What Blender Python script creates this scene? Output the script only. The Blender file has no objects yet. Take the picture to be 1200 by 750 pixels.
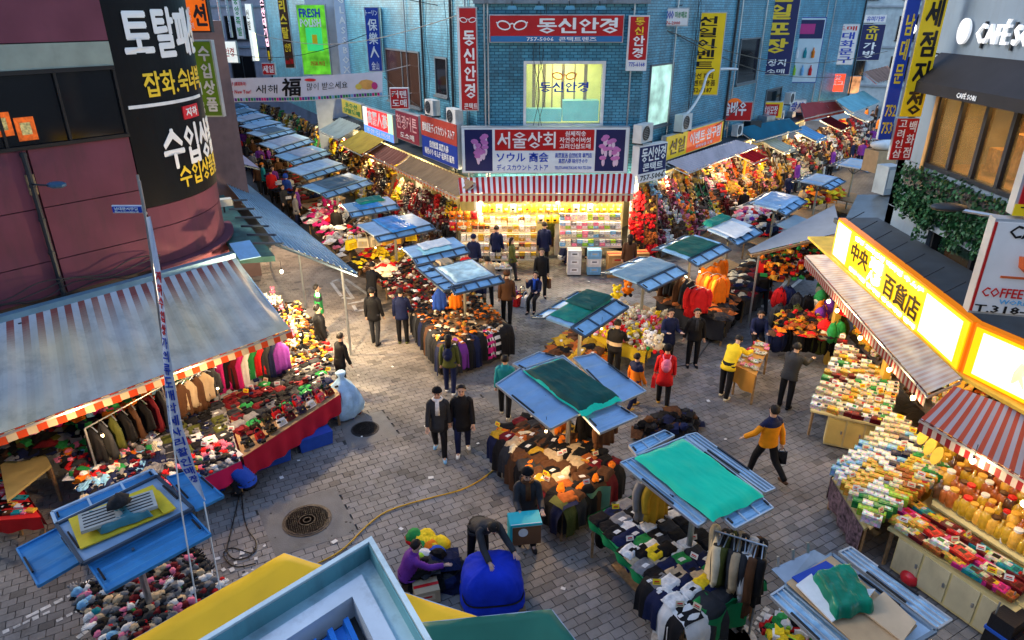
import bpy, math, random
from mathutils import Vector, Matrix, noise
R = math.radians
scene = bpy.context.scene
# ------------------------------------------------------------------ camera
FPX = 804.0; TILT = R(24.3); EYE = 8.8
cam_data = bpy.data.cameras.new('camera'); cam = bpy.data.objects.new('camera', cam_data)
scene.collection.objects.link(cam); scene.camera = cam
cam.location = (0, 0, EYE); cam.rotation_euler = (R(90) - TILT, 0, 0)
cam_data.sensor_width = 36; cam_data.lens = 36 * FPX / 1200; cam_data.clip_end = 2000; cam_data.clip_start = .05
# ------------------------------------------------------------------ sky and sun
SUN_EL = R(28); SUN_AZ = R(-75)          # azimuth from +Y, clockwise
world = bpy.data.worlds.new('World'); scene.world = world; world.use_nodes = True
wn = world.node_tree; wn.nodes.clear()
sky = wn.nodes.new('ShaderNodeTexSky'); sky.sky_type = 'NISHITA'; sky.sun_disc = False
sky.sun_elevation = SUN_EL; sky.sun_rotation = SUN_AZ; sky.air_density = 1.0; sky.dust_density = 1.0; sky.ozone_density = 2.0
bgn = wn.nodes.new('ShaderNodeBackground'); bgn.inputs[1].default_value = 0.11
won = wn.nodes.new('ShaderNodeOutputWorld')
wn.links.new(sky.outputs[0], bgn.inputs[0]); wn.links.new(bgn.outputs[0], won.inputs[0])
sund = bpy.data.lights.new('sun', 'SUN'); sund.energy = 0.8; sund.angle = R(30); sund.color = (1, .9, .78)
suno = bpy.data.objects.new('sun', sund); scene.collection.objects.link(suno)
sd = Vector((math.sin(SUN_AZ) * math.cos(SUN_EL), math.cos(SUN_AZ) * math.cos(SUN_EL), math.sin(SUN_EL)))
suno.rotation_euler = sd.to_track_quat('Z', 'Y').to_euler(); suno.location = (0, 0, 40)
scene.view_settings.view_transform = 'Standard'; scene.view_settings.look = 'None'
scene.view_settings.exposure = 2.0; scene.view_settings.gamma = 1
scene.cycles.max_bounces = 6; scene.cycles.diffuse_bounces = 3; scene.cycles.glossy_bounces = 3
scene.cycles.transmission_bounces = 4; scene.cycles.sample_clamp_indirect = 4
# ------------------------------------------------------------------ survey: photograph pixel -> place in the market
CT, ST = math.cos(TILT), math.sin(TILT)
def ray(px, py):
    x = (px - 600) / FPX; v = (py - 375) / FPX
    return Vector((x, CT - v * ST, -ST - v * CT))
def G(px, py, z=0.0):
    r = ray(px, py); t = (z - EYE) / r.z
    return Vector((r.x * t, r.y * t, z))
def V(px, py, a, b):
    r = ray(px, py); dx, dy = b[0] - a[0], b[1] - a[1]
    det = -r.x * dy + dx * r.y; t = (-a[0] * dy + dx * a[1]) / det
    return Vector((r.x * t, r.y * t, EYE + r.z * t))
def PY(px, py, Y): return V(px, py, (0, Y), (1, Y))
def az(d): return Vector((math.sin(R(d)), math.cos(R(d)), 0))
rng = random.Random(7)
U = rng.uniform
# ------------------------------------------------------------------ object helpers
COL = scene.collection
def link(name, data, parent=None, label=None, cat=None, group=None, kind=None, loc=None, rotz=None):
    o = bpy.data.objects.new(name, data); COL.objects.link(o)
    if parent is not None: o.parent = parent
    if label: o['label'] = label
    if cat: o['category'] = cat
    if group: o['group'] = group
    if kind: o['kind'] = kind
    if loc is not None: o.location = loc
    if rotz is not None: o.rotation_euler = (0, 0, rotz)
    return o
def thing(name, label, cat, loc=(0, 0, 0), rotz=0.0, group=None):
    return link(name, None, None, label, cat, group, None, loc, rotz)
def copy_tree(o, parent=None):
    c = o.copy(); COL.objects.link(c)
    if parent is not None: c.parent = parent
    for ch in o.children: copy_tree(ch, c)
    return c
# ------------------------------------------------------------------ materials
MATS = {}
def mat(name, col=(.5, .5, .5), rough=.6, metal=0., var=.12, vs=3., bump=.0, bs=40., emit=0., ecol=None, attr=False, coat=0., spec=.28, grime=0., alpha=1., trans=0., pat=None):
    if name in MATS: return MATS[name]
    m = bpy.data.materials.new(name); MATS[name] = m; m.use_nodes = True
    nt = m.node_tree; N = nt.nodes; L = nt.links; b = N['Principled BSDF']
    tc = N.new('ShaderNodeTexCoord')
    if attr:
        a = N.new('ShaderNodeAttribute'); a.attribute_name = 'Col'; src = a.outputs['Color']
    else:
        a = N.new('ShaderNodeRGB'); a.outputs[0].default_value = (*col, 1); src = a.outputs[0]
    if pat: src = pat(nt, tc, src, b)
    if var:
        n = N.new('ShaderNodeTexNoise'); n.inputs['Scale'].default_value = vs; n.inputs['Detail'].default_value = 5
        L.new(tc.outputs['Object'], n.inputs['Vector'])
        mr = N.new('ShaderNodeMapRange'); mr.inputs[1].default_value = .3; mr.inputs[2].default_value = .7
        mr.inputs[3].default_value = 1 - var; mr.inputs[4].default_value = 1 + var; L.new(n.outputs[0], mr.inputs[0])
        mx = N.new('ShaderNodeVectorMath'); mx.operation = 'SCALE'; L.new(src, mx.inputs[0]); L.new(mr.outputs[0], mx.inputs['Scale']); src = mx.outputs[0]
    if grime:
        n = N.new('ShaderNodeTexNoise'); n.inputs['Scale'].default_value = 1.1; n.inputs['Detail'].default_value = 8; n.inputs['Roughness'].default_value = .7
        mp = N.new('ShaderNodeMapping'); mp.inputs['Scale'].default_value = (1.6, 1.6, .35)
        L.new(tc.outputs['Object'], mp.inputs[0]); L.new(mp.outputs[0], n.inputs['Vector'])
        mr = N.new('ShaderNodeMapRange'); mr.inputs[1].default_value = .5; mr.inputs[2].default_value = .68; mr.inputs[3].default_value = 0; mr.inputs[4].default_value = grime
        L.new(n.outputs[0], mr.inputs[0])
        mx = N.new('ShaderNodeMix'); mx.data_type = 'RGBA'; L.new(mr.outputs[0], mx.inputs[0]); L.new(src, mx.inputs[6]); mx.inputs[7].default_value = (.05, .045, .04, 1); src = mx.outputs[2]
    L.new(src, b.inputs['Base Color'])
    b.inputs['Roughness'].default_value = rough; b.inputs['Metallic'].default_value = metal
    b.inputs['Specular IOR Level'].default_value = spec
    if coat: b.inputs['Coat Weight'].default_value = coat; b.inputs['Coat Roughness'].default_value = .1
    if trans: b.inputs['Transmission Weight'].default_value = trans
    if alpha < 1: b.inputs['Alpha'].default_value = alpha
    if emit:
        b.inputs['Emission Strength'].default_value = emit
        if ecol: b.inputs['Emission Color'].default_value = (*ecol, 1)
        else: L.new(src, b.inputs['Emission Color'])
    if bump:
        n = N.new('ShaderNodeTexNoise'); n.inputs['Scale'].default_value = bs; n.inputs['Detail'].default_value = 4
        L.new(tc.outputs['Object'], n.inputs['Vector'])
        bp = N.new('ShaderNodeBump'); bp.inputs['Strength'].default_value = bump; bp.inputs['Distance'].default_value = .02
        L.new(n.outputs[0], bp.inputs['Height'])
        prev = b.inputs['Normal'].links
        if prev: L.new(prev[0].from_socket, bp.inputs['Normal'])
        L.new(bp.outputs[0], b.inputs['Normal'])
    return m
def print_pat(sc, amt):
    def f(nt, tc, src, b):
        N = nt.nodes; L = nt.links; v = N.new('ShaderNodeTexVoronoi'); v.inputs['Scale'].default_value = sc; L.new(tc.outputs['Object'], v.inputs['Vector'])
        t = N.new('ShaderNodeMix'); t.data_type = 'RGBA'; t.blend_type = 'MULTIPLY'; t.inputs[0].default_value = amt; L.new(src, t.inputs[6]); L.new(v.outputs['Color'], t.inputs[7]); return t.outputs[2]
    return f
def brick_pat(w, h, mortar, offset=.5, depth=.4, swap=False, axes='xz', contrast=.25, mcol=(.1, .1, .1)):
    def f(nt, tc, src, b):
        N = nt.nodes; L = nt.links
        s = N.new('ShaderNodeSeparateXYZ'); c = N.new('ShaderNodeCombineXYZ'); L.new(tc.outputs['Object'], s.inputs[0])
        L.new(s.outputs['XYZ'.index(axes[0].upper())], c.inputs[0]); L.new(s.outputs['XYZ'.index(axes[1].upper())], c.inputs[1])
        t = N.new('ShaderNodeTexBrick'); t.inputs['Scale'].default_value = 1; t.inputs['Brick Width'].default_value = w; t.inputs['Row Height'].default_value = h
        t.inputs['Mortar Size'].default_value = mortar; t.offset = offset; t.inputs['Color1'].default_value = (1, 1, 1, 1)
        t.inputs['Color2'].default_value = (1 - contrast,) * 3 + (1,); t.inputs['Mortar'].default_value = (*mcol, 1)
        L.new(c.outputs[0], t.inputs['Vector'])
        mx = N.new('ShaderNodeMix'); mx.data_type = 'RGBA'; mx.blend_type = 'MULTIPLY'; mx.inputs[0].default_value = 1
        L.new(src, mx.inputs[6]); L.new(t.outputs['Color'], mx.inputs[7])
        bp = N.new('ShaderNodeBump'); bp.invert = True; bp.inputs['Strength'].default_value = depth; bp.inputs['Distance'].default_value = .01
        L.new(t.outputs['Fac'], bp.inputs['Height']); L.new(bp.outputs[0], b.inputs['Normal'])
        return mx.outputs[2]
    return f
M_cloth = mat('cloth_goods', rough=.85, var=.22, vs=16, bump=.5, bs=30, attr=True, spec=.2)
M_pack = mat('packaging', rough=.4, var=.2, vs=22, attr=True, pat=print_pat(38, .6))
M_plain = mat('painted_goods', rough=.5, var=.1, vs=8, attr=True)
M_gloss = mat('glossy_goods', rough=.15, var=.1, vs=8, attr=True, coat=.4)
M_wear = mat('garment_fabric', rough=.75, var=.12, vs=6, bump=.55, bs=14, attr=True, spec=.25)
M_skin = mat('skin', (.62, .38, .27), rough=.55, var=.06, vs=12)
M_hair = mat('hair', (.010, .007, .006), rough=.6, var=.2, vs=40, bump=.4, bs=90)
M_steel = mat('galvanised_steel', (.42, .45, .48), rough=.35, metal=.8, var=.15, grime=.3)
M_dark = mat('dark_metal', (.04, .045, .05), rough=.45, metal=.4)
M_blue = mat('blue_grey_sheet', (.27, .50, .72), rough=.36, metal=.1, var=.16, vs=2.2, grime=.35)
M_blue2 = mat('strong_blue_sheet', (.05, .26, .56), rough=.38, metal=.15, var=.15, vs=2.2, grime=.25)
M_pale = mat('pale_sheet', (.5, .66, .8), rough=.35, metal=.15, var=.12, vs=2, grime=.3)
M_frame = mat('canopy_frame_paint', (.07, .10, .14), rough=.4, metal=.5, var=.1)
M_frame2 = mat('bare_aluminium', (.55, .58, .6), rough=.35, metal=.7, var=.1)
M_black = mat('black_paint', (.015, .015, .017), rough=.35)
M_white = mat('white_paint', (.72, .72, .70), rough=.5, grime=.15)
M_wood = mat('worn_wood', (.32, .2, .1), rough=.7, var=.3, vs=14)
M_card = mat('cardboard', (.46, .31, .17), rough=.85, var=.1, vs=6)
M_teal = mat('green_tarpaulin', (.003, .2, .14), rough=.6, var=.2, vs=3, bump=.5, bs=6)
M_teald = mat('dark_green_tarpaulin', (.002, .07, .055), rough=.65, var=.25, vs=3, bump=.6, bs=6)
M_mint = mat('bright_green_tarpaulin', (.0, .62, .36), rough=.55, var=.08, vs=2, bump=.35, bs=5)
# ------------------------------------------------------------------ mesh builder
class MB:
    def __init__(s): s.v = []; s.f = []; s.c = []; s.m = []; s.col = (1, 1, 1); s.mi = 0
    def add(s, vs, fs, col=None):
        n = len(s.v); s.v += [tuple(p) for p in vs]
        for f in fs: s.f.append(tuple(i + n for i in f)); s.c.append(col or s.col); s.m.append(s.mi)
        return s
    def box(s, c, size, rz=0., col=None, rx=0., ry=0., taper=1.):
        x, y, z = (q / 2 for q in size); M = Matrix.Translation(c) @ Matrix.Rotation(rz, 4, 'Z') @ Matrix.Rotation(rx, 4, 'X') @ Matrix.Rotation(ry, 4, 'Y')
        p = [M @ Vector(q) for q in ((-x, -y, -z), (x, -y, -z), (x, y, -z), (-x, y, -z), (-x * taper, -y * taper, z), (x * taper, -y * taper, z), (x * taper, y * taper, z), (-x * taper, y * taper, z))]
        return s.add(p, [(3, 2, 1, 0), (4, 5, 6, 7), (0, 1, 5, 4), (1, 2, 6, 5), (2, 3, 7, 6), (3, 0, 4, 7)], col)
    def prism(s, quad, th, col=None):          # quad (ccw from above), thickness downwards along its normal
        q = [Vector(p) for p in quad]; n = (q[1] - q[0]).cross(q[-1] - q[0]).normalized()
        if n.z < 0: q.reverse(); n = -n
        k = len(q); p = q + [a - n * th for a in q]
        return s.add(p, [tuple(range(k)), tuple(range(2 * k - 1, k - 1, -1))] + [(i, i + k, (i + 1) % k + k, (i + 1) % k) for i in range(k)], col)
    def slab(s, a, b, z0, z1, th, col=None):  # vertical wall between plan points a,b with thickness th to the left
        a = Vector((a[0], a[1], 0)); b = Vector((b[0], b[1], 0)); d = (b - a).normalized(); n = Vector((-d.y, d.x, 0)) * th
        p = [a, b, b + n, a + n]; p = [Vector((q.x, q.y, z0)) for q in p] + [Vector((q.x, q.y, z1)) for q in p]
        fs = [(3, 2, 1, 0), (4, 5, 6, 7), (0, 1, 5, 4), (1, 2, 6, 5), (2, 3, 7, 6), (3, 0, 4, 7)]
        if th < 0: fs = [tuple(reversed(f)) for f in fs]
        return s.add(p, fs, col)
    def bar(s, a, b, w, h=None, col=None, up=(0, 0, 1)):
        a = Vector(a); b = Vector(b); h = h or w; d = (b - a).normalized(); u = Vector(up)
        if abs(d.dot(u)) > .98: u = Vector((0, 1, 0))
        x = d.cross(u).normalized() * w / 2; y = x.cross(d).normalized() * h / 2
        p = [a - x - y, a + x - y, a + x + y, a - x + y, b - x - y, b + x - y, b + x + y, b - x + y]
        return s.add(p, [(0, 1, 2, 3), (7, 6, 5, 4), (1, 0, 4, 5), (2, 1, 5, 6), (3, 2, 6, 7), (0, 3, 7, 4)], col)
    def tube(s, path, r, n=8, col=None, cap=True, sq=(1, 1), ref=None):
        path = [Vector(p) for p in path]; k = len(path); rr = r if isinstance(r, (list, tuple)) else [r] * k
        vs = []; fs = []; px = Vector(ref) if ref else None
        for i, p in enumerate(path):
            d = (path[min(i + 1, k - 1)] - path[max(i - 1, 0)]).normalized()
            if px is None: px = d.orthogonal()
            x = (px - d * px.dot(d)); x = x.normalized() if x.length > 1e-5 else d.orthogonal().normalized(); y = d.cross(x); px = x
            for j in range(n):
                t = 2 * math.pi * j / n; vs.append(p + x * math.cos(t) * rr[i] * sq[0] + y * math.sin(t) * rr[i] * sq[1])
        for i in range(k - 1):
            for j in range(n): fs.append((i * n + j, i * n + (j + 1) % n, (i + 1) * n + (j + 1) % n, (i + 1) * n + j))
        if cap: fs.append(tuple(range(n - 1, -1, -1))); fs.append(tuple(range((k - 1) * n, k * n)))
        return s.add(vs, fs, col)
    def rings(s, rings, col=None, cap=True):
        n = len(rings[0]); k = len(rings); vs = [p for r in rings for p in r]
        fs = [(i * n + j, i * n + (j + 1) % n, (i + 1) * n + (j + 1) % n, (i + 1) * n + j) for i in range(k - 1) for j in range(n)]
        if cap: fs.append(tuple(range(n - 1, -1, -1))); fs.append(tuple(range((k - 1) * n, k * n)))
        return s.add(vs, fs, col)
    def lathe(s, prof, n=14, c=(0, 0, 0), col=None):
        c = Vector(c)
        return s.rings([[c + Vector((math.cos(2 * math.pi * j / n) * r, math.sin(2 * math.pi * j / n) * r, z)) for j in range(n)] for r, z in prof], col)
    def grid(s, fn, nu, nv, colfn=None, col=None):
        vs = [fn(i / nu, j / nv) for j in range(nv + 1) for i in range(nu + 1)]; n0 = len(s.v); s.v += [tuple(p) for p in vs]
        for j in range(nv):
            for i in range(nu):
                a = n0 + j * (nu + 1) + i; s.f.append((a, a + 1, a + nu + 2, a + nu + 1))
                s.c.append(colfn((i + .5) / nu, (j + .5) / nv) if colfn else (col or s.col)); s.m.append(s.mi)
        return s
    def blob(s, c, r, n=8, k=5, col=None, wob=.0, seed=0):
        c = Vector(c); r = Vector(r) if hasattr(r, '__len__') else Vector((r, r, r)); rings = []
        for i in range(k + 1):
            th = math.pi * (i + .02) / (k + .04); ring = []
            for j in range(n):
                ph = 2 * math.pi * j / n; d = Vector((math.sin(th) * math.cos(ph), math.sin(th) * math.sin(ph), -math.cos(th)))
                w = 1 + wob * noise.noise(d * 1.7 + Vector((seed * 3.1, seed, 0))) * 2
                ring.append(c + Vector((d.x * r.x, d.y * r.y, d.z * r.z)) * w)
            rings.append(ring)
        return s.rings(rings, col)
    def mesh(s, name, mats, smooth=False):
        m = bpy.data.meshes.new(name); m.from_pydata(s.v, [], s.f)
        for q in (mats if isinstance(mats, (list, tuple)) else [mats]): m.materials.append(q)
        if isinstance(mats, (list, tuple)) and len(mats) > 1: m.polygons.foreach_set('material_index', s.m)
        if any(c != (1, 1, 1) for c in s.c):
            at = m.color_attributes.new('Col', 'FLOAT_COLOR', 'CORNER'); buf = []
            for f, c in zip(s.f, s.c): buf += [c[0], c[1], c[2], 1.0] * len(f)
            at.data.foreach_set('color', buf)
        if smooth: m.polygons.foreach_set('use_smooth', [True] * len(s.f))
        m.update(); return m
    def obj(s, name, mats, parent=None, smooth=False, **k): return link(name, s.mesh(name, mats, smooth), parent, **k)
def smooth_path(pts, k=6):
    pts = [Vector(p) for p in pts]; out = []
    for i in range(len(pts) - 1):
        p0 = pts[max(i - 1, 0)]; p1 = pts[i]; p2 = pts[i + 1]; p3 = pts[min(i + 2, len(pts) - 1)]
        for j in range(k):
            t = j / k; out.append(.5 * ((2 * p1) + (p2 - p0) * t + (2 * p0 - 5 * p1 + 4 * p2 - p3) * t * t + (3 * p1 - p0 - 3 * p2 + p3) * t ** 3))
    out.append(pts[-1]); return out
def bil(q, u, v): return (q[0] * (1 - u) + q[1] * u) * (1 - v) + (q[3] * (1 - u) + q[2] * u) * v
# ------------------------------------------------------------------ writing: meshes made from the built-in font
TEXTS = []
def text(s, parent, mtx, w, h, m, ext=.006, bold=.012, warp=None, name='lettering'):
    TEXTS.append((s, parent, mtx, w, h, m, ext, bold, warp, name))
def flush_texts():
    items = []
    for t in TEXTS:
        cu = bpy.data.curves.new('lettering_curve', 'FONT'); cu.body = t[0]; cu.resolution_u = 1; cu.align_x = 'CENTER'; cu.space_line = 1.08
        cu.offset = min(t[7], .008); cu.fill_mode = 'BOTH'; cu.extrude = .002
        o = bpy.data.objects.new('lettering_curve', cu); COL.objects.link(o); items.append((o, t))
    dg = bpy.context.evaluated_depsgraph_get()
    for o, (s, parent, mtx, w, h, m, ext, bold, warp, name) in items:
        me = bpy.data.meshes.new_from_object(o.evaluated_get(dg)); me.name = name
        if not me.vertices: continue
        xs = [v.co.x for v in me.vertices]; ys = [v.co.y for v in me.vertices]; x0, x1, y0, y1 = min(xs), max(xs), min(ys), max(ys)
        sx = w / max(x1 - x0, 1e-4); sy = h / max(y1 - y0, 1e-4)
        for v in me.vertices:
            p = Vector(((v.co.x - (x0 + x1) / 2) * sx, 0, (v.co.y - (y0 + y1) / 2) * sy)); d = -ext if v.co.z > 0 else 0
            v.co = warp(p.x, p.z, -d) if warp else mtx @ Vector((p.x, d, p.z))
        k = max(0, bold - .008) * .8
        if k > 0:           # heavier strokes: the same glyphs laid again a hair to each side
            n0 = len(me.vertices); co = [tuple(v.co) for v in me.vertices]; fs = [tuple(p.vertices) for p in me.polygons]; vs = []; ff = []
            ex = (warp(.1, 0, ext) - warp(0, 0, ext)).normalized() if warp else (mtx.to_3x3() @ Vector((1, 0, 0))); ez = (warp(0, .1, ext) - warp(0, 0, ext)).normalized() if warp else Vector((0, 0, 1)); en = ez.cross(ex)
            for q, (a, b) in enumerate(((0, 0), (k, 0), (-k, 0), (0, k * .7), (0, -k * .7))):
                d = ex * a * sx + ez * b * sy - en * (.0011 * q) * (-1 if True else 1); vs += [(x + d.x, y + d.y, z + d.z) for x, y, z in co]; ff += [tuple(i + q * n0 for i in f) for f in fs]
            me = bpy.data.meshes.new(name); me.from_pydata(vs, [], ff)
        me.materials.clear(); me.materials.append(m)
        link(name, me, parent)
    for o, t in items:
        cu = o.data; bpy.data.objects.remove(o); bpy.data.curves.remove(cu)
def board(name, label, cat, TL, BR, depth, face, frame, elems, facing=None, zpair=None, group=None, border=.04, vertical_lean=0):
    """a signboard: rectangle from its top left and bottom right corner, seen from the street; built in its own frame"""
    a = Vector((TL.x, TL.y, 0)); b = Vector((BR.x, BR.y, 0)); w = (b - a).length; z1 = TL.z; z0 = BR.z; h = z1 - z0; d = (b - a).normalized()
    rz = math.atan2(d.y, d.x); o = thing(name, label, cat, (a.x, a.y, z0), rz, group)
    MB().box((w / 2, depth / 2 + .01, h / 2), (w, depth, h)).obj('sign_box', frame, o)
    MB().box((w / 2, 0, h / 2), (w - 2 * border, .03, h - 2 * border)).obj('face_panel', face, o)
    for k, e in enumerate(elems):
        if e[0] == 'r':
            _, u0, v0, u1, v1, m = e
            MB().box(((u0 + u1) / 2 * w, -.012 - .002 * (k % 3), (v0 + v1) / 2 * h), ((u1 - u0) * w, .012, (v1 - v0) * h)).obj('colour_field', m, o)
        elif e[0] == 't':
            _, s, u0, v0, u1, v1, m = e[:7]
            text(s, o, Matrix.Translation(((u0 + u1) / 2 * w, -.028, (v0 + v1) / 2 * h)), (u1 - u0) * w, (v1 - v0) * h, m, bold=e[7] if len(e) > 7 else .02)
        elif e[0] == 'f':
            e[1](o, w, h)
    return o
def lamp(loc, power, col=(1, .62, .28), r=.08):
    d = bpy.data.lights.new('bulb_light', 'POINT'); d.energy = power * .72; d.color = col; d.shadow_soft_size = r
    return d
# ------------------------------------------------------------------ colours
PAL = {'black': (.006, .006, .008), 'charcoal': (.028, .03, .036), 'grey': (.2, .2, .21), 'white': (.75, .74, .72), 'cream': (.68, .6, .42), 'beige': (.5, .38, .24), 'tan': (.5, .26, .08),
 'brown': (.09, .038, .016), 'rust': (.38, .1, .02), 'orange': (.8, .19, .008), 'amber': (.72, .27, .006), 'yellow': (.85, .6, .02), 'red': (.62, .012, .015), 'dark red': (.14, .006, .012), 'pink': (.8, .2, .32),
 'magenta': (.62, .02, .2), 'purple': (.16, .03, .28), 'navy': (.006, .012, .055), 'blue': (.02, .08, .45), 'light blue': (.2, .45, .7), 'teal': (.01, .25, .28), 'green': (.02, .25, .06), 'olive': (.08, .09, .018), 'lime': (.3, .55, .04), 'gold': (.7, .38, .05), 'mustard': (.5, .3, .02)}
def pal(s): return s.split(',')
# ================================================================== SETTING
MB().box((0, 60, -.53), (500, 500, 1)).obj('ground', mat('joint_sand', (.07, .068, .066), rough=.9, var=.2, vs=1.5, bump=.3), kind='structure')
pav = link('pavement', None, kind='structure')
M_pav = mat('concrete_paver', rough=.65, var=.25, vs=.9, bump=.35, bs=60, attr=True, grime=.5)
def in_quad(p, q):
    s = 0
    for i in range(4):
        a = q[i]; b = q[(i + 1) % 4]; c = (b.x - a.x) * (p.y - a.y) - (b.y - a.y) * (p.x - a.x)
        if s == 0: s = 1 if c > 0 else -1
        elif c * s < 0: return False
    return True
slabs = [[G(*p) for p in ((306, 597), (390, 575), (414, 622), (327, 649))], [G(*p) for p in ((400, 494), (446, 483), (464, 509), (411, 526))], [G(*p) for p in ((566, 462), (604, 452), (630, 470), (590, 482))]]
e1 = Vector((math.cos(R(29)), math.sin(R(29)), 0)); e2 = Vector((-e1.y, e1.x, 0)); PW, PH = .225, .165
cand = []
rb = random.Random(3)
for j in range(-60, 260):
    for i in range(-120, 150):
        c = e1 * ((i + .5 * (j % 2)) * PW) + e2 * (j * PH)
        if c.y < 4.5 or c.y > 27: continue
        dz = c.y * CT + EYE * ST; px = 600 + FPX * c.x / dz; py = 375 + FPX * (EYE * CT - c.y * ST) / dz
        if px < -90 or px > 1290 or py > 830: continue
        if any(in_quad(c, q) for q in slabs): continue
        cand.append((c, px, py))
def paver_col(c):
    n = noise.noise(c * .35) * .7 + noise.noise(c * 1.3) * .25
    k = 1 + n * .8 + rb.uniform(-.1, .1)
    if rb.random() < .05: k *= .62
    w = .5 + .5 * noise.noise(c * .21 + Vector((9, 0, 0)))
    # paler, warmer blocks at the left lane mouth: lamp light painted into their colour
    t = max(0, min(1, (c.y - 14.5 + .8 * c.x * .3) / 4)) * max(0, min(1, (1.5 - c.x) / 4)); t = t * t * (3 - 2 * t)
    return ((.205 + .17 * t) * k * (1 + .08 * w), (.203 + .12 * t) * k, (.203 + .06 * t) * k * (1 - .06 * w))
near = sorted([q for q in cand if (540 < q[1] < 700 and q[2] > 596 and not (q[1] < 612 and q[2] > 655)) or (265 < q[1] < 545 and 500 < q[2] < 640) or (700 < q[1] < 1010 and 470 < q[2] < 640 and q[1] > 910 - (q[2] - 500) * .2)], key=lambda q: -q[2])[:300]
ns = set(id(q) for q in near)
def paver_mesh(mb, c, col, rz, dz=0., tx=0., ty=0.):
    mb.box((c.x, c.y, -.02 + dz), (PW - .009, PH - .009, .04), rz, col, rx=tx, ry=ty, taper=.985)
kinds = []
for k in range(10):
    m = MB(); paver_mesh(m, Vector((0, 0, 0)), (1, .99, 1), 0)
    cc = paver_col(Vector((k * 3.1, k * 1.7, 0))); m.c = [cc] * len(m.f); kinds.append(m.mesh('paver', M_pav))
for q in near:
    o = link('paver', kinds[rb.randrange(10)], pav); o.location = (q[0].x, q[0].y, rb.uniform(-.002, .002)); o.rotation_euler = (rb.uniform(-.006, .006), rb.uniform(-.006, .006), R(29) + rb.uniform(-.01, .01))
m = MB()
for q in cand:
    if id(q) in ns: continue
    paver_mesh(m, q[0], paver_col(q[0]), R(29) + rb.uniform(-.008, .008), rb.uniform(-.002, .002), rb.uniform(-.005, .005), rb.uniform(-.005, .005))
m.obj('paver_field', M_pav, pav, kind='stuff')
far = MB(); far.box((0, 62, -.027), (140, 70, .04)); far.obj('far_paving', mat('far_paving', (.15, .138, .125), rough=.65, var=.25, vs=.5, pat=brick_pat(.225, .165, .006, axes='xy')), kind='structure')
M_conc = mat('cast_concrete', (.165, .168, .17), rough=.7, var=.15, bump=.3, grime=.35)
for q in slabs: qc = sum(q, Vector()) / 4; MB().prism([Vector((qc.x + (p.x - qc.x) * 1.1, qc.y + (p.y - qc.y) * 1.1, .0035)) for p in q], .03).obj('concrete_slab', M_conc, pav)
M_iron = mat('cast_iron', (.06, .052, .05), rough=.5, metal=.6, var=.25, vs=20, bump=.3)
def manhole(px, py, r, label):
    c = G(px, py); o = thing('manhole_cover', label, 'manhole cover', (c.x, c.y, .004), .4)
    m = MB(); m.lathe([(r, 0), (r, .012), (r * .985, .014), (0.01, .014)], 40); m.obj('cover_plate', M_iron, o)
    m = MB(); m.lathe([(r * 1.07, -.002), (r * 1.07, .011), (r * 1.012, .011), (r * 1.012, 0)], 40); m.obj('cover_rim', M_iron, o)
    m = MB()
    for rr in (.96, .36, .18):
        m.lathe([(r * rr, .014), (r * rr, .02), (r * (rr - .04), .02), (r * (rr - .04), .014)], 36)
    for i in range(-11, 12):
        for j in range(-11, 12):
            x, y = i * r / 11.5, j * r / 11.5; d = math.hypot(x, y)
            if r * .4 < d < r * .9: m.box((x, y, .017), (r * .055, r * .03, .008), (i + j) % 2 * 1.57)
    m.obj('cast_studs', M_iron, o)
manhole(360, 610, .425, 'large round iron manhole cover in a pale concrete square near the yellow hose')
manhole(428, 503, .30, 'smaller round iron manhole cover further up the lane, in front of the walking couple')
# painted markings
M_mark = mat('road_paint', (.62, .6, .56), rough=.6, var=.2, vs=14, grime=.55)
def marks(quads, z=.0055):
    m = MB()
    for q in quads: m.prism([Vector((G(*p).x, G(*p).y, z)) for p in q], .004)
    return m
def stroke(a, b, w):
    a = G(*a); b = G(*b); d = (b - a).normalized(); n = Vector((-d.y, d.x, 0)) * w / 2; z = Vector((0, 0, .0055)); return [a - n + z, b - n + z, b + n + z, a + n + z]
m = MB()
for a, b in (((398, 327), (414, 350)), ((388, 331), (400, 347)), ((389, 330), (398, 327)), ((401, 349), (413, 350)), ((405, 327), (437, 349)), ((424, 352), (434, 348)), ((408, 356), (436, 351)), ((416, 365), (432, 362)), ((414, 358), (418, 365)), ((404, 330), (396, 329))):
    m.prism(stroke(a, b, .11), .004)
for a, b in (((905, 349), (925, 326)), ((909, 351), (942, 325)), ((893, 360), (902, 349)), ((30, 724), (110, 684)), ((66, 728), (118, 703)), ((90, 748), (126, 722)), ((2, 742), (60, 716)), ((915, 735), (932, 716)), ((880, 738), (900, 712)), ((888, 740), (918, 725))):
    
    a2 = Vector((*a, 0)); b2 = Vector((*b, 0)); nk_ = 1 if a[1] < 400 else 5
    for i in range(nk_):
        p0 = a2.lerp(b2, i / nk_ + rb.uniform(0, .04) * (nk_ > 1)); p1 = a2.lerp(b2, (i + 1) / nk_ - rb.uniform(0, .07) * (nk_ > 1)); m.prism(stroke(p0.xy, p1.xy, .12 if nk_ == 1 else rb.uniform(.04, .09)), .004)
for c, r in (((790, 752), .35), ((855, 748), .42)):
    c = G(*c); m.lathe([(r, .001), (r, .0055), (r - .1, .0055), (r - .1, .001)], 24, (c.x, c.y, 0))
m.obj('road_marking', M_mark, pav)
m = MB(); rg_ = random.Random(21)
for i in range(420):
    c = G(rg_.uniform(260, 1000), rg_.uniform(330, 750), 0); r_ = rg_.uniform(.008, .03); m.lathe([(r_, .0025), (r_ * .8, .006), (.001, .0065)], 7, (c.x, c.y, 0))
m.obj('gum_spots', mat('gum_spot', (.06, .058, .055), rough=.8), pav, kind='stuff')

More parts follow.
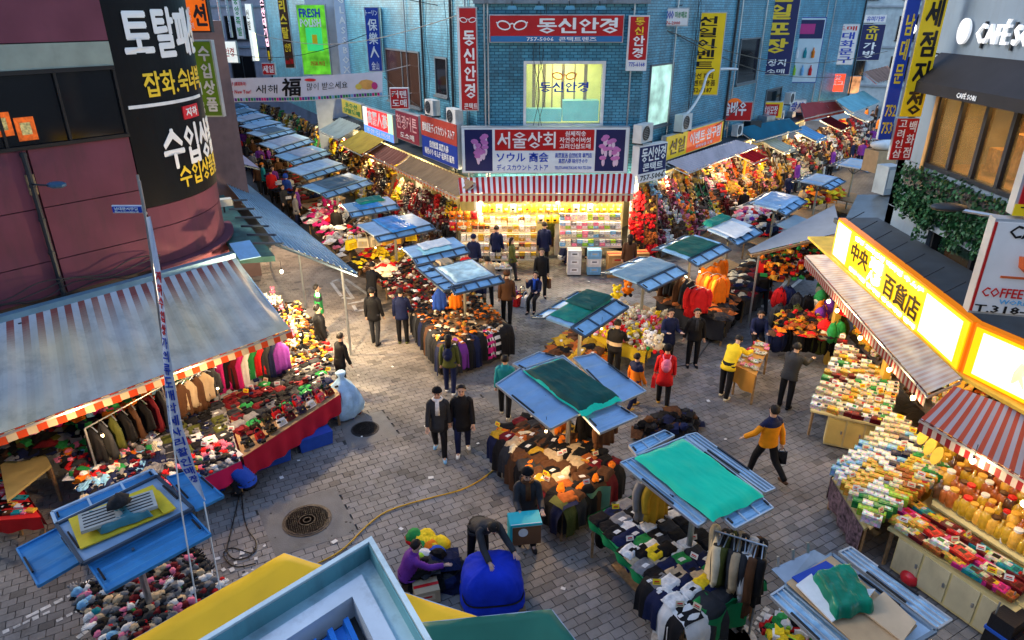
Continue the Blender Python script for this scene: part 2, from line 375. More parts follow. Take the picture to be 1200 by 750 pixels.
# ================================================================== BUILDINGS
class Wall:
    def __init__(s, a, b): s.a = Vector((a[0], a[1], 0)); s.b = Vector((b[0], b[1], 0)); s.d = (s.b - s.a).normalized(); s.n = Vector((s.d.y, -s.d.x, 0)); s.L = (s.b - s.a).length
    def p(s, u, z, o=0.): return s.a + s.d * u + s.n * o + Vector((0, 0, z))
    def box(s, mb, u0, u1, z0, z1, o0, o1, col=None):
        c = s.p((u0 + u1) / 2, (z0 + z1) / 2, (o0 + o1) / 2); return mb.box(c, (u1 - u0, abs(o1 - o0), z1 - z0), math.atan2(s.d.y, s.d.x), col)
    def px(s, px, py, off=0.):
        a = s.a + s.n * off; b = s.b + s.n * off; w = V(px, py, a, b); return (w - a).dot(s.d), w.z, w
def build_window(w, parent, u0, u1, z0, z1, frame, glass, nu=2, nz=1, fw=.06, depth=.06, sill=True, o=0.):
    f = MB()
    w.box(f, u0, u1, z0, z0 + fw, o, o + depth); w.box(f, u0, u1, z1 - fw, z1, o, o + depth)
    w.box(f, u0, u0 + fw, z0 + fw, z1 - fw, o, o + depth - .004); w.box(f, u1 - fw, u1, z0 + fw, z1 - fw, o, o + depth - .004)
    fo = f.obj('window', frame, parent)
    for i in range(1, nu):
        m = MB(); u = u0 + (u1 - u0) * i / nu; w.box(m, u - fw / 2, u + fw / 2, z0 + fw, z1 - fw, o, o + depth - .008); m.obj('mullion', frame, fo)
    for i in range(nu):
        for k in range(nz):
            m = MB(); ua = u0 + (u1 - u0) * i / nu + fw * .5; ub = u0 + (u1 - u0) * (i + 1) / nu - fw * .5; za = z0 + (z1 - z0) * k / nz + fw * .5; zb = z0 + (z1 - z0) * (k + 1) / nz - fw * .5
            w.box(m, ua, ub, za, zb, o + .005, o + .02); m.obj('pane', glass, fo)
    if sill: m = MB(); w.box(m, u0 - .06, u1 + .06, z0 - .07, z0 - .002, o, o + depth + .06); m.obj('sill', frame, fo)
    return fo
M_dglass_ = mat('dark_glass', (.006, .007, .009), rough=.08, spec=.35)
# unseen building of the viewpoint, added behind the viewer to shade the foreground
vb_ = thing('viewpoint_shade_building', 'plain rendered building behind the viewpoint, unseen, added to shade the foreground', 'building', (0, -1.6, 0))
MB().box((0, -4, 5), (34, 8, 10)).obj('wall', mat('viewpoint_shade_render', (.22, .22, .22), grime=.4), vb_)
for f_ in range(2):
    for i in range(9): MB().box((-14 + i * 3.5, .02, 3.2 + f_ * 3.6), (1.6, .08, 1.7)).obj('window', M_dglass_, vb_)
nb_ = thing('neighbour_shade_building', 'plain dark rendered building left of the mauve one, unseen, added to shade the lower left', 'building', (-17.5, 4.5, 0))  # unseen block, added to darken the lower left paving
MB().box((-2.9, 1.4, 7), (11.5, 7, 14), math.atan2(.785, .62)).obj('wall', mat('neighbour_shade_render', (.12, .11, .11), grime=.4), nb_)
# ---- mauve building on the left
MW = Wall((-9.80 - .62 * 3.2, 13.26 - .785 * 3.2), (-8.29, 15.18))
LW = MW.L
mauve = thing('mauve_building', 'mauve panelled building with a dark window band and a rounded corner, at the left edge', 'building', (MW.a.x, MW.a.y, 0))
mauve_t = -Vector((MW.a.x, MW.a.y, 0))
def child(mb, name, mt, parent=mauve, off=mauve_t, **k):
    mb.v = [tuple(Vector(p) + off) for p in mb.v]; return mb.obj(name, mt, parent, **k)
M_mauve = mat('mauve_panel', (.155, .05, .07), rough=.75, var=.12, vs=1.2, grime=.35, spec=.12)
M_cream = mat('cream_band', (.26, .3, .25), rough=.5, grime=.2)
M_dglass = mat('dark_glass', (.006, .007, .009), rough=.08, spec=.35)
m = MB(); MW.box(m, 0, LW, 0, 19, -6, -.08); child(m, 'core_wall', mat('dark_wall', (.03, .028, .03)))
for z0, z1 in ((3.3, 4.03), (4.05, 5.13), (5.15, 6.3)):
    for u0, u1 in ((0, 1.9), (1.92, 3.66), (3.68, LW)):
        m = MB(); MW.box(m, u0, u1 - .015, z0, z1, -.08, 0); child(m, 'wall_panel', M_mauve)
for u0, u1 in ((0, 3.2), (3.22, LW)):
    m = MB(); MW.box(m, u0, u1, 8.24, 19, -.08, .02); child(m, 'wall_panel', M_mauve)
m = MB(); MW.box(m, 0, LW, 7.76, 8.22, -.08, .03); child(m, 'cream_band', M_cream)
m = MB(); MW.box(m, 0, LW, 6.31, 6.38, -.08, .05); MW.box(m, 0, LW, 7.68, 7.755, -.08, .05); w_ = child(m, 'window_frame', M_black)
for i in range(5):
    u0 = LW * i / 5; u1 = LW * (i + 1) / 5 - .05
    m = MB(); MW.box(m, u0, u1, 6.39, 7.67, -.06, -.03); child(m, 'pane', M_dglass)
    m = MB(); MW.box(m, u1, u1 + .05, 6.385, 7.675, -.06, .03); child(m, 'mullion', M_black)
# reflections of orange signs, painted as glowing patches on the dark panes
for px, py, s_ in ((31, 150, .3), (2, 145, .3)):
    u, z, w3 = MW.px(px, py, .01); m = MB(); MW.box(m, u - .17, u + .17, z - .24, z + .2, -.028, -.018); po = child(m, 'poster', mat('orange_sign_reflection', (.6, .1, .01), emit=.12, var=.5, vs=9))
    m = MB(); MW.box(m, u - .09, u + .09, z - .13, z + .1, -.018, -.012); child(m, 'reflection_print', mat('reflection_print', (.7, .55, .2), var=.6, vs=20), po if False else mauve)
# rounded corner
RC = 3.0; cc = MW.b + MW.n * (-RC); A0 = math.atan2(MW.n.y, MW.n.x)
def arcp(s, z, o=0.): t = A0 + s / RC; return Vector((cc.x + math.cos(t) * (RC + o), cc.y + math.sin(t) * (RC + o), z)) + mauve_t
def arc_panel(s0, s1, z0, z1, o0, o1, k=14):
    m = MB(); rg = []
    for i in range(k + 1):
        s = s0 + (s1 - s0) * i / k; rg.append([arcp(s, z0, o0), arcp(s, z0, o1), arcp(s, z1, o1), arcp(s, z1, o0)])
    return m.rings(rg)
SL = RC * R(72)
for z0, z1 in ((2.6, 3.35), (3.37, 4.2), (4.22, 4.70)): arc_panel(.02, SL, z0, z1, -.15, 0).obj('curved_panel', M_mauve, mauve, smooth=False)
arc_panel(.02, SL, 8.9, 19, -.15, -.01).obj('curved_panel', M_mauve, mauve)
arc_panel(.0, SL, 4.72, 12.4, -.14, .02, 24).obj('curved_signboard', mat('black_vinyl', (.005, .006, .008), rough=.45, spec=.12), mauve)
arc_panel(.1, 2.6, 6.86, 6.93, .02, .04).obj('white_stripe', M_white, mauve)
arc_panel(-.02, SL + .1, 3.30, 3.36, 0, .22).obj('ledge', M_mauve, mauve)
M_tw = mat('white_lettering', (.8, .8, .78), rough=.4, var=0); M_ty = mat('yellow_lettering', (.8, .55, .03), rough=.4, var=0); M_tr = mat('red_lettering', (.6, .015, .02), rough=.4, var=0)
M_tb = mat('black_lettering', (.01, .01, .012), rough=.4, var=0); M_tbl = mat('blue_lettering', (.02, .06, .42), rough=.4, var=0); M_tg = mat('green_lettering', (.02, .25, .08), rough=.4, var=0)
def warp(s0, zc):
    def f(x, z, o): return arcp(s0 + x, zc + z, .035 + o)
    return f
I4 = Matrix.Identity(4)
text('토탈패션', mauve, I4, 2.9, 1.0, M_tw, bold=.045, warp=warp(1.75, 8.35))
text('잡화.숙녀복', mauve, I4, 2.3, .52, M_ty, bold=.03, warp=warp(1.7, 7.32))
text('수입상품', mauve, I4, 2.6, .9, M_tw, bold=.045, warp=warp(2.0, 5.9))
text('수입상품일체', mauve, I4, 2.5, .5, M_ty, bold=.03, warp=warp(2.25, 5.22))
arc_panel(1.5, 2.2, 6.47, 6.76, .02, .05, 6).obj('red_badge', mat('red_paint', (.6, .02, .03), rough=.4, var=.05), mauve)
text('지하', mauve, I4, .5, .2, M_tw, bold=.03, warp=lambda x, z, o: arcp(1.85 + x, 6.615 + z, .055 + o))
# drainpipe, cables, wall lamp on the mauve wall
u, z, _ = MW.px(28, 190); m = MB()
m.tube([MW.p(u, 6.28, .08), MW.p(u, 3.0, .08)], .05, 8)
for zz in (6.2, 5.6, 4.9, 4.2, 3.6): m.lathe([(.065, zz), (.065, zz + .06)], 8, (MW.p(u, 0, .08).x, MW.p(u, 0, .08).y, 0))
pipe = m.obj('drainpipe', M_dark); pipe['label'] = 'black drainpipe running down the mauve wall'; pipe['category'] = 'pipe'
u, z, w3 = MW.px(36, 216); ol = thing('wall_lamp', 'small spotlight with a dark blue shade on the mauve wall', 'lamp', tuple(MW.p(u, z)))
b0 = MW.p(0, 0, 0) - MW.p(0, 0, 0); m = MB(); m.tube([(0, 0, 0), MW.n * .25 + Vector((0, 0, .03)), MW.n * .45 + MW.d * .2], .02, 6); m.obj('arm', M_dark, ol)
m = MB(); c = MW.n * .45 + MW.d * .3; m.blob(c, (.2, .13, .07), 10, 5); m.obj('lamp_shade', mat('blue_shade', (.05, .12, .2), rough=.3), ol)
m = MB(); m.box(MW.n * .05, (.14, .08, .4), math.atan2(MW.d.y, MW.d.x)); m.obj('wall_box', mat('rusty_box', (.3, .2, .1), var=.4, vs=20), ol)
# dark arcade below
m = MB(); MW.box(m, 0, LW + .2, 0, 3.0, .0, .12); child(m, 'shopfront_wall', mat('shopfront_dark', (.05, .04, .035), var=.3))
for i in range(4):
    m = MB(); MW.box(m, .8 + i * 1.7, .86 + i * 1.7, 2.7, 3.15, .05, .6); child(m, 'bracket', M_dark)
for k in range(4):
    pts = [MW.p(i * LW / 9, 3.35 + .1 * k + .1 * math.sin(i * 2.1 + k), .14 + .03 * k) for i in range(10)]
    o = MB().tube(smooth_path(pts, 4), .014, 5).obj('cable', M_dark); o['label'] = 'black cables sagging along the foot of the mauve wall'; o['category'] = 'cable'; o['group'] = 'cables along the mauve wall'

# ---- glasses shop building (centre), three tiled faces
M_tile = mat('blue_glazed_tile', (.09, .32, .44), rough=.3, var=.25, vs=1.1, grime=.5, pat=brick_pat(.26, .10, .012, axes='xz', contrast=.35, mcol=(.12, .24, .3)))
M_tile2 = mat('pale_blue_tile', (.10, .33, .45), rough=.35, var=.25, vs=.9, grime=.45, pat=brick_pat(.26, .09, .009, axes='xz', contrast=.3, mcol=(.1, .2, .25)))
CF = Wall((-1.25, 25.3), (4.55, 25.3))                      # centre face
CL = Wall((-1.25 - 16.5, 25.3 + 28.6), (-1.25, 25.3))       # left face, along the left lane
CR = Wall((4.55, 25.3), (4.55 + 30 * math.sin(R(38)), 25.3 + 30 * math.cos(R(38))))
cb = thing('tiled_building', 'old building with blue glazed tiles, lit window of an optician, wedge between two lanes', 'building', (0, 25.3, 0))
def wall_mesh(w, u0, u1, z0, z1, name, mt, parent, th=.3, off=0.):
    """a wall piece in its own local frame so the tile pattern follows the wall"""
    m = MB().box(((u0 + u1) / 2, th / 2, (z0 + z1) / 2), (u1 - u0, th, z1 - z0)); o = m.obj(name, mt, parent)
    q = w.p(0, 0, off) - Vector(parent.location); o.location = q; o.rotation_euler = (0, 0, math.atan2(w.d.y, w.d.x)); return o
WU0, WZ1, _ = CF.px(617, 75); WU1, WZ0, _ = CF.px(703, 145)
wall_mesh(CF, 0, WU0, 3, 12, 'wall', M_tile, cb); wall_mesh(CF, WU1, CF.L, 3, 12, 'wall', M_tile, cb)
wall_mesh(CF, WU0, WU1, WZ1, 12, 'wall', M_tile, cb); wall_mesh(CF, WU0, WU1, 3, WZ0, 'wall', M_tile, cb)
wall_mesh(CL, 0, CL.L, 2.9, 12, 'wall', M_tile2, cb); wall_mesh(CR, 0, CR.L, 2.9, 12, 'wall', M_tile2, cb)
cbt = -Vector(cb.location)
def cchild(mb, name, mt, smooth=False, parent=None):
    mb.v = [tuple(Vector(p) + cbt) for p in mb.v]; return mb.obj(name, mt, parent or cb, smooth)
# the lit window and the room behind it
f = MB(); fw = .1
for a in ((WU0 - fw, WU1 + fw, WZ0 - fw, WZ0), (WU0 - fw, WU1 + fw, WZ1, WZ1 + fw)): CF.box(f, *a, -.1, .06)
for a in ((WU0 - fw, WU0), (WU1, WU1 + fw)): CF.box(f, a[0], a[1], WZ0, WZ1, -.1, .055)
wf = cchild(f, 'window', M_white)
def room(name, w, u0, u1, z0, z1, depth, mt):
    m = MB()
    w.box(m, u0, u1, z0, z1, -depth - .05, -depth); w.box(m, u0 - .05, u0, z0, z1, -depth, -.3); w.box(m, u1, u1 + .05, z0, z1, -depth, -.3)
    w.box(m, u0, u1, z0 - .05, z0, -depth, -.3); w.box(m, u0, u1, z1, z1 + .05, -depth, -.3); return cchild(m, name, mt)
room('room_wall', CF, WU0 - .3, WU1 + .3, WZ0 - .2, WZ1 + .2, 2.2, mat('room_paint', (.7, .75, .3), rough=.7))
m = MB(); CF.box(m, WU0, WU0 + 1.3, WZ0, WZ0 + .45, -.9, -.5); CF.box(m, WU0 + 1.35, WU1, WZ0, WZ0 + .72, -1.2, -.6); cchild(m, 'display_counter', mat('teal_counter', (.1, .42, .42), rough=.3, emit=.15))
m = MB()
for k, u in enumerate((.25, .45, .62, .95, 1.3, 1.75, 2.1)): CF.box(m, WU0 + u, WU0 + u + (.05 if k % 2 else .12), WZ0 + .1, WZ1, -1.6 + .1 * k, -1.5 + .1 * k)
cchild(m, 'display_post', mat('display_post', (.3, .22, .1)))
m = MB(); CF.box(m, WU0, WU1, WZ0, WZ1, -.05, -.035); cchild(m, 'pane', mat('clear_glass', (.9, 1, .95), rough=.02, alpha=.14, var=0), parent=wf)
text('동신안경', cb, Matrix.Translation(CF.p((WU0 + WU1) / 2, WZ0 + 1.25, 0) + cbt), 1.7, .34, M_tbl, bold=.03)
def glasses(parent, c, s, mt, mtx=None, lens=None):
    for k in (-1, 1):
        m = MB(); pts = [Vector((c.x + k * s * .55 + math.cos(t) * s * .42, c.y, c.z + math.sin(t) * s * .26 + (k * math.cos(t)) * s * .06)) for t in [i * 2 * math.pi / 14 for i in range(15)]]
        m.tube(pts, s * .05, 5); m.obj('glasses_rim', mt, parent)
    m = MB(); m.tube([(c.x - s * .16, c.y, c.z + s * .05), (c.x, c.y, c.z + s * .12), (c.x + s * .16, c.y, c.z + s * .05)], s * .045, 5)
    m.tube([(c.x - s * .95, c.y, c.z + s * .1), (c.x - s * 1.05, c.y, c.z + s * .2)], s * .045, 5); m.tube([(c.x + s * .95, c.y, c.z + s * .1), (c.x + s * 1.05, c.y, c.z + s * .2)], s * .045, 5); m.obj('glasses_bridge', mt, parent)
glasses(cb, CF.p((WU0 + WU1) / 2, WZ0 + 1.62, .03) + cbt, .42, mat('orange_line', (.6, .12, .02)))
ld = lamp(None, 45, (1, .93, .6), .3); lo = link('room_light', ld, cb, loc=CF.p((WU0 + WU1) / 2, WZ1 - .35, -1.2) + cbt)
# trims, pipes, dark windows on the tiled walls
m = MB(); CF.box(m, -.05, CF.L + .05, 9.0, 9.14, 0, .22); cchild(m, 'cornice', mat('grey_trim', (.2, .24, .27), grime=.5))
def dark_window(w, x0, y0, x1, y1, nu=1, glass=None):
    u0, z1, _ = w.px(x0, y0); u1, z0, _ = w.px(x1, y1); e = thing_dummy
    f = MB(); cc_ = build_window(wl(w), cb, u0, u1, z0, z1, mat('grey_window_frame', (.12, .14, .15)), glass or M_dglass, nu); return cc_
class wl_(Wall): pass
def wl(w):
    k = wl_.__new__(wl_); k.a = w.a + cbt; k.b = w.b + cbt; k.d = w.d; k.n = w.n; k.L = w.L; return k
thing_dummy = None
dark_window(CL, 510, 66, 526, 114); dark_window(CL, 452, 56, 495, 128, 2, mat('amber_glass', (.06, .03, .02), rough=.15))
dark_window(CR, 868, 45, 884, 95); dark_window(CR, 898, 105, 912, 128)
dark_window(CR, 762, 76, 783, 144, 1, mat('lit_pane', (.4, .62, .5), emit=.22, var=.5, vs=1.5))
for wll, xs in ((CL, (478, 497, 531, 548)), (CF, (568, 572, 740)), (CR, (788, 857, 862, 890, 960, 968, 1003))):
    for x in xs:
        u, z, _ = wll.px(x, 60); m = MB(); q = wll.p(u, 0, .07); m.tube([(q.x, q.y, 3.0), (q.x, q.y, 11.8)], .05 if x % 2 else .03, 6); cchild(m, 'pipe', M_dark if x % 2 else M_steel)
for k in range(9):
    wll = (CL, CF, CR)[k % 3]; u = .4 + (k * 1.7) % 5 if k % 3 else CL.L - .3 - k * .6; pts = [wll.p(u + .12 * math.sin(i * 1.3 + k), 3.2 + i * .55, .1) for i in range(12)]
    cchild(MB().tube(smooth_path(pts, 3), .013, 4), 'hanging_cable', M_dark)
# shop interiors behind the facades: bright back walls
M_shop = mat('shop_wall_cream', (.75, .66, .35), rough=.7, var=.2, vs=2)
for w, u0, u1, n_ in ((CF, 0, CF.L, 1), (CL, CL.L - 15, CL.L, 1), (CR, .3, 22, 1)):
    m = MB(); w.box(m, u0, u1, 0, 3.0, -2.2, -2.1); cchild(m, 'shop_back_wall', M_shop)
    m = MB(); w.box(m, u0, u1, 2.9, 3.0, -2.2, .05); cchild(m, 'shop_ceiling', M_shop)
    m = MB(); w.box(m, u0, u1, 0, .12, -2.2, .0); cchild(m, 'shop_floor', M_conc)
    for u in ([u0 + 2.9 * i for i in range(int((u1 - u0) / 2.9) + 1)]):
        m = MB(); w.box(m, u, u + .16, .1, 2.95, -.3, -.05); cchild(m, 'pillar', M_white)
# small roof kit: drying units on ledges
def ac_unit(c, rz, label, s=1.):
    o = thing('air_conditioner', label, 'air conditioner', c, rz); o.scale = (s, s, s)
    MB().box((0, 0, .32), (.85, .34, .62), taper=.99).obj('casing', mat('ac_casing', (.6, .6, .57), grime=.35), o)
    m = MB(); m.lathe([(.25, 0), (.25, .02), (.2, .02), (.2, 0)], 20); m.v = [(x - .1, -.175 - z, y + .33) for x, y, z in m.v]; m.obj('fan_grille', M_dark, o)
    m = MB()
    for k in range(7): m.box((-.1, -.185, .15 + k * .06), (.42, .012, .012))
    m.obj('grille_bar', M_steel, o)
    for x in (-.35, .35): MB().box((x, 0, -.02), (.05, .4, .06)).obj('bracket', M_dark, o)
for x, y, l, off in ((800, 150, 'white outdoor air conditioner above the yellow toy shop sign', .5), (753, 163, 'air conditioner behind the blue optician board', .35)):
    u, z, _ = CR.px(x, y, off); ac_unit(tuple(CR.p(u, z - .1, off)), math.atan2(CR.d.y, CR.d.x), l)
for x, y, l in ((507, 130, 'small air conditioner on the shop roof left of the tall red sign'), (533, 141, 'air conditioner box tucked under the tall red sign'), (925, 118, '')):
    w = CL if x < 600 else CR; u, z, _ = w.px(x, y, .5); ac_unit(tuple(w.p(u, z - .15, .5)), math.atan2(w.d.y, w.d.x), l or 'grey air conditioner over the pale blue stationery sign', .9)
# ================================================================== SIGNS, AWNINGS, FAR AND RIGHT BUILDINGS
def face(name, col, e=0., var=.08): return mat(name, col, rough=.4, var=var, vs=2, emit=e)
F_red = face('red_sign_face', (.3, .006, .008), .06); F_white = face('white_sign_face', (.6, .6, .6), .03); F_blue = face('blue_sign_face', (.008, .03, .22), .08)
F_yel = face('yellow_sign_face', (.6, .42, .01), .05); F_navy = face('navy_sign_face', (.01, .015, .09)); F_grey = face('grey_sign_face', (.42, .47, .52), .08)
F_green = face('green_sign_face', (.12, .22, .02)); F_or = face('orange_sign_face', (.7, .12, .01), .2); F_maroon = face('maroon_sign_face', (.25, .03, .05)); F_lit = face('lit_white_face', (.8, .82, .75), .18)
F_frame = mat('sign_frame_grey', (.45, .47, .48), rough=.4, metal=.3, grime=.25)
def wsign(w, off, tl, br, name, label, cat, face_, elems, depth=.18, frame=None, group=None, border=.03):
    u0, z1, _ = w.px(*tl, off); u1, z0, _ = w.px(*br, off)
    return board(name, label, cat, w.p(u0, z1, off), w.p(u1, z0, off), depth, face_, frame or F_frame, elems, group=group, border=border)
def psign(Y, tl, br, name, label, face_, elems, depth=.2, frame=None, cat='sign', x_mean=None):
    a = PY(*tl, Y); b = PY(*br, Y); return board(name, label, cat, a, b, depth, face_, frame or F_frame, elems)
# centre face
def g1(o, w, h): glasses(o, Vector((w * .17, -.05, h * .62)), .5, M_tw)
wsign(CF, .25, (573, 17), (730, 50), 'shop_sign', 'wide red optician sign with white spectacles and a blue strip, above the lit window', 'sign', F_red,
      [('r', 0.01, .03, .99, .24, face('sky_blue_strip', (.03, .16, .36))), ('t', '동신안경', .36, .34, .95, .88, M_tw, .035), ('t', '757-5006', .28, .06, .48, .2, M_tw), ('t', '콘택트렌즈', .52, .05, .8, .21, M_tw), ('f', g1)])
def mush(kind):
    def f(o, w, h):
        r = random.Random(kind)
        mm = mat('mushroom_print', (.62, .42, .6), rough=.5, var=.3, vs=9)
        for i in range(13):
            cx = (.1 if not kind else .887) * w + r.uniform(-.3, .3); cz = h * .5 + r.uniform(-.4, .4)
            m = MB(); m.blob((cx, -.03, cz + .12), (.13, .012, .085), 10, 4, col=(.5, .16, .42)); m.blob((cx + .02, -.028, cz - .03), (.06, .01, .15), 8, 4, col=(.66, .5, .62)); m.obj('printed_mushroom', M_plain, o)
    return f
wsign(CF, .45, (540, 149), (735, 203), 'shop_sign', 'large grey signboard with red panel and two purple mushroom pictures over the striped awning', 'sign', F_grey,
      [('r', .02, .05, .185, .95, F_navy), ('r', .80, .05, .975, .95, F_navy), ('r', .2, .5, .79, .95, F_red), ('t', '서울상회', .215, .55, .56, .9, M_tw, .02),
       ('t', '원제직송\n자연송이버섯\n고려인삼도매', .585, .54, .77, .92, M_tw), ('t', 'ソウル 商会', .21, .25, .52, .46, M_tbl, .03), ('t', 'ディスカウント ストア', .21, .06, .52, .2, M_tbl, .02),
       ('t', '高麗直送 自然松茸 専門店\n高麗人蔘 味付きのり', .56, .22, .78, .45, M_tbl), ('t', 'TEL(776-8008,754-2642 FAX 752-2200', .56, .07, .78, .16, M_tbl), ('f', mush(0)), ('f', mush(1))], depth=.35)
psign(24.9, (535, 8), (561, 130), 'projecting_sign', 'tall red vertical optician sign with spectacles on the left corner', F_red,
      [('r', .0, .0, .12, 1, F_white), ('t', '동\n신\n안\n경', .3, .13, .88, .78, M_tw, .04), ('t', '콘택트', .25, .02, .95, .08, M_tw), ('f', lambda o, w, h: glasses(o, Vector((w * .55, -.05, h * .88)), .27, M_tw))])
psign(24.9, (738, 18), (757, 83), 'projecting_sign', 'smaller red and white vertical optician sign on the right corner', F_red,
      [('r', 0, 0, 1, .2, F_white), ('t', '동\n신', .3, .66, .75, .96, M_ty, .03), ('t', '안\n경', .25, .24, .8, .64, M_tw, .04), ('t', '775-6168', .1, .08, .9, .16, M_tbl)], frame=M_white)
psign(26.5, (760, 9), (806, 31), 'shop_sign', 'white sign with blue latin lettering and the number 2000', F_white, [('t', 'Bi-Nu 2000', .06, .4, .62, .85, M_tbl, .02), ('t', '미용재료', .66, .45, .95, .8, M_tg), ('t', 'TEL 776-2000', .2, .1, .8, .28, M_tr)])
def pl(Y, x, y): return PY(x, y, Y)
# slanting optician board, lower right of the corner
a = PY(746, 220, 24.6); b = PY(779, 208, 25.6); zt = PY(750, 172, 24.6).z
board('shop_sign', 'navy and white optician board with a phone number, standing at the right corner', 'sign', Vector((a.x, a.y, zt)), b, .3, F_navy, F_white,
      [('t', '동신안경', .08, .56, .92, .94, M_tw, .03), ('t', '콘택트', .15, .3, .85, .52, M_tw, .03), ('r', 0, 0, 1, .25, F_white), ('t', '757-5006', .08, .05, .92, .2, M_tb, .02)]) if True else None
# left lane, lower signs
LS = Wall((-7.25 - 5.3, 34.1 + 8.9), (-1.95, 25.2))
wsign(LS, .0, (493, 134), (537, 199), 'shop_sign', 'half red, half blue lettered board next to the mushroom signboard', 'sign', F_blue, [('r', 0, .52, 1, 1, face('brick_red', (.4, .05, .03))), ('t', '産地直送 ディスカウント ストア', .05, .64, .95, .86, M_tw, .02), ('t', '自然松茸 高麗人蔘\n味付のり·キムチ·岩海苔 販売', .1, .1, .92, .46, M_tw)])
wsign(LS, .05, (463, 128), (492, 172), 'shop_sign', 'faded maroon curtain shop sign on the left lane', 'sign', F_maroon, [('t', '현광커튼', .06, .4, .94, .88, mat('pink_lettering', (.7, .4, .4)), .02), ('t', '도소매', .2, .1, .8, .3, M_tw)])
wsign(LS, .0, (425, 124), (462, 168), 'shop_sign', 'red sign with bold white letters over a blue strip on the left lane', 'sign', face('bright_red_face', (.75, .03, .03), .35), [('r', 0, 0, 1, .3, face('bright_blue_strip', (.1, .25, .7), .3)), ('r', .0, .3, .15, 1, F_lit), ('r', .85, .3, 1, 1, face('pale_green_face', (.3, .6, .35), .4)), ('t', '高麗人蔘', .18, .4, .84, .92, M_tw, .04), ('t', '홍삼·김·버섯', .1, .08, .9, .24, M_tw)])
wsign(LS, .0, (400, 115), (425, 141), 'shop_sign', 'old yellow fabric sign with faded letters beyond the red one', 'sign', face('old_yellow', (.6, .5, .08)), [('t', '옷수선\n양말도매', .1, .15, .9, .85, M_tg)])
psign(27.4, (456, 103), (480, 128), 'shop_sign', 'small square red curtain wholesale sign on a bracket', F_red, [('t', '커텐\n도매', .12, .12, .88, .88, M_tw, .03)], frame=M_white)
psign(33, (426, 8), (449, 84), 'projecting_sign', 'tall blue vertical sign with white chinese characters', F_blue, [('t', '保\n樂\n人', .2, .22, .82, .82, M_tw, .02), ('t', 'トーリン', .1, .87, .9, .95, M_tw), ('t', '金山', .25, .03, .75, .16, M_tw)])
# far left lane
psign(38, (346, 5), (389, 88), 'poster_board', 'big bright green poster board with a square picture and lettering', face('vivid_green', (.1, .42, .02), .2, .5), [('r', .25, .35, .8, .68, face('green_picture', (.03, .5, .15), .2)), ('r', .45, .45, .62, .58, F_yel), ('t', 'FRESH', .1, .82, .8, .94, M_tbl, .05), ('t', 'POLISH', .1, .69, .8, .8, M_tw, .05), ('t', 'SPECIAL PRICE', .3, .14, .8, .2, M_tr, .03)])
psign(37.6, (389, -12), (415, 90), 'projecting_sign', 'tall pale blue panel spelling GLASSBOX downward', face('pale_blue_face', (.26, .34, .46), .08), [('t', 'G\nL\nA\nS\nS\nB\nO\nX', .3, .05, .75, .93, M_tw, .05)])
MB().box((-9.0, 39.2, 6), (3.2, 1.2, 12)).obj('stair_tower', mat('pale_render', (.42, .48, .56), var=.1), label='pale grey blue blank wall behind the GLASSBOX panel', cat='building')
psign(42, (322, -20), (346, 80), 'projecting_sign', 'dark brown vertical sign with large yellow letters', face('dark_brown_face', (.05, .02, .008)), [('t', '크\n리\n스\n탈', .12, .36, .75, .95, M_ty, .05), ('t', '안경', .2, .2, .8, .3, M_ty, .04), ('t', 'since1988', .1, .05, .9, .12, M_tr, .03)])
psign(43, (301, -20), (319, 72), 'projecting_sign', 'black vertical sign with pale pink characters', face('black_face', (.01, .008, .015)), [('t', '리\n스\n산\n대\n기\n업', .15, .2, .85, .95, mat('pink_glow_lettering', (.85, .5, .6), emit=.5), .05), ('r', .3, .03, .7, .14, F_yel)])
psign(44, (270, -8), (287, 46), 'projecting_sign', 'narrow grey vertical pharmacy sign with a red roundel', F_grey, [('t', '중\n앙\n족\n발', .2, .08, .8, .94, M_tg, .03)])
psign(45, (262, -8), (272, 44), 'projecting_sign', 'narrow blue vertical sign among the far signs', face('steel_blue_face', (.12, .2, .4)), [('t', '한\n국\n스\n시', .15, .08, .85, .94, M_tw, .03)])
psign(46, (252, -8), (262, 44), 'projecting_sign', 'narrow red orange vertical sign, farthest left of the far signs', F_or, [('t', '등\n산\n복', .15, .08, .85, .94, M_tw, .03)])
psign(47, (286, 4), (304, 72), 'lit_signboard', 'glowing white and pale yellow vertical box sign', F_lit, [('r', .55, .02, .98, .5, face('pale_yellow_glow', (.8, .85, .4), .8)), ('t', '신\n발', .12, .55, .5, .9, M_tb, .02)])
psign(40, (306, 74), (323, 88), 'shop_sign', 'little red and white sign hanging above the banner', F_red, [('t', '세일', .1, .2, .9, .8, M_tw, .03)])
psign(44, (258, 48), (280, 74), 'lit_signboard', 'square white glowing box sign at the far end of the lane', F_lit, [('t', '안경', .2, .3, .8, .7, M_tr, .02)])
psign(20, (213, 47), (262, 137), 'projecting_sign', 'green vertical basement shop sign with a rounded top beside the black column', F_green, [('r', .03, .03, .97, .16, face('deep_olive', (.08, .15, .02))), ('r', .08, .3, .4, .46, F_grey), ('t', 'B1', .12, .33, .36, .43, M_tw, .04), ('t', '수\n입\n상\n품', .5, .08, .88, .92, mat('silver_lettering', (.55, .57, .6), rough=.3), .05), ('t', '수입의류\n수입잡화', .08, .06, .4, .2, M_tw), ('r', .0, .93, .18, 1, F_grey), ('r', .0, .86, .08, .93, F_grey)])
psign(20.3, (201, -30), (248, 38), 'projecting_sign', 'orange fashion sign with dark letters at the top beside the column', F_or, [('t', '패\n션', .5, .12, .92, .95, mat('dark_lettering', (.03, .03, .04)), .05), ('t', '숙녀복\n남성복\n액세사리', .08, .06, .45, .45, M_tw), ], frame=M_dark)
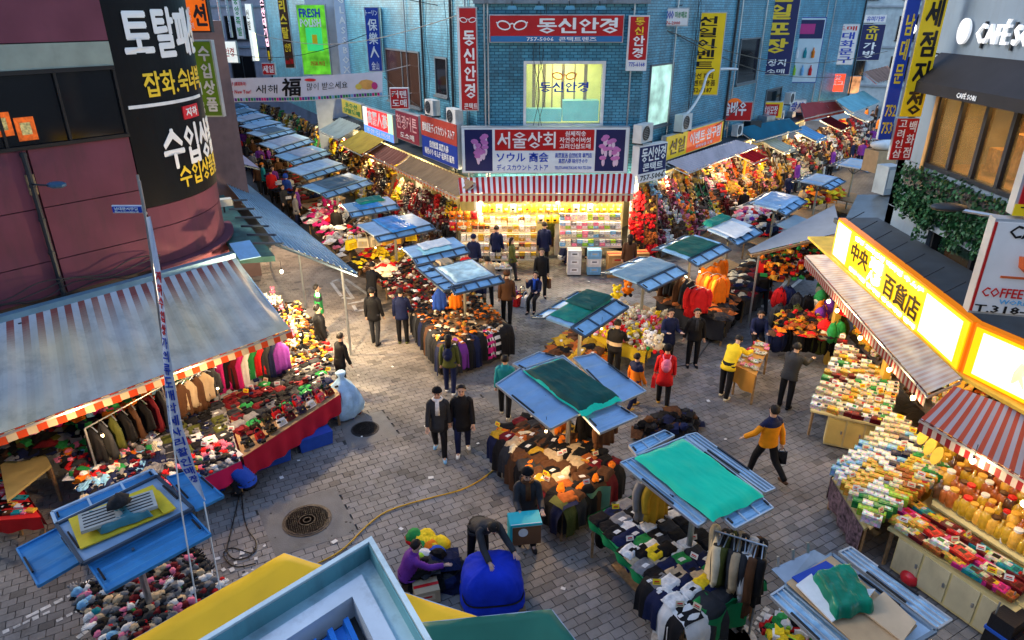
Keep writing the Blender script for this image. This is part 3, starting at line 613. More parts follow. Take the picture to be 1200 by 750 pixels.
# new year banner across the lane
a = PY(262, 92, 30); b = PY(448, 84, 30); c = PY(448, 113, 30); d = PY(262, 120, 30)
bn = thing('street_banner', 'white new year banner with brush writing stretched across the left lane', 'banner', tuple(d))
q = [d - d, c - d, b - d, a - d]
def bf(u, v, q=q): p = bil(q, u, v); return p + Vector((0, .12 * math.sin(u * 9) * (1 - v * .4), -.05 * math.sin(math.pi * u)))
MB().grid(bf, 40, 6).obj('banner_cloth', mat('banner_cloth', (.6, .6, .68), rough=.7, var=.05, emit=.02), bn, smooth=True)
m = MB()
for i in range(60): m.box(bf(i / 60 + .008, .1) + Vector((0, -.03, 0)), (.09, .006, .12), col=PAL[rng.choice(pal('purple,teal,light blue,magenta,green'))])
m.obj('banner_print', M_plain, bn)
def bt(s, u0, u1, v0, v1, m_, bold=.01):
    cx, cz = (u0 + u1) / 2, (v0 + v1) / 2; w_ = (q[1] - q[0]).length
    text(s, bn, I4, (u1 - u0) * w_, (v1 - v0) * 1.05, m_, bold=bold, warp=lambda x, z, o: bf(cx + x / w_, cz + z / 1.05) + Vector((0, -.03 - o, 0)))
bt('Happy New Year!', .0, .17, .3, .52, M_tr, .02); bt('근하신년 (謹賀新年)', .0, .14, .66, .85, M_tr); bt('새해', .2, .34, .34, .7, M_tb, .0); bt('福', .37, .49, .22, .95, M_tb, .03); bt('많이 받으세요', .53, .78, .42, .72, M_tb, 0)
m = MB(); m.blob(bf(.9, .52) + Vector((0, -.02, 0)), (.35, .02, .2), col=(.8, .4, .1)); m.blob(bf(.85, .45) + Vector((0, -.03, 0)), (.15, .02, .12), col=(.8, .6, .1)); m.blob(bf(.95, .45) + Vector((0, -.03, 0)), (.13, .02, .15), col=(.6, .05, .2)); m.blob(bf(.55, .85) + Vector((0, -.03, 0)), (.25, .02, .06), col=(.7, .02, .03)); m.obj('printed_fruit', M_plain, bn)
m = MB(); m.tube([q[3], q[3] + Vector((-3, 0, .3))], .015, 4); m.tube([q[2], q[2] + Vector((1.2, .5, .25))], .015, 4); m.tube([q[1], q[1] + Vector((1.3, .5, .1))], .015, 4); m.obj('rope', M_white, bn)
# right lane signs
RS = Wall((5.96, 26.35), (9.13, 30.45))
wsign(RS, 0, (781, 160), (845, 166), 'shop_sign', 'yellow toy shop sign with a red oval, above the pale ribbed awning', 'sign', F_yel, [('r', .34, .06, .97, .94, face('orange_red', (.6, .07, .01), .15)), ('t', '선일', .06, .2, .3, .8, M_tb, .03), ('t', '이벤트·완구점', .38, .34, .94, .84, M_tw, .03), ('t', '파티용품 도매', .5, .12, .8, .26, M_tw)])
def up(tl, br, label, face_, el, dz=.5, name='projecting_sign', frame=None):
    px = (tl[0] + br[0]) / 2; u, z, w = CR.px(px, (tl[1] + br[1]) / 2); psign(w.y - dz, tl, br, name, label, face_, el, frame=frame)
up((810, 14), (841, 112), 'tall yellow vertical sign with black letters on the blue wall', F_yel, [('t', '선\n일\n이\n벤\n트', .22, .33, .78, .95, M_tb, .03), ('t', '풍선 파티\n이벤트 용품\n752-5187', .12, .04, .88, .28, M_tb)])
up((894, -20), (925, 88), 'dark navy vertical sign with yellow letters hanging high on the wall', F_navy, [('t', '선\n일\n포\n장', .25, .25, .82, .96, M_ty, .05), ('t', '포장지', .15, .1, .85, .18, M_tw), ('t', '도소매', .15, .02, .85, .07, M_tw)])
def bottles(o, w, h):
    for i in range(4):
        for k in range(2):
            m = MB(); m.lathe([(.09, 0), (.09, .3), (.03, .42), (.03, .5)], 8, (w * (.2 + i * .2), -.05, h * (.12 + k * .27)), PAL[('green', 'lime', 'light blue', 'red', 'gold', 'white', 'teal', 'orange')[i + 4 * k]]); m.obj('printed_bottle', M_plain, o)
up((921, 20), (956, 97), 'blue framed drinks poster with two rows of bottles', face('pale_poster', (.55, .65, .68)), [('r', .04, .68, .96, .96, F_navy), ('r', .25, .75, .75, .9, face('magenta_print', (.5, .03, .2))), ('f', bottles)], name='poster_board', frame=F_blue)
up((976, 28), (999, 76), 'white stationery sign with blue vertical letters', F_white, [('t', '대\n화\n문\n구', .4, .05, .9, .8, M_tbl, .03), ('t', '도매', .1, .84, .9, .95, M_tr)])
up((1008, 28), (1030, 71), 'navy bag shop sign with yellow and white letters', F_navy, [('t', '유\n미', .3, .55, .75, .95, M_ty, .04), ('t', '가\n방', .3, .08, .75, .5, M_tw, .04)])
up((1014, 17), (1038, 27), 'little white plate above the navy bag shop sign', F_white, [('t', '유미가방', .1, .2, .9, .8, M_tbl, .02)])
up((834, 119), (880, 142), 'red shop sign with a round emblem and a row of red battens', F_red, [('t', '솔바우', .28, .3, .84, 1.0, M_tw, .05), ('f', lambda o, w, h: MB().lathe([(.01, 0), (.36, 0), (.36, .03), (.01, .03)], 20).obj('round_emblem', face('orange_emblem', (.6, .12, .01), .1), o, loc=(w * .55, .02, h * .75)).__setattr__('rotation_euler', (R(90), 0, 0)))])
up((885, 119), (916, 139), 'yellow wrapping shop sign with a red oval', F_yel, [('r', .25, .15, .85, .85, F_red), ('t', '선일모장', .3, .25, .8, .75, M_tw, .02)])
up((918, 117), (943, 132), 'white sign with pale blue letters over the dark awning', F_white, [('t', '대광사', .1, .15, .9, .85, M_tbl, .03)])
up((973, 86), (988, 108), 'little red fast food sign on the shop roof', face('red_glow', (.7, .05, .02), .5), [('t', '핫\n도그', .1, .4, .9, .9, M_tw, .04)])
up((990, 89), (1006, 110), 'small sunset coloured picture board beside the food sign', face('sunset_print', (.6, .25, .1), .3, .6), [])

# ---- awnings
M_canvas = mat('awning_canvas', rough=.9, spec=.05, var=.12, vs=1.4, bump=.3, bs=3, attr=True, grime=.25)
M_canvas_clean = mat('awning_canvas_clean', rough=.65, var=.05, vs=1.4, attr=True)
def awning(label, A, B, C, D, n, ca, cb_, val=.22, va=None, vb=None, fade=None, cm=None, sag=.04, ribs=0., group=None, scallop=False, bars=True, cat='awning'):
    """A,B wall side left/right, C,D front right/left"""
    o = thing('awning', label, cat, tuple(D)); q = [p - D for p in (A, B, C, D)]; cm = cm or M_canvas
    def fn(u, v): p = bil(q, u, v); return p + Vector((0, 0, -sag * math.sin(math.pi * v) * (.7 + .3 * math.cos(u * n * 3.14)) + ribs * math.cos(u * n * 2 * math.pi)))
    def cf(u, v):
        c = ca if int(u * n * 2) % 2 == 0 else cb_
        if fade: k = fade(u, v); g = .5 + .9 * noise.noise(Vector((u * 7, v * 2.5, 9))); c = tuple(a * (1 - k) + (b * g + e * (1 - g)) * k for a, b, e in zip(c, FADE, (.68, .61, .52)))
        return c
    MB().grid(fn, n * (6 if ribs else (4 if fade else 2)), 44 if fade else 5, cf).obj('canvas', cm, o, smooth=bool(ribs))
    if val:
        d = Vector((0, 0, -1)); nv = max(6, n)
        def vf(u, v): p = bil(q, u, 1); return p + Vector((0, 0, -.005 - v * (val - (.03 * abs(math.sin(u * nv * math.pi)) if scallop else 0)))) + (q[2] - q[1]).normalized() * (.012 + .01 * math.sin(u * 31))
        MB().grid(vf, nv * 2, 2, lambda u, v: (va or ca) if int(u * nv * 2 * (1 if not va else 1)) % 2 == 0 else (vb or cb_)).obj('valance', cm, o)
    if bars:
        dz = Vector((0, 0, -.05))
        for a, b in ((q[0], q[1]), (q[3], q[2])): MB().bar(a + dz, b + dz, .04).obj('rail', M_frame2, o)
        for i in range(4):
            u = i / 3; a = bil(q, u, 0) + dz * 1.8; b = bil(q, u, 1) + dz * 1.8; MB().bar(a, b, .035).obj('arm', M_frame2, o)
    return o
FADE = (.82, .64, .4)
wh = (.72, .7, .68); rd = (.42, .004, .008)
# big faded awning left
A = G(0, 379, 3.2); B = G(277, 302, 3.2); D = G(0, 508, 2.3); C = G(341, 385, 2.3)
k = .65; A2 = A + (A - B) * k; D2 = D + (D - C) * k
def bigfade(u, v):
    n = noise.noise(Vector((u * 9, v * 3, 1))) * .5 + noise.noise(Vector((u * 40, v * 2, 5))) * .22
    return min(.93, max(.08, .1 + 2.9 * (v - .06) + n * .55))
aw = awning('large sun bleached red striped awning of the left market building, stripes faded to grey', A2, B, C, D2, 32, (.25, .04, .04), (.5, .52, .55), val=.0, fade=bigfade, sag=.1)
q = [D2 - D2, C - D2]; m = MB(); NV = 60
for i in range(NV):
    p0 = q[1] * (i / NV); p1 = q[1] * ((i + 1) / NV); m.add([p0 + Vector((0, 0, -.01)), p1 + Vector((0, 0, -.01)), p1 + Vector((.03, -.02, -.2 - .01 * (i % 3))), p0 + Vector((.03, -.02, -.2))], [(0, 1, 2, 3)], (.62, .07, .02) if i % 2 else (.62, .5, .3))
m.obj('valance', M_canvas, aw)
gm = MB().bar(A2 + Vector((-.08, .06, .06)), B + Vector((-.08, .06, .06)), .2, .12); g_ = gm.obj('gutter', mat('gutter_blue', (.2, .36, .46), rough=.4, metal=.3, grime=.2)); g_['label'] = 'pale blue metal gutter along the top of the faded awning'; g_['category'] = 'gutter'
# centre awning
A = CF.p(CF.px(545, 203, .45)[0] - .25, 3.25, .45); B = CF.p(CF.px(735, 203, .45)[0] + .3, 3.42, .45); D = PY(539, 224, 23.7); C = PY(742, 229, 23.7); z = (C.z + D.z) / 2; D.z = C.z = z
awning('crisp red and white striped awning of the central shop', A, B, C, D, 31, rd, wh, val=.3, scallop=True, cm=M_canvas_clean, va=rd, vb=(.75, .6, .4))
# left lane awnings
def lane_awning(w, x0, x1, zt, zb, off0, off1, label, n, ca, cb_, **k):
    u0 = w.px(x0[0], x0[1], off1)[0]; u1 = w.px(x1[0], x1[1], off1)[0]
    awning(label, w.p(u0, zt, off0), w.p(u1, zt, off0), w.p(u1, zb, off1), w.p(u0, zb, off1), n, ca, cb_, **k)
lane_awning(LS, (462, 178), (535, 210), 3.25, 2.85, .0, .75, 'old tan corrugated awning left of the striped one', 20, (.3, .2, .11), (.26, .17, .1), val=.16, va=(.5, .12, .04), vb=(.55, .42, .25), ribs=.02)
lane_awning(LS, (423, 160), (461, 178), 3.25, 2.85, .0, .7, 'faded brown red awning beyond the tan one', 14, (.24, .1, .07), (.3, .14, .1), val=.16, va=(.5, .12, .04), vb=(.55, .42, .25), ribs=.02)
lane_awning(LS, (395, 148), (421, 160), 3.5, 2.95, .0, 1.2, 'mustard yellow tin awning over the bright little shop', 8, (.5, .36, .06), (.48, .34, .06), val=.0, ribs=.015)
lane_awning(LS, (372, 140), (394, 148), 3.7, 3.15, .0, 1.2, 'pale grey green tin awning at the far left shops', 8, (.4, .46, .4), (.38, .44, .4), val=.0, ribs=.015)
# right lane awnings
RA = Wall((6.3, 27.9), (40, 67))
def quad_awning(pxs, zs, label, n, ca, cb_, **k): P = [G(p[0], p[1], z) for p, z in zip(pxs, zs)]; awning(label, *P, n, ca, cb_, **k)
quad_awning([(780, 190), (862, 164), (888, 171), (806, 202)], [3.6, 3.6, 3.1, 3.1], 'pale pink grey ribbed awning of the toy shop', 26, (.55, .45, .46), (.5, .42, .44), val=.07, ribs=.012, sag=0)
quad_awning([(864, 150), (925, 138), (940, 150), (886, 165)], [3.9, 3.9, 3.35, 3.35], 'dark teal canvas awning next to the toy shop', 6, (.02, .12, .18), (.02, .12, .18), val=.1)
quad_awning([(938, 121), (980, 117), (990, 128), (943, 138)], [4.2, 4.2, 3.6, 3.6], 'dull red canvas awning with a dark side flap', 6, (.35, .06, .06), (.33, .06, .06), val=.2, va=(.3, .05, .05), vb=(.35, .08, .05))
quad_awning([(980, 117), (1012, 106), (1032, 119), (1000, 131)], [4.3, 4.3, 3.8, 3.8], 'pale turquoise awning far along the right lane', 5, (.22, .48, .52), (.2, .45, .5), val=.05)
quad_awning([(1012, 84), (1040, 77), (1053, 90), (1028, 97)], [5.4, 5.4, 5.0, 5.0], 'brown tin canopy farthest along the right lane', 8, (.38, .2, .14), (.36, .2, .14), val=.0, ribs=.02)
# right shop awnings
A = Vector((8.28, 17.0, 3.0)); B = Vector((7.78, 10.4, 3.0)); C = G(1087, 461, 2.68); D = G(944, 299, 2.68)
def f2(u, v): return .5 + .3 * noise.noise(Vector((u * 20, v * 3, 0)))
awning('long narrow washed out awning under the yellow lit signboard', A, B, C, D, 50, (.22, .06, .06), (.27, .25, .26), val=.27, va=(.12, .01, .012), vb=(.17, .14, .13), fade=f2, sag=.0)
A = G(1118, 452, 2.95); B = A + (G(1200, 482, 2.95) - A) * 1.6; D = G(1079, 490, 2.55); C = D + (G(1200, 560, 2.55) - D) * 1.35
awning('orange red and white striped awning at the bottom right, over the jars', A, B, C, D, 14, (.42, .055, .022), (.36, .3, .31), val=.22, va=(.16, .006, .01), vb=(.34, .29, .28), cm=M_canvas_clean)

# ---- corrugated canopies on the left lane
def rib_sheet(label, q, n, amp, mt, name='corrugated_canopy', cat='canopy', th=0., bars=True, along='u'):
    """q: corners; ribs run from edge q0q1 to edge q3q2"""
    o = thing(name, label, cat, tuple(q[0])); qq = [p - q[0] for p in q]
    MB().grid(lambda u, v: bil(qq, u, v) + Vector((0, 0, amp * (1 if (u * n) % 1 < .25 else 0))), n * 8, 3).obj('metal_sheet', mt, o)
    if bars:
        dz = Vector((0, 0, -.06))
        for v in (0., .33, .66, 1.): MB().bar(bil(qq, 0, v) + dz, bil(qq, 1, v) + dz, .05).obj('rafter', M_frame, o)
    return o
M_corr = mat('pale_blue_tin', (.3, .44, .54), rough=.4, metal=.15, var=.15, grime=.3)
a0 = G(236, 180, 3.45); a1 = G(250, 184, 2.75); b0 = G(322, 284, 3.35); b1 = G(419, 321, 2.62)
rib_sheet('long pale blue corrugated canopy along the left side of the lane', [a0, a1, b1, b0], 14, .035, M_corr)
for i in range(5):
    p = a1.lerp(b1, i / 4 * .92 + .05) + Vector((-.25, .1, 0)); t = MB().tube([(0, 0, 0), (0, 0, p.z)], .035, 8).obj('canopy_post', M_steel, loc=(p.x, p.y, 0)); t['label'] = 'steel post holding up the corrugated canopy'; t['category'] = 'post'; t['group'] = 'posts of the corrugated canopy'
rib_sheet('mauve tinted sheet canopy beyond the corrugated one', [G(228, 140, 3.4), G(247, 152, 2.8), G(304, 197, 2.7), G(240, 181, 3.4)], 3, .01, mat('mauve_tin', (.38, .3, .42), rough=.5))
# low roof with clutter between mauve building and canopy
rf = thing('lean_to_roof', 'dark green flat roof with pipes and boxes between the mauve wall and the canopy', 'roof', (0, 0, 0))
q = [G(242, 232, 3.3), G(262, 228, 3.3), G(322, 300, 3.1), G(275, 303, 3.1)]
MB().prism(q, .15).obj('roof_deck', mat('green_roof', (.04, .12, .11), var=.4, vs=3, grime=.5), rf)
MB().prism([G(240, 236, 2.4), G(300, 232, 2.4), G(318, 290, 2.9), G(280, 305, 2.9)], .08).obj('lower_deck', M_dark, rf)
for i in range(6):
    a = G(262 + 7 * i, 235 + 10 * i, 3.35); MB().bar(a, a + Vector((.9, -.4, .12)), .05).obj('roof_bar', M_frame, rf)
m = MB().box((0, 0, 0), (.5, .9, .02), rx=.2); m.obj('loose_panel', M_blue, loc=tuple(G(287, 293, 3.4)), rotz=.6, label='loose blue metal sheet lying on the low dark roof', cat='panel')
for x, y, l in ((262, 241, 'cream camera box nearer the canopy'), (247, 257, 'cream camera box on the dark roof edge')):
    c = G(x, y, 3.6); o = thing('camera_box', l, 'box', tuple(c), .5); MB().box((0, 0, .1), (.5, .28, .2), taper=.95).obj('housing', mat('cream_plastic', (.65, .62, .5)), o); MB().box((.26, 0, .1), (.02, .2, .13)).obj('lens_window', M_black, o); MB().box((0, 0, -.1), (.05, .05, .2)).obj('mount', M_dark, o)

# ---- right corner building (cafe)
RW = Wall((9.5, 17.0), (9.5, 5.0))
cafe = thing('cafe_building', 'pale blue grey rendered corner building with amber windows and ivy, on the right', 'building', (9.5, 17, 0)); ct = -Vector(cafe.location)
M_rend = mat('blue_grey_render', (.16, .21, .26), rough=.55, var=.1, vs=.8, grime=.2); M_trim = mat('dark_trim', (.03, .032, .036), rough=.35)
def kchild(mb, name, mt, smooth=False, parent=None):
    mb.v = [tuple(Vector(p) + ct) for p in mb.v]; return mb.obj(name, mt, parent or cafe, smooth)
def RB(u0, u1, z0, z1, o0, o1): m = MB(); RW.box(m, u0, u1, z0, z1, o0, o1); return m
WA = (1.15, 5.3, 5.52, 7.22)   # amber window opening u0,u1,z0,z1
LWN = (1.9, 4.9, 3.2, 4.35)    # lower dark window
for u0, u1, z0, z1 in ((0, WA[0], WA[2], WA[3]), (WA[1], 12, WA[2], WA[3]), (0, 12, WA[3], 7.9), (0, 12, 7.92, 9.1), (0, 12, 9.12, 19), (0, 12, LWN[3], WA[2]), (0, LWN[0], 3.1, LWN[3]), (LWN[1], 12, 3.1, LWN[3]), (LWN[0], LWN[1], 3.1, LWN[2])):
    kchild(RB(u0, u1, z0 + .008, z1 - .008, -.35, 0), 'wall_panel', M_rend)
kchild(RB(0, 12, 0, 12.4, -5, -2.5), 'inner_wall', mat('cafe_inner_wall', (.45, .25, .1), var=.3, vs=2))
m = MB().slab((9.5, 17.0), (15, 17.0), 0, 19, -.3); kchild(m, 'side_wall', M_rend)
m = MB(); RW.box(m, 0, 12, 5.3, 5.4, -2.5, -.35); RW.box(m, 0, 12, 7.4, 7.5, -2.5, -.35); kchild(m, 'floor_slab', M_wood)
kchild(RB(WA[0] - .12, WA[0], WA[2] - .1, WA[3] + .1, -.1, .05), 'window_reveal', mat('amber_wood', (.5, .26, .08), var=.2))
M_amber = mat('amber_pane', (.35, .2, .06), rough=.05, alpha=.35, var=.2)
wf = thing_window = None
m = MB(); RW.box(m, WA[0], WA[1], WA[2], WA[2] + .1, -.15, .03); RW.box(m, WA[0], WA[1], WA[3] - .1, WA[3], -.15, .03); wf = kchild(m, 'window', M_trim)
NW = 5
for i in range(NW + 1):
    u = WA[0] + (WA[1] - WA[0]) * i / NW; m = RB(u - .05, u + .05, WA[2] + .1, WA[3] - .1, -.12, .02); kchild(m, 'mullion', M_trim, parent=None)
for i in range(NW):
    u0 = WA[0] + (WA[1] - WA[0]) * i / NW + .05; u1 = WA[0] + (WA[1] - WA[0]) * (i + 1) / NW - .05; kchild(RB(u0, u1, WA[2] + .1, WA[3] - .1, -.08, -.06), 'pane', M_amber)
for i in range(3):
    c = RW.p(1.8 + i * 1.2, 6.9, -1.2) + ct; link('cafe_light', lamp(None, 25, (1, .55, .15), .15), cafe, loc=c)
for i in range(7):
    u = 1.4 + i * .55; kchild(RB(u, u + .4, 5.5, 5.5 + .5 + .4 * (i % 3), -1.5, -1.2), 'bookcase', mat('bookcase_wood', (.4, .22, .08), var=.5, vs=8))
kchild(RB(LWN[0], LWN[1], LWN[2], LWN[3], -.3, -.25), 'pane', mat('green_dark_glass', (.01, .025, .022), rough=.08))
kchild(RB(LWN[0] - .3, LWN[1] + .2, LWN[3], LWN[3] + .12, 0, .22), 'ledge', M_rend)
for i in range(3): kchild(RB(LWN[0] + i * 1.45, LWN[0] + i * 1.45 + .08, LWN[2], LWN[3], -.24, -.1), 'mullion', M_trim)
aw = thing('black_awning', 'black canvas awning with small white lettering above the amber windows', 'awning', tuple(RW.p(.8, 7.2)))
at = -Vector(aw.location); A = RW.p(.75, 7.95, .02); B = RW.p(6.6, 7.95, .02); C = RW.p(6.6, 7.38, .62); D = RW.p(.75, 7.38, .62)
m = MB().grid(lambda u, v: bil([A, B, C, D], u, v) + at, 8, 4); m.grid(lambda u, v: bil([D, C, C + Vector((0, 0, -.22)), D + Vector((0, 0, -.22))], u, v) + at, 8, 1); m.add([A + at, D + at, D + at + Vector((0, 0, -.22)), A + at + Vector((0, 0, -.7))], [(0, 1, 2, 3)]); m.obj('canvas', mat('black_canvas', (.012, .011, .014), rough=.6, var=.2), aw)
Mx = Matrix.Rotation(R(-90), 4, 'Z')
text('CAFÉ SORI', aw, Matrix.Translation(RW.p(3.0, 7.27, .635) + at) @ Mx, .62, .12, M_tw)
# raised cafe lettering
cs = thing('cafe_lettering', 'white raised letters CAFÉ SORI with a bean shaped disc, on the grey wall', 'sign', tuple(RW.p(1.5, 8.4, .05)))
text('CAFÉ SORI', cs, Matrix.Translation((0, -1.45, .02)) @ Mx, 2.0, .46, mat('lit_letter_white', (.85, .85, .85), emit=.12, var=0), ext=.06, bold=.01)
m = MB().lathe([(.01, 0), (.2, 0), (.2, .06), (.01, .06)], 24); m.v = [(-z, x, y * 1.25) for x, y, z in m.v]; m.obj('white_disc', mat('lit_letter_white'), cs)
for k in range(3): MB().box((.02, -.6 - .9 * k, -.05), (.04, .05, .5)).obj('bracket', M_trim, cs)
# ivy
iv = thing('ivy_planter', 'long planter of trailing ivy under the amber windows', 'plant', tuple(RW.p(.9, 5.1, .1)))
it = -Vector(iv.location); m = RB(1.0, 5.6, 5.1, 5.42, .02, .32); m.v = [tuple(Vector(p) + it) for p in m.v]; m.obj('planter_box', M_trim, iv)
M_leaf = mat('ivy_leaf', rough=.5, attr=True, var=.2, vs=10); m = MB(); r = random.Random(5)
for i in range(6500):
    u = .75 + 4.9 * r.random(); low = .55 + .5 * noise.noise(Vector((u * 1.7, 0, 3))) + .25 * noise.noise(Vector((u * 6, 0, 8))); z = 5.5 - (low + .25) * r.random() ** .8 * 1.35 + r.uniform(-.03, .1); oo = .1 + .3 * r.random() + .1 * noise.noise(Vector((u * 3, z * 3, 0)))
    c = RW.p(u, z, oo) + it; s = r.uniform(.03, .06); n1 = Vector((r.uniform(-1, .2), r.uniform(-1, 1), r.uniform(-.3, 1))).normalized(); x = n1.orthogonal().normalized(); y = n1.cross(x); g = r.uniform(.5, 1.4)
    m.add([c - x * s, c + y * s * .7, c + x * s * 1.2, c - y * s * .7], [(0, 1, 2, 3)], (.02 * g, .085 * g, .028 * g))
m.obj('leaves', M_leaf, iv, kind='stuff')
# corner banners
YB = 15.9
psign(YB, (1084, -30), (1068, 130), 'x', '', F_yel, []) if False else None
def vb(x0, x1, z0, z1, label, face_, el, y=YB): return board('vertical_banner', label, 'sign', Vector((x0, y, z1)), Vector((x1, y, z0)), .08, face_, F_frame, el, border=.01)
vb(8.68, 9.17, 6.62, 9.6, 'tall yellow vertical sign with black letters on the corner of the pale building', F_yel, [('t', '면\n세\n점\n지\n정', .18, .02, .85, 1.0, M_tb, .04)])
vb(8.66, 9.16, 5.66, 6.59, 'red vertical sign with white letters below the yellow one', F_red, [('t', '백\n화\n점', .56, .06, .92, .94, M_tw, .02), ('t', '고\n려\n인\n삼', .1, .06, .46, .96, M_tw, .02)])
vb(8.36, 8.65, 6.1, 9.6, 'narrow blue vertical sign with yellow characters left of the yellow one', F_blue, [('t', '남\n대\n문', .2, .35, .8, .75, M_ty, .03), ('t', '752\n753', .1, .04, .9, .22, M_ty)], YB + .1)
# globe lamp
gl = thing('globe_lamp', 'round white glowing globe lamp by the blue vertical sign', 'lamp', tuple(PY(1064, 34, 16.2)))
MB().blob((0, 0, 0), .16, 20, 12).obj('globe', mat('globe_glow', (1, .97, .9), emit=1.5, var=0), gl, smooth=True); MB().tube([(0, 0, .15), (0, 0, .25), (.5, .3, .3)], .02, 6).obj('bracket', M_dark, gl)
# street lamp arm
sl = thing('street_lamp', 'slim street lamp arm reaching out in front of the ivy', 'lamp', tuple(RW.p(6.2, 5.35, .0)))
e = PY(1092, 238, 12.2) - Vector(sl.location); m = MB(); m.tube([(0, 0, 0), e * .5 + Vector((0, 0, .05)), e + (-e).normalized() * .5], .035, 8); m.obj('arm', M_frame2, sl)
m = MB(); m.blob(e + (-e).normalized() * .28, (.34, .2, .07), 12, 6); h = m.obj('lamp_head', M_dark, sl, smooth=True)
# coffee board at right edge
cb2 = board('coffee_signboard', 'white coffee and drink board with a red cup at the right edge', 'sign', Vector((6.75, 9.3, 6.15)), Vector((8.4, 8.9, 4.72)), .22, F_white, F_frame,
      [('r', 0, .03, .02, .97, F_red), ('t', 'CAFE', .12, .82, .45, .95, M_tb, .02), ('t', 'COFFEE & DRINK', .05, .2, .75, .3, M_tr, .02), ('t', 'WORLD BEER', .2, .13, .65, .18, mat('sky_lettering', (.1, .4, .7))), ('t', 'T.318-9020', .03, .03, .72, .11, M_tb, .02),
       ('f', lambda o, w, h: [MB().lathe([(.08, 0), (.2, .1), (.23, .26), (.2, .26)], 16, (w * .38, -.03, h * .46)).obj('printed_cup', mat('cup_red', (.65, .12, .03)), o), MB().box((w * .36, -.03, h * .42), (.7, .02, .03)).obj('printed_saucer', mat('cup_red'), o)])])
cb3 = board('coffee_signboard', 'upper red and yellow board above the coffee board at the right edge', 'sign', Vector((6.95, 9.3, 7.3)), Vector((8.4, 8.9, 6.2)), .22, F_red, F_frame, [('t', '커피', .1, .3, .6, .9, M_ty, .04), ('r', 0, 0, .5, .15, F_yel), ('t', 'TEL', .05, .02, .4, .12, M_tb)])
# yellow lit signboard
ZL0, ZL1 = 3.0, 3.98
a = Vector((8.32, 17.0, 0)); b = Vector((7.82, 10.6, 0)); c = b + (Vector((8.32, 9.2, 0)) - b) * 2.2
F_ylit = mat('lit_yellow_face', (.9, .62, .01), rough=.35, emit=.21, ecol=(1, .52, .0), var=.0); F_wlit = mat('lit_white_panel', (.95, .93, .8), rough=.35, emit=.36, ecol=(1, .93, .72), var=0); F_olit = mat('lit_orange_frame', (.7, .18, .005), rough=.4, emit=.15, var=0)
M_brown = mat('brown_black_lettering', (.03, .012, .004), rough=.4, var=0); M_wl = mat('white_glow_lettering', (.95, .93, .75), emit=1.6, var=0)
lb = board('lit_signboard', 'long yellow backlit signboard with dark chinese characters over the ginseng shop', 'sign', a + Vector((0, 0, ZL1)), b + Vector((0, 0, ZL0)), .16, F_ylit, F_olit,
      [('r', .02, .06, .15, .93, F_wlit), ('r', .76, .1, .965, .9, F_wlit), ('t', '中央', .19, .32, .34, .76, M_brown, .03), ('t', '高麗', .36, .5, .46, .78, M_wl, .04), ('t', '人蔘', .36, .2, .46, .46, M_wl, .04), ('t', '百貨店', .49, .2, .74, .68, M_brown, .03), ('t', '안녕 고려인삼 백화점 キムチ', .2, .82, .74, .93, M_wl, .02), ('t', '건강식품 면세점 홍삼제품 판매', .2, .06, .74, .15, M_wl, .02)], border=.04)
def ginseng(o, w, h):
    m = MB(); m.tube([(w * .3, -.03, h * .68), (w * .29, -.03, h * .5), (w * .27, -.03, h * .3)], [.05, .08, .02], 7); m.tube([(w * .29, -.03, h * .5), (w * .33, -.03, h * .28)], [.05, .01], 6); m.obj('printed_root', mat('root_print', (.85, .6, .15), emit=.9), o)
lb2 = board('lit_signboard', 'second yellow backlit signboard turning the corner with a ginseng root picture', 'sign', b + Vector((0.02, -.05, ZL1)), c + Vector((0, 0, ZL0)), .16, F_ylit, F_olit, [('r', .06, .12, .5, .9, F_wlit), ('f', ginseng)], border=.05)
for k in range(8):
    p = a.lerp(b, .06 + k * .125) + Vector((.1, 0, ZL1 + .04)); MB().tube([p - p, Vector((.35, 0, .22))], .012, 4).obj('sign_stay', M_dark, loc=tuple(p), label='thin metal stay on top of the yellow signboard', cat='bracket', group='stays on the yellow signboard')
# roof slab behind the signboard and shop body below
sb = thing('ginseng_shop', 'corner ginseng shop with a bright yellow interior under the signboard', 'shop', (8.5, 12, 0)); st = -Vector(sb.location)
def schild(m, name, mt): m.v = [tuple(Vector(p) + st) for p in m.v]; return m.obj(name, mt, sb)
schild(MB().prism([Vector((8.35, 17.3, 3.9)), Vector((8.15, 10.6, 3.9)), Vector((9.48, 8.0, 3.9)), Vector((9.48, 17.3, 3.9))], .12), 'roof', mat('grey_roof', (.05, .06, .07), rough=.7, grime=.5))
schild(MB().slab((10.2, 18.5), (10.2, 4), 0, 3.2, .15), 'back_wall', mat('yellow_wall', (.75, .45, .05), rough=.6, var=.2))
schild(MB().prism([Vector((8.3, 18.5, 3.02)), Vector((7.8, 10.4, 3.02)), Vector((9.0, 6, 3.02)), Vector((12, 6, 3.02)), Vector((12, 18.5, 3.02))], .06), 'ceiling', mat('yellow_wall'))
for p in ((8.6, 16.6), (8.35, 13.5), (8.1, 10.9), (8.9, 8.7)): schild(MB().box((p[0], p[1], 1.5), (.16, .16, 3.0)), 'pillar', mat('golden_paint', (.6, .35, .05)))
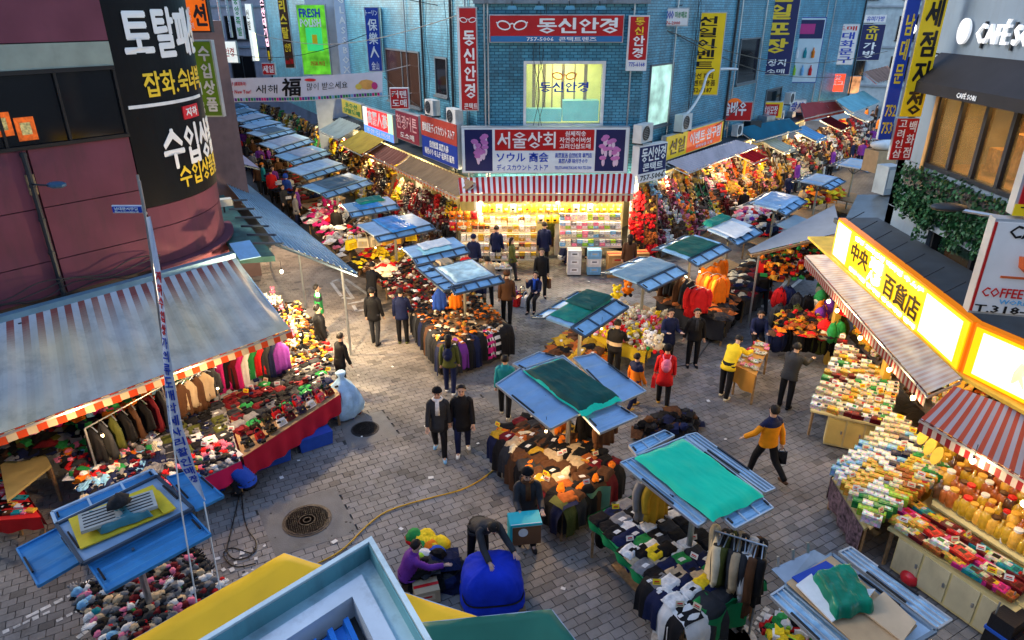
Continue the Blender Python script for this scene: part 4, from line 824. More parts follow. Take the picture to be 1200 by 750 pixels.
# roofs and box beyond
lr = thing('lean_to_roof', 'dark slate coloured lean-to roof behind the grey canvas canopy', 'roof', (9.5, 20, 0)); lt = -Vector(lr.location)
m = MB().prism([G(988, 262, 2.9), G(1040, 262, 3.1), G(1048, 228, 3.4), G(1005, 228, 3.2)], .1); m.v = [tuple(Vector(p) + lt) for p in m.v]; m.obj('roof_sheet', mat('slate_roof', (.12, .15, .17), rough=.35, metal=.4, grime=.4), lr)
m = MB().slab(G(988, 262, 2.9).xy, G(1040, 262, 3.1).xy, 0, 2.8, .2); m.v = [tuple(Vector(p) + lt) for p in m.v]; m.obj('wall', M_rend, lr)
c = G(1036, 226, 3.4); bx = thing('utility_box', 'tall grey steel cabinet on the dark lean-to roof', 'box', tuple(c), .3); MB().box((0, 0, .45), (.55, .5, .9), taper=.99).obj('cabinet', mat('cabinet_grey', (.3, .35, .38), grime=.4), bx); MB().box((0, -.255, .5), (.45, .015, .6)).obj('door', M_frame2, bx)
c = G(1028, 200, 3.2); bx = thing('carton_stack', 'brown carton with a white bundle on top, beyond the grey cabinet', 'box', tuple(c), .3); MB().box((0, 0, .4), (.9, .7, .8)).obj('carton', M_card, bx); m = MB(); m.blob((0, 0, .98), (.5, .35, .18), 10, 5, wob=.2); m.obj('bundle', M_white, bx, smooth=True)
# grey canvas canopy
A = G(973, 243, 3.1); B = G(984, 270, 2.9); C = G(880, 297, 2.45); D = G(878, 294, 2.5)
gc = thing('canvas_canopy', 'plain grey canvas canopy sloping to a point, on a wooden rail at the right', 'canopy', tuple(C)); q = [G(978, 240, 3.1) - C, G(986, 272, 2.95) - C, Vector((0, 0, 0)), D - C + Vector((-.02, .1, 0))]
MB().grid(lambda u, v: bil(q, u, v) + Vector((0, 0, -.08 * math.sin(math.pi * v) * math.sin(math.pi * u))), 10, 12).obj('canvas', mat('grey_canvas', (.22, .24, .27), rough=.7, var=.08, bump=.2, bs=4), gc, smooth=True)
MB().bar(q[2] + Vector((0, -.03, -.06)), q[1] + Vector((0, -.03, -.06)), .07).obj('wooden_rail', M_wood, gc)
MB().tube([(.3, .15, -.1), (.3, .15, -2.45)], .03, 6).obj('post', M_steel, gc)

# ---- far buildings
def far_block(a, b, h, col, label, nwin, floors, gcol=None):
    w = Wall(a, b); o = thing('far_building', label, 'building', (a[0], a[1], 0)); k = wl_.__new__(wl_); k.a = Vector((0, 0, 0)); k.d = w.d; k.n = w.n; k.L = w.L; k.b = w.d * w.L
    m = MB(); k.box(m, 0, k.L, 0, h, -4, 0); m.obj('wall', mat('far_wall_' + label.split()[0], col, grime=.3), o)
    for f_ in range(floors):
        for i in range(nwin):
            u = k.L * (i + .2) / nwin; build_window(k, o, u, u + k.L * .6 / nwin, 3.6 + f_ * 3, 5.4 + f_ * 3, M_trim, M_dglass, 2, depth=.08)
        m = MB(); k.box(m, 0, k.L, 3.0 + f_ * 3, 3.15 + f_ * 3, 0, .12); m.obj('string_course', M_rend, o)
    return o, k
far_block((-12.2, 21), (-34, 62), 12, (.2, .16, .16), 'brownish shop row on the far left side of the lane', 8, 3) if False else None
w1 = far_block((-30, 60), (-11, 60), 13, (.25, .25, .3), 'grey block closing the end of the left lane', 6, 4)
w2 = far_block((22, 64), (50, 50), 14, (.25, .33, .38), 'bluish block closing the end of the right lane', 7, 4)
w3 = far_block((-34, 60), (-12.6, 21.5), 8.5, (.22, .14, .13), 'reddish shop row along the left side of the left lane', 8, 2)

# ---- foreground roof, canopies
fr = thing('foreground_roof', 'pale blue painted roof parapet with a bright blue ribbed roof, at the bottom edge', 'roof', tuple(G(436, 634, 4.5))); ft = -Vector(fr.location)
P0 = G(436, 634, 4.5); PL_ = G(245, 750, 4.5); PR_ = G(503, 750, 4.5); dl = (PL_ - P0).normalized(); dr = (PR_ - P0).normalized()
M_rim = mat('pale_blue_painted_metal', (.36, .52, .56), rough=.4, metal=.2, var=.15, vs=3, grime=.45, bump=.2, bs=20)
zz = Vector((0, 0, 1)); LEN = 3.2
def strip(o0, o1, z0, z1, name, mt):        # an L shaped strip, offsets measured inward
    m = MB()
    def corner(o): # inward offset of both arms
        nl = Vector((-dl.y, dl.x, 0)); nl = nl if nl.dot(dr) > 0 else -nl; nr = Vector((-dr.y, dr.x, 0)); nr = nr if nr.dot(dl) > 0 else -nr
        # intersection of the two offset lines
        a1 = nl * o; b1 = nr * o; det = dl.x * (-dr.y) + dr.x * dl.y; w_ = b1 - a1; s = (w_.x * (-dr.y) + dr.x * w_.y) / det; return a1 + dl * s
    i0, i1 = corner(o0), corner(o1)
    for d in (dl, dr):
        m.prism([i0 + zz * z1, i0 + d * LEN + zz * z1, i1 + d * LEN + zz * z1, i1 + zz * z1], z1 - z0)
    return m.obj(name, mt, fr)
strip(0, .045, -.5, .06, 'parapet_rim', mat('rim_paint', (.55, .66, .68), rough=.35, grime=.35)); strip(.052, .19, -.32, -.12, 'gutter_floor', M_rim)
strip(.192, .34, -.5, -.08, 'inner_kerb', mat('white_flashing', (.5, .58, .66), rough=.3, grime=.4)); strip(.0505, .056, -.14, .04, 'parapet_side', mat('teal_paint', (.12, .32, .36), grime=.4)); strip(.342, .43, -.5, -.3, 'inner_gutter', M_dark)
i = G(468, 700, 4.3) - P0; q = [G(440, 700, 4.25) - P0, G(500, 790, 4.25) - P0, G(380, 850, 4.25) - P0, G(300, 790, 4.25) - P0]
nb = 13; nl_ = Vector((-dl.y, dl.x, 0)); nl_ = nl_ if nl_.dot(dr) > 0 else -nl_; nr_ = Vector((-dr.y, dr.x, 0)); nr_ = nr_ if nr_.dot(dl) > 0 else -nr_; P0r = (dl + dr) * .42 / max(.2, dl.cross(dr).length) - zz * .22; m = MB(); ua = (q[3] - q[0]); vb_ = (q[1] - q[0]); m.grid(lambda u, v: P0r + dl * (u * 1.9) + dr * (v * 1.9) + zz * (.06 * (1 if (u * nb) % 1 < .4 else 0)), nb * 10, 2); m.obj('ribbed_roof_sheet', mat('bright_blue_tin', (.01, .14, .5), rough=.35, metal=.3, grime=.2), fr)
def tarp_canopy(label, pts, mt, dz=.5):
    o = thing('tarpaulin_canopy', label, 'canopy', tuple(pts[0])); q = [p - pts[0] for p in pts]
    def fn(u, v): return bil(q, u, v) + zz * (-.1 * math.sin(math.pi * u) * math.sin(math.pi * v) + .015 * noise.noise(Vector((u * 6, v * 6, 0))))
    m = MB().grid(fn, 14, 14); ob = m.obj('canvas', mt, o, smooth=True); sm = ob.modifiers.new('thickness', 'SOLIDIFY'); sm.thickness = .012
    for a, b in ((q[0], q[1]), (q[0], q[3])): MB().bar(a - zz * .03, b - zz * .03, .035).obj('rail', M_steel, o)
    for c in (q[0] * .98 + q[2] * .02,): MB().bar(c - zz * .05, Vector((c.x, c.y, -pts[0].z)), .04).obj('post', M_steel, o)
    return o
tarp_canopy('yellow canvas canopy spread below the pale blue parapet', [G(332, 648, 2.8), G(130, 764, 2.75), G(330, 860, 2.75), G(600, 742, 2.8)] if False else [G(333, 648, 2.85), G(120, 770, 2.75), G(420, 900, 2.7), G(572, 727, 2.78)], mat('yellow_canvas', (.85, .47, .01), rough=.6, var=.08, vs=2))
tarp_canopy('dark green canvas canopy at the bottom edge right of the parapet', [G(646, 714, 2.95), G(492, 730, 2.95), G(520, 860, 2.9), G(742, 840, 2.9)], mat('bottle_green_canvas', (.01, .11, .075), rough=.55, var=.1, vs=2))
# ================================================================== CART STALLS
def panel(parent, q, frame, sheet, bars=3, ribs=0, fw=.05, name='wing_panel'):
    """framed canopy wing. q: 4 corners, long side q0-q1"""
    n = (q[1] - q[0]).cross(q[3] - q[0]).normalized(); n = n if n.z > 0 else -n
    m = MB()
    for i in range(4):
        a, b = q[i], q[(i + 1) % 4]; m.bar(a, b, fw, .045)
    fo = m.obj('wing_frame', frame, parent)
    m = MB(); L = (q[1] - q[0]).length
    if ribs:
        m.grid(lambda u, v: bil(q, u, v) - n * .02 + n * (.012 * (1 if (v * ribs) % 1 < .25 else 0)), 2, ribs * 6)
    else: m.prism([p - n * .012 for p in q], .015)
    m.obj('wing_sheet', sheet, fo)
    for i in range(1, bars):
        u = i / bars; a = bil(q, u, 0); b = bil(q, u, 1); MB().bar(a, b, fw * .7, .04).obj('cross_bar', frame, fo)
    for u, v in ((.04, .5), (.96, .5)):
        MB().bar(bil(q, u, v - .2) + n * .03, bil(q, u, v + .2) + n * .03, .025).obj('hinge', M_black, fo)
def rect_of(q):
    u = ((q[1] - q[0]) + (q[2] - q[3])) / 2; v = ((q[3] - q[0]) + (q[2] - q[1])) / 2; return sum(q, Vector((0, 0, 0))) / 4, u, v
def cart(label, pxs, z, roof, frame=None, sheet=None, side=.24, end=0., tilt=.10, pole=True, legs=True, group='blue roofed market carts', skirt=None, flip=False, tz=.8, bars=3, ts=.86, table=None):
    frame = frame or M_frame; sheet = sheet or M_blue
    q = [G(p[0], p[1], z) for p in pxs]; c, u, v = rect_of(q)
    if flip: u, v = v, -u
    base = Vector((c.x, c.y, 0)); o = thing('market_cart', label, 'market cart', tuple(base), 0, group)
    def P(a, b, h=0.): return u * a + v * b + Vector((0, 0, z + h))
    s = .5 - side; e = .5 - end
    if roof:
        m = MB(); m.prism([P(-e, -s, .03), P(e, -s, .03), P(e, s, .03), P(-e, s, .03)], .05); m.obj('roof_panel', roof, o)
    if side:
        panel(o, [P(-.5, -.5, -tilt), P(.5, -.5, -tilt), P(.5, -s - .02), P(-.5, -s - .02)], frame, sheet, bars)
        panel(o, [P(.5, .5, -tilt), P(-.5, .5, -tilt), P(-.5, s + .02), P(.5, s + .02)], frame, sheet, bars)
    if end:
        panel(o, [P(-.5, s, -tilt), P(-.5, -s, -tilt), P(-e, -s), P(-e, s)], frame, sheet, 2)
        panel(o, [P(.5, -s, -tilt), P(.5, s, -tilt), P(e, s), P(e, -s)], frame, sheet, 2)
    if pole:
        MB().tube([(0, 0, 0), (0, 0, z - .03)], .045, 8).obj('pole', mat('pole_paint', (.3, .3, .25), rough=.4, metal=.4), o)
        for k in (-1, 1):
            MB().bar((0, 0, z - .5), P(.25 * k, 0, -.04), .03).obj('strut', M_frame, o); MB().bar((0, 0, z - .5), P(0, .3 * k, -.04), .03).obj('strut', M_frame, o)
    if table is None: table = (ts, ts)
    if table:
        a, b = table[0] / 2, table[1] / 2
        hq = [u * x * 1 + v * y + Vector((0, 0, tz)) for x, y in ((-a, -b), (a, -b), (a, b), (-a, b))]
        MB().prism(hq, .05).obj('tabletop', M_wood, o)
        if skirt:
            for i in range(4):
                p0, p1 = hq[i], hq[(i + 1) % 4]; ln = (p1 - p0).length; nn = (p1 - p0).cross(Vector((0, 0, 1))).normalized()
                cen = sum(hq, Vector()) / 4; nn = nn if nn.dot(p0 - cen) > 0 else -nn
                MB().grid(lambda uu, vv: p0.lerp(p1, uu) + nn * (.02 + .03 * vv * math.sin(uu * ln * 17 + i)) + Vector((0, 0, -vv * (tz - .12))), int(ln * 14), 4).obj('skirt', skirt, o, smooth=True)
        elif legs:
            for p in hq: MB().bar(Vector((p.x * .93, p.y * .93, 0)), Vector((p.x * .93, p.y * .93, tz - .05)), .05).obj('leg', M_wood, o)
        wq = [Vector((p.x * .8, p.y * .8, .22)) for p in hq]
        MB().prism(wq, .04).obj('lower_shelf', M_wood, o)
    o['_z'] = z
    return o, base, u, v
def tarp(label, base, u, v, z, a0, a1, b0, b1, mt, h=.07, fold=None, seed=0, name='tarpaulin', skew=0.):
    """folded canvas lying on a cart roof"""
    o = thing(name, label, 'tarpaulin', tuple(base + Vector((0, 0, z))))
    def fn(x, y):
        X = a0 + (a1 - a0) * x; Y = b0 + (b1 - b0) * y + skew * (x - .5)
        n = Vector((X * 4, Y * 4, seed)); w = .022 * noise.noise(n * 1.3) + .010 * noise.noise(n * 5) + .012 * abs(noise.noise(n * Vector((3, .8, 1)) if False else Vector((n.x * 3, n.y * .7, 0))))
        ed = min(x, 1 - x, y, 1 - y); hh = h * min(1, ed * 14) + w * (1 if ed > .02 else .2)
        wob = Vector((noise.noise(Vector((y * 4, seed, 1))), noise.noise(Vector((x * 4, seed, 2))), 0)) * .06 * (1 - min(1, ed * 5))
        return u * X + v * Y + wob + Vector((0, 0, max(hh, .004)))
    MB().grid(fn, 36, 26).obj('canvas', mt, o, smooth=True)
    m = MB(); m.tube([fn(.02, .5) + Vector((0, 0, .012)), fn(.5, .47) + Vector((0, 0, .02)), fn(.98, .5) + Vector((0, 0, .012))], .012, 5)
    if fold: m.obj('tie_rope', M_black, o)
    return o
FLAT = Vector((0, 0, 0))
# E: cart with two piece green tarpaulin
o, b, u, v = cart('blue roofed cart with a folded two tone green tarpaulin, left of the yellow toy trolley', [(624, 370), (676, 336), (738, 358), (685, 388)], 2.2, M_blue, side=.27, tz=.6, ts=.5)
tarp('teal green tarpaulin spread under a darker folded piece on a cart roof', b, u, v, 2.24, -.42, .42, -.24, .24, M_teal, .05, seed=1)
tarp('dark green folded tarpaulin piece on top of the teal one', b, u, v, 2.31, -.06, .44, -.27, .25, M_teald, .06, seed=2)
# F
M_gb = mat('grey_blue_canvas', (.16, .26, .33), rough=.5, var=.12, vs=3, bump=.3, bs=6)
o, b, u, v = cart('cart with a smooth grey blue canvas roof behind the toy trolley', [(705, 317), (750, 297), (807, 317), (760, 337)], 2.2, M_blue, side=.25, tz=.7, ts=.9, skirt=None)
tarp('smooth grey blue canvas cover lying over the toy cart roof', b, u, v, 2.24, -.5, .5, -.26, .26, M_gb, .03, seed=4)
# G
o, b, u, v = cart('cart with a dark green canvas roof over hanging orange coats', [(765, 290), (803, 272), (858, 290), (817, 308)], 2.2, M_blue, side=.22, tz=.75, ts=.8)
tarp('dark green canvas cover lying over the cart with orange coats', b, u, v, 2.24, -.42, .42, -.3, .3, M_teald, .035, seed=5)
# H
o, b, u, v = cart('cart whose roof carries a white sheet and a crumpled green cloth', [(815, 267), (850, 250), (892, 272), (867, 282)], 2.2, M_pale, side=.25, ts=.85)
tarp('white sheet spread over a cart roof in the right lane', b, u, v, 2.24, -.42, .3, -.25, .4, M_white, .03, seed=6)
tarp('crumpled green cloth at the front of a cart roof in the right lane', b, u, v, 2.28, -.45, .35, -.44, -.2, M_teal, .1, seed=7)
# I J K
M_pb = mat('pale_blue_plastic', (.36, .55, .75), rough=.3, var=.15, vs=3, bump=.3, bs=5)
o, b, u, v = cart('cart covered with pale blue crinkled plastic in the right lane', [(873, 237), (897, 223), (948, 233), (920, 250)], 2.25, M_pale, side=.22)
tarp('pale blue crinkled plastic sheet on a cart roof', b, u, v, 2.28, -.4, .42, -.35, .35, M_pb, .05, seed=8)
o, b, u, v = cart('cart with a white panelled roof next to orange clothes, right lane', [(928, 211), (947, 202), (992, 210), (973, 220)], 2.3, M_pale, side=.22)
tarp('small white sheet on the roof of the cart by the orange clothes', b, u, v, 2.33, -.25, .3, -.25, .25, M_white, .03, seed=9)
o, b, u, v = cart('farthest cart of the right lane with a pale roof', [(973, 192), (987, 184), (1032, 191), (1017, 200)], 2.35, M_pale, side=.22)
tarp('thin white sheet on the farthest cart roof of the right lane', b, u, v, 2.38, -.3, .3, -.25, .25, M_white, .03, seed=10)
cart('small dark cart half hidden behind the crinkled blue one', [(905, 262), (925, 250), (958, 262), (935, 274)], 2.0, M_gb, side=.2)
# left lane carts
o, b, u, v = cart('cart with white and teal sheets on its roof, above the dark coats', [(497, 312), (555, 300), (589, 327), (535, 341)], 2.2, M_pale, side=.16, pole=True, ts=.1, end=.1, bars=4, legs=False)
tarp('white sheet with pale teal patches over the coat cart', b, u, v, 2.25, -.36, .36, -.3, .32, mat('white_teal_sheet', (.5, .68, .68), rough=.5, var=.35, vs=4), .04, seed=11)
panel(o, [G(x, y, 2.18) - b for x, y in ((520, 341), (487, 313), (504, 309), (541, 336))], M_frame, M_blue, 4)
tarp('curled piece of brown cardboard on the front of the coat cart roof', b, u, v, 2.26, -.28, .0, -.52, -.32, M_card, .05, seed=33, name='cardboard_sheet')
o, b, u, v = cart('cart with white insulation boards on its roof, next behind the coat cart', [(464, 288), (530, 275), (547, 293), (492, 307)], 2.2, M_blue, side=.22, bars=4)
tarp('pale turquoise board on the cart behind the coat cart', b, u, v, 2.25, -.3, .25, -.1, .34, mat('turquoise_board', (.3, .6, .66), rough=.5), .02, seed=12)
tarp('white lettered board on the cart behind the coat cart', b, u, v, 2.29, -.25, .3, -.25, .15, M_white, .02, seed=13)
o, b, u, v = cart('cart with a bright blue striped sheet on its roof', [(412, 262), (480, 248), (508, 266), (446, 280)], 2.2, M_pale, side=.16, bars=3)
tarp('bright blue striped plastic sheet across a cart roof', b, u, v, 2.25, -.22, .22, -.42, .42, mat('bright_blue_plastic', (.03, .28, .62), rough=.35, var=.4, vs=2.5), .03, seed=14)
o, b, u, v = cart('cart with a small green cloth and blue sheet on its roof', [(396, 237), (452, 229), (467, 241), (413, 253)], 2.25, M_pale, side=.2, bars=4)
tarp('blue sheet on a cart roof in the left lane', b, u, v, 2.29, -.3, .2, -.25, .35, mat('bright_blue_plastic'), .02, seed=15)
tarp('small dark green cloth on a cart roof in the left lane', b, u, v, 2.32, -.2, .35, -.35, .05, M_teal, .06, seed=16)
M_navyc = mat('navy_canvas', (.05, .11, .17), rough=.5, var=.3, vs=2, bump=.4, bs=5)
row = [((392, 215), 40, 13, 0, 'blue roofed cart covered with wrinkled navy canvas, nearest of the far left lane row'), ((368, 196), 34, 11, 1, 'cart with a navy roof just behind the wrinkled navy one'), ((352, 180), 32, 10, 0, 'navy roofed cart in the middle of the left lane row'), ((333, 166), 31, 10, 1, 'cart with mauve grey boards on its roof in the left lane row'),
       ((315, 154), 28, 7, 2, 'pale roofed cart opposite the yellow awning shop'), ((305, 146), 26, 6, 1, 'cart with a light blue roof farther up the left lane'), ((293, 138), 24, 6, 2, 'pale blue roofed cart among the farthest carts of the left lane'), ((283, 131), 20, 4.5, 1, 'second farthest cart of the left lane'), ((275, 125), 16, 4, 0, 'farthest cart of the left lane')]
for k, ((x, y), w_, h_, t_, lb_) in enumerate(row):
    o, b, u, v = cart(lb_, [(x - w_ * 1.1, y + h_ * .15), (x + w_ * .25, y - h_ * 1.1), (x + w_ * 1.15, y - h_ * .15), (x - w_ * .25, y + h_ * 1.1)], 2.3, (M_blue, M_pale, M_pale)[t_], side=.2, bars=4, frame=M_frame)
    tarp('canvas cover on the %s cart roof of the far left lane row' % ('first second third fourth fifth sixth seventh eighth ninth'.split()[k]), b, u, v, 2.34, -.3 + .05 * (k % 3), .32, -.3, .3, (M_navyc, M_gb, mat('mauve_grey_sheet', (.42, .44, .52), rough=.5), M_pb)[(k * 3 + (k == 3) * 1) % 4], .04, seed=20 + k)
# B: the middle cart with the dark green tarp
def free_cart(label, panels, z, centre, roofmat=None, zt=None):
    c = G(centre[0], centre[1], z); base = Vector((c.x, c.y, 0)); o = thing('market_cart', label, 'market cart', tuple(base), 0, 'blue roofed market carts')
    for pxs, dz, ribs, sh, bars, fr_ in panels:  # each a wing
        q = [G(p[0], p[1], z + dz[i] if isinstance(dz, tuple) else z + dz) - base for i, p in enumerate(pxs)]
        panel(o, q, fr_, sh, bars, ribs, .024 if fr_ in (M_blue2, M_frame2) else .045)
    MB().tube([(0, 0, 0), (0, 0, z - .05)], .05, 8).obj('pole', M_steel, o)
    for k in range(4): a = k * 1.57 + .6; MB().bar((0, 0, z - .55), (.6 * math.cos(a), .6 * math.sin(a), z - .03), .035).obj('strut', M_frame, o)
    return o, base
M_rib = mat('light_blue_ribbed_tin', (.30, .46, .66), rough=.36, metal=.2, var=.1, vs=2, grime=.15)
o, b = free_cart('light blue ribbed cart roof with dark green tarpaulin in the middle of the crossing', [
    ([(581, 451), (612, 431), (682, 484), (645, 503)], 0, 5, M_rib, 1, M_frame2), ([(601, 427), (632, 413), (660, 420), (620, 437)], .0, 4, M_rib, 1, M_frame2),
    ([(672, 420), (697, 415), (757, 459), (724, 474)], 0, 4, M_rib, 1, M_frame2), ([(683, 487), (722, 474), (747, 489), (703, 508)], -.03, 4, M_rib, 1, M_frame2), ([(612, 433), (660, 417), (722, 470), (684, 484)], .02, 0, M_pale, 1, M_frame2)], 2.2, (668, 452))
q = [G(616, 433, 2.27), G(658, 420, 2.27), G(725, 465, 2.27), G(680, 483, 2.27)]; c, u, v = rect_of(q)
tarp('big dark green tarpaulin draped over the middle cart roof', Vector((c.x, c.y, 0)), u, v, 2.26, -.52, .52, -.5, .5, M_teald, .08, seed=41)
q2 = [p for p in q]; tarp('bright green underside edge of the tarpaulin on the middle cart roof', Vector((c.x, c.y, 0)), u, v, 2.245, -.55, .5, -.52, .56, M_mint, .03, seed=42)
# C
o, b = free_cart('long framed cart roof with a smooth bright green cover, right of the middle', [
    ([(727, 543), (745, 536), (835, 606), (818, 617)], -.05, 3, M_blue, 3, M_frame2), ([(803, 511), (816, 508), (908, 573), (896, 578)], 0, 3, M_blue, 3, M_frame2),
    ([(737, 523), (779, 505), (790, 511), (746, 534)], 0, 3, M_blue, 3, M_frame2), ([(846, 606), (893, 584), (906, 596), (861, 620)], -.03, 3, M_blue, 3, M_frame2), ([(745, 535), (803, 512), (893, 580), (836, 606)], 0, 0, M_pale, 1, M_frame2)], 2.2, (818, 562))
q = [G(742, 532, 2.3), G(802, 510, 2.3), G(895, 576, 2.3), G(838, 608, 2.3)]; c, u, v = rect_of(q)
tarp('smooth bright green cover stretched over the long cart roof', Vector((c.x, c.y, 0)), u, v, 2.22, -.5, .5, -.5, .5, M_mint, .08, seed=43)
MB().box((0, 0, .11), ((u.length + .02), .025, .012), math.atan2(v.y, v.x) + 0).obj('strap', M_mint, None, loc=(c.x, c.y, 2.2), label='seam strap across the bright green cover', cat='strap') if False else None
# D bottom right
M_fr3 = mat('steel_blue_frame', (.22, .3, .38), rough=.35, metal=.6)
o, b = free_cart('cart roof with steel blue framed wings, loaded with cardboard, at the bottom right', [
    ([(983, 648), (997, 642), (1115, 727), (1098, 738)], 0, 4, M_blue, 3, M_frame2), ([(903, 699), (922, 686), (1010, 762), (985, 778)], -.05, 4, M_blue, 3, M_frame2), ([(921, 686), (975, 650), (1096, 740), (1030, 780)], .0, 0, M_pale, 1, M_fr3)], 2.3, (1010, 705))
q = [G(904, 667, 2.25), G(954, 644, 2.4), G(972, 654, 2.35), G(922, 685, 2.2)]; MB().prism([p - b for p in q], .02).obj('raised_end_plate', M_steel, o)
for x in (.15, .5, .85): p = q[0].lerp(q[1], x) - b; MB().bar(p + Vector((0, 0, 0)), p + Vector((0, .05, .12)), .03).obj('hook', M_steel, o)
def flat_piece(label, pxs, z, mt, th=.02, name='cardboard_sheet', cat='cardboard'):
    q = [G(p[0], p[1], z) for p in pxs]; return MB().prism([p - q[0] for p in q], th).obj(name, mt, loc=tuple(q[0]), label=label, cat=cat)
flat_piece('wide brown cardboard sheet on the bottom right cart roof', [(922, 682), (974, 651), (1075, 733), (1056, 752), (1000, 752)], 2.37, M_card)
flat_piece('smaller folded cardboard box flap near the edge of the bottom right cart roof', [(1010, 715), (1036, 693), (1074, 729), (1058, 752)], 2.41, mat('pale_cardboard', (.52, .38, .24), rough=.85))
flat_piece('blue plastic folder under the green cover, bottom right cart', [(928, 676), (968, 657), (985, 668), (945, 690)], 2.40, mat('royal_blue_plastic', (.01, .05, .35), rough=.35))
flat_piece('white styrofoam sheet under the green cover, bottom right cart', [(933, 685), (951, 672), (981, 725), (975, 728)], 2.43, M_white)
flat_piece('white paper corner sticking out right of the green cover, bottom right cart', [(1000, 690), (1026, 690), (1014, 705), (1003, 705)], 2.43, M_white)
q = [G(948, 672, 2.45), G(1000, 664, 2.45), G(1020, 712, 2.45), G(984, 727, 2.45)]; c, u, v = rect_of(q)
tarp('crumpled glossy green cover tucked on the cardboard, bottom right cart', Vector((c.x, c.y, 0)), u, v, 2.42, -.5, .5, -.5, .5, mat('glossy_green_cover', (.0, .16, .09), rough=.28, var=.25, bump=.5, bs=5), .14, seed=44)
# A bottom left
o, b = free_cart('blue cart roof with drooping side flaps and yellow boards, bottom left', [
    ([(61, 601), (178, 551), (184, 558), (66, 614)], 0, 0, M_blue2, 3, M_pale), ([(196, 560), (227, 552), (262, 582), (230, 598)], -.03, 3, M_blue2, 1, M_blue2), ([(20, 644), (67, 620), (95, 658), (45, 687)], -.1, 3, M_blue2, 1, M_blue2), ([(104, 662), (223, 601), (247, 627), (125, 694)], -.08, 4, M_blue2, 1, M_blue2), ([(66, 615), (184, 558), (226, 596), (97, 661)], .02, 0, mat('soft_blue_sheet', (.25, .38, .55), rough=.4, grime=.2), 1, M_frame)], 2.2, (148, 612))
M_ym = mat('yellow_board', (.7, .52, .03), rough=.5, var=.12, grime=.2)
flat_piece('big yellow plastic board on the bottom left cart roof', [(80, 608), (179, 568), (204, 597), (94, 643)], 2.26, M_ym, name='yellow_board', cat='board')
flat_piece('small yellow board overlapping the bigger one, bottom left cart', [(170, 578), (186, 574), (206, 595), (192, 602)], 2.29, M_ym, name='yellow_board', cat='board')
q = [G(103, 604, 2.3), G(160, 587, 2.3), G(181, 602, 2.3), G(116, 627, 2.3)]; c, u, v = rect_of(q); tb_ = tarp('teal padded case lying on the yellow boards of the bottom left cart', Vector((c.x, c.y, 0)), u, v, 2.28, -.5, .5, -.5, .5, mat('teal_vinyl', (.05, .2, .25), rough=.35), .12, seed=45, name='padded_case')
tb_['category'] = 'case'
vt = thing('vent_panel', 'grey slotted vent panel strapped on the teal case', 'panel', (c.x, c.y, 2.37), math.atan2(u.y, u.x)); MB().box((0, 0, .015), (.95, .42, .05)).obj('plate', mat('grey_plate', (.42, .43, .40), rough=.5, grime=.3), vt)
for k in range(5):
    for s_ in (-1, 1): MB().box((.24 * s_, -.15 + .075 * k, .043), (.38, .016, .008)).obj('slot', M_black, vt)
m = MB(); m.blob((.03, .02, .1), (.13, .2, .08), 10, 6, wob=.3, seed=3, col=(.02, .02, .022)); bg_ = m.obj('rope_bundle', M_cloth, loc=(c.x, c.y, 2.44), label='black bundle of straps on top of the vent panel', cat='bundle', smooth=True)

# ================================================================== TABLES, CLOTHS, CRATES
def table(label, pxs, z, top, cloth=None, drop=.5, group=None, name='display_table', sides=(0, 1, 2, 3), cat='table', th=.05):
    q = [G(p[0], p[1], z) for p in pxs]; o = thing(name, label, cat, (q[0].x, q[0].y, 0), 0, group); r = [p - Vector((q[0].x, q[0].y, 0)) for p in q]
    MB().prism(r, th).obj('tabletop', top, o)
    cen = sum(r, Vector()) / 4
    for p in r: a = p.lerp(cen, .07); MB().bar((a.x, a.y, 0), (a.x, a.y, z - th), .045).obj('leg', M_wood, o)
    if cloth:
        for i in sides:
            p0, p1 = r[i], r[(i + 1) % 4]; ln = (p1 - p0).length; nn = (p1 - p0).cross(Vector((0, 0, 1))).normalized(); nn = nn if nn.dot(p0 - cen) > 0 else -nn
            MB().grid(lambda uu, vv: p0.lerp(p1, uu) + nn * (.015 + .035 * vv * math.sin(uu * ln * 15 + i) + .01) + Vector((0, 0, .006 - vv * drop * (1 + .08 * math.sin(uu * 5)))), max(4, int(ln * 14)), 4).obj('cloth_side', cloth, o, smooth=True)
    return q
M_redc = mat('crimson_cloth', (.42, .006, .03), rough=.75, var=.15, vs=3); M_pinkc = mat('hot_pink_cloth', (.62, .01, .09), rough=.7, var=.1)
T1a = table('long market table with a hot pink cloth skirt under the faded awning', [(113, 618), (282, 540), (262, 468), (100, 520)], .8, mat('grey_board', (.3, .3, .3)), M_pinkc, .42)
T1b = table('table with a crimson cloth at the right end under the faded awning', [(284, 536), (398, 462), (372, 418), (262, 466)], .82, M_wood, M_redc, .5)
T2 = table('red covered table with small goods at the left edge', [(-30, 612), (48, 606), (14, 556), (-40, 556)], .75, mat('bright_red_cloth', (.6, .01, .01), rough=.7), mat('bright_red_cloth'), .25)
T3 = table('plywood topped stand with a pale yellow surface, left edge', [(8, 586), (60, 545), (46, 518), (0, 545)], .85, mat('yellow_plywood', (.55, .42, .16), rough=.6, var=.15), None)
T4 = table('low table of knit gloves and socks in front of the bottom left cart', [(84, 692), (222, 640), (262, 690), (128, 775)], .6, mat('pale_green_board', (.35, .5, .42)), None)
M_green_t = mat('green_table_cloth', (.0, .22, .07), rough=.7, var=.1)
T5 = table('green trimmed table full of folded shirts under the bright green cover', [(690, 606), (762, 572), (897, 682), (803, 735)], .85, M_green_t, M_green_t, .14)
T6 = table('broad table of brown and black clothes under the middle cart roof', [(577, 507), (640, 478), (728, 545), (660, 598)], .8, M_wood, mat('dark_cloth', (.03, .028, .03), rough=.8), .6)
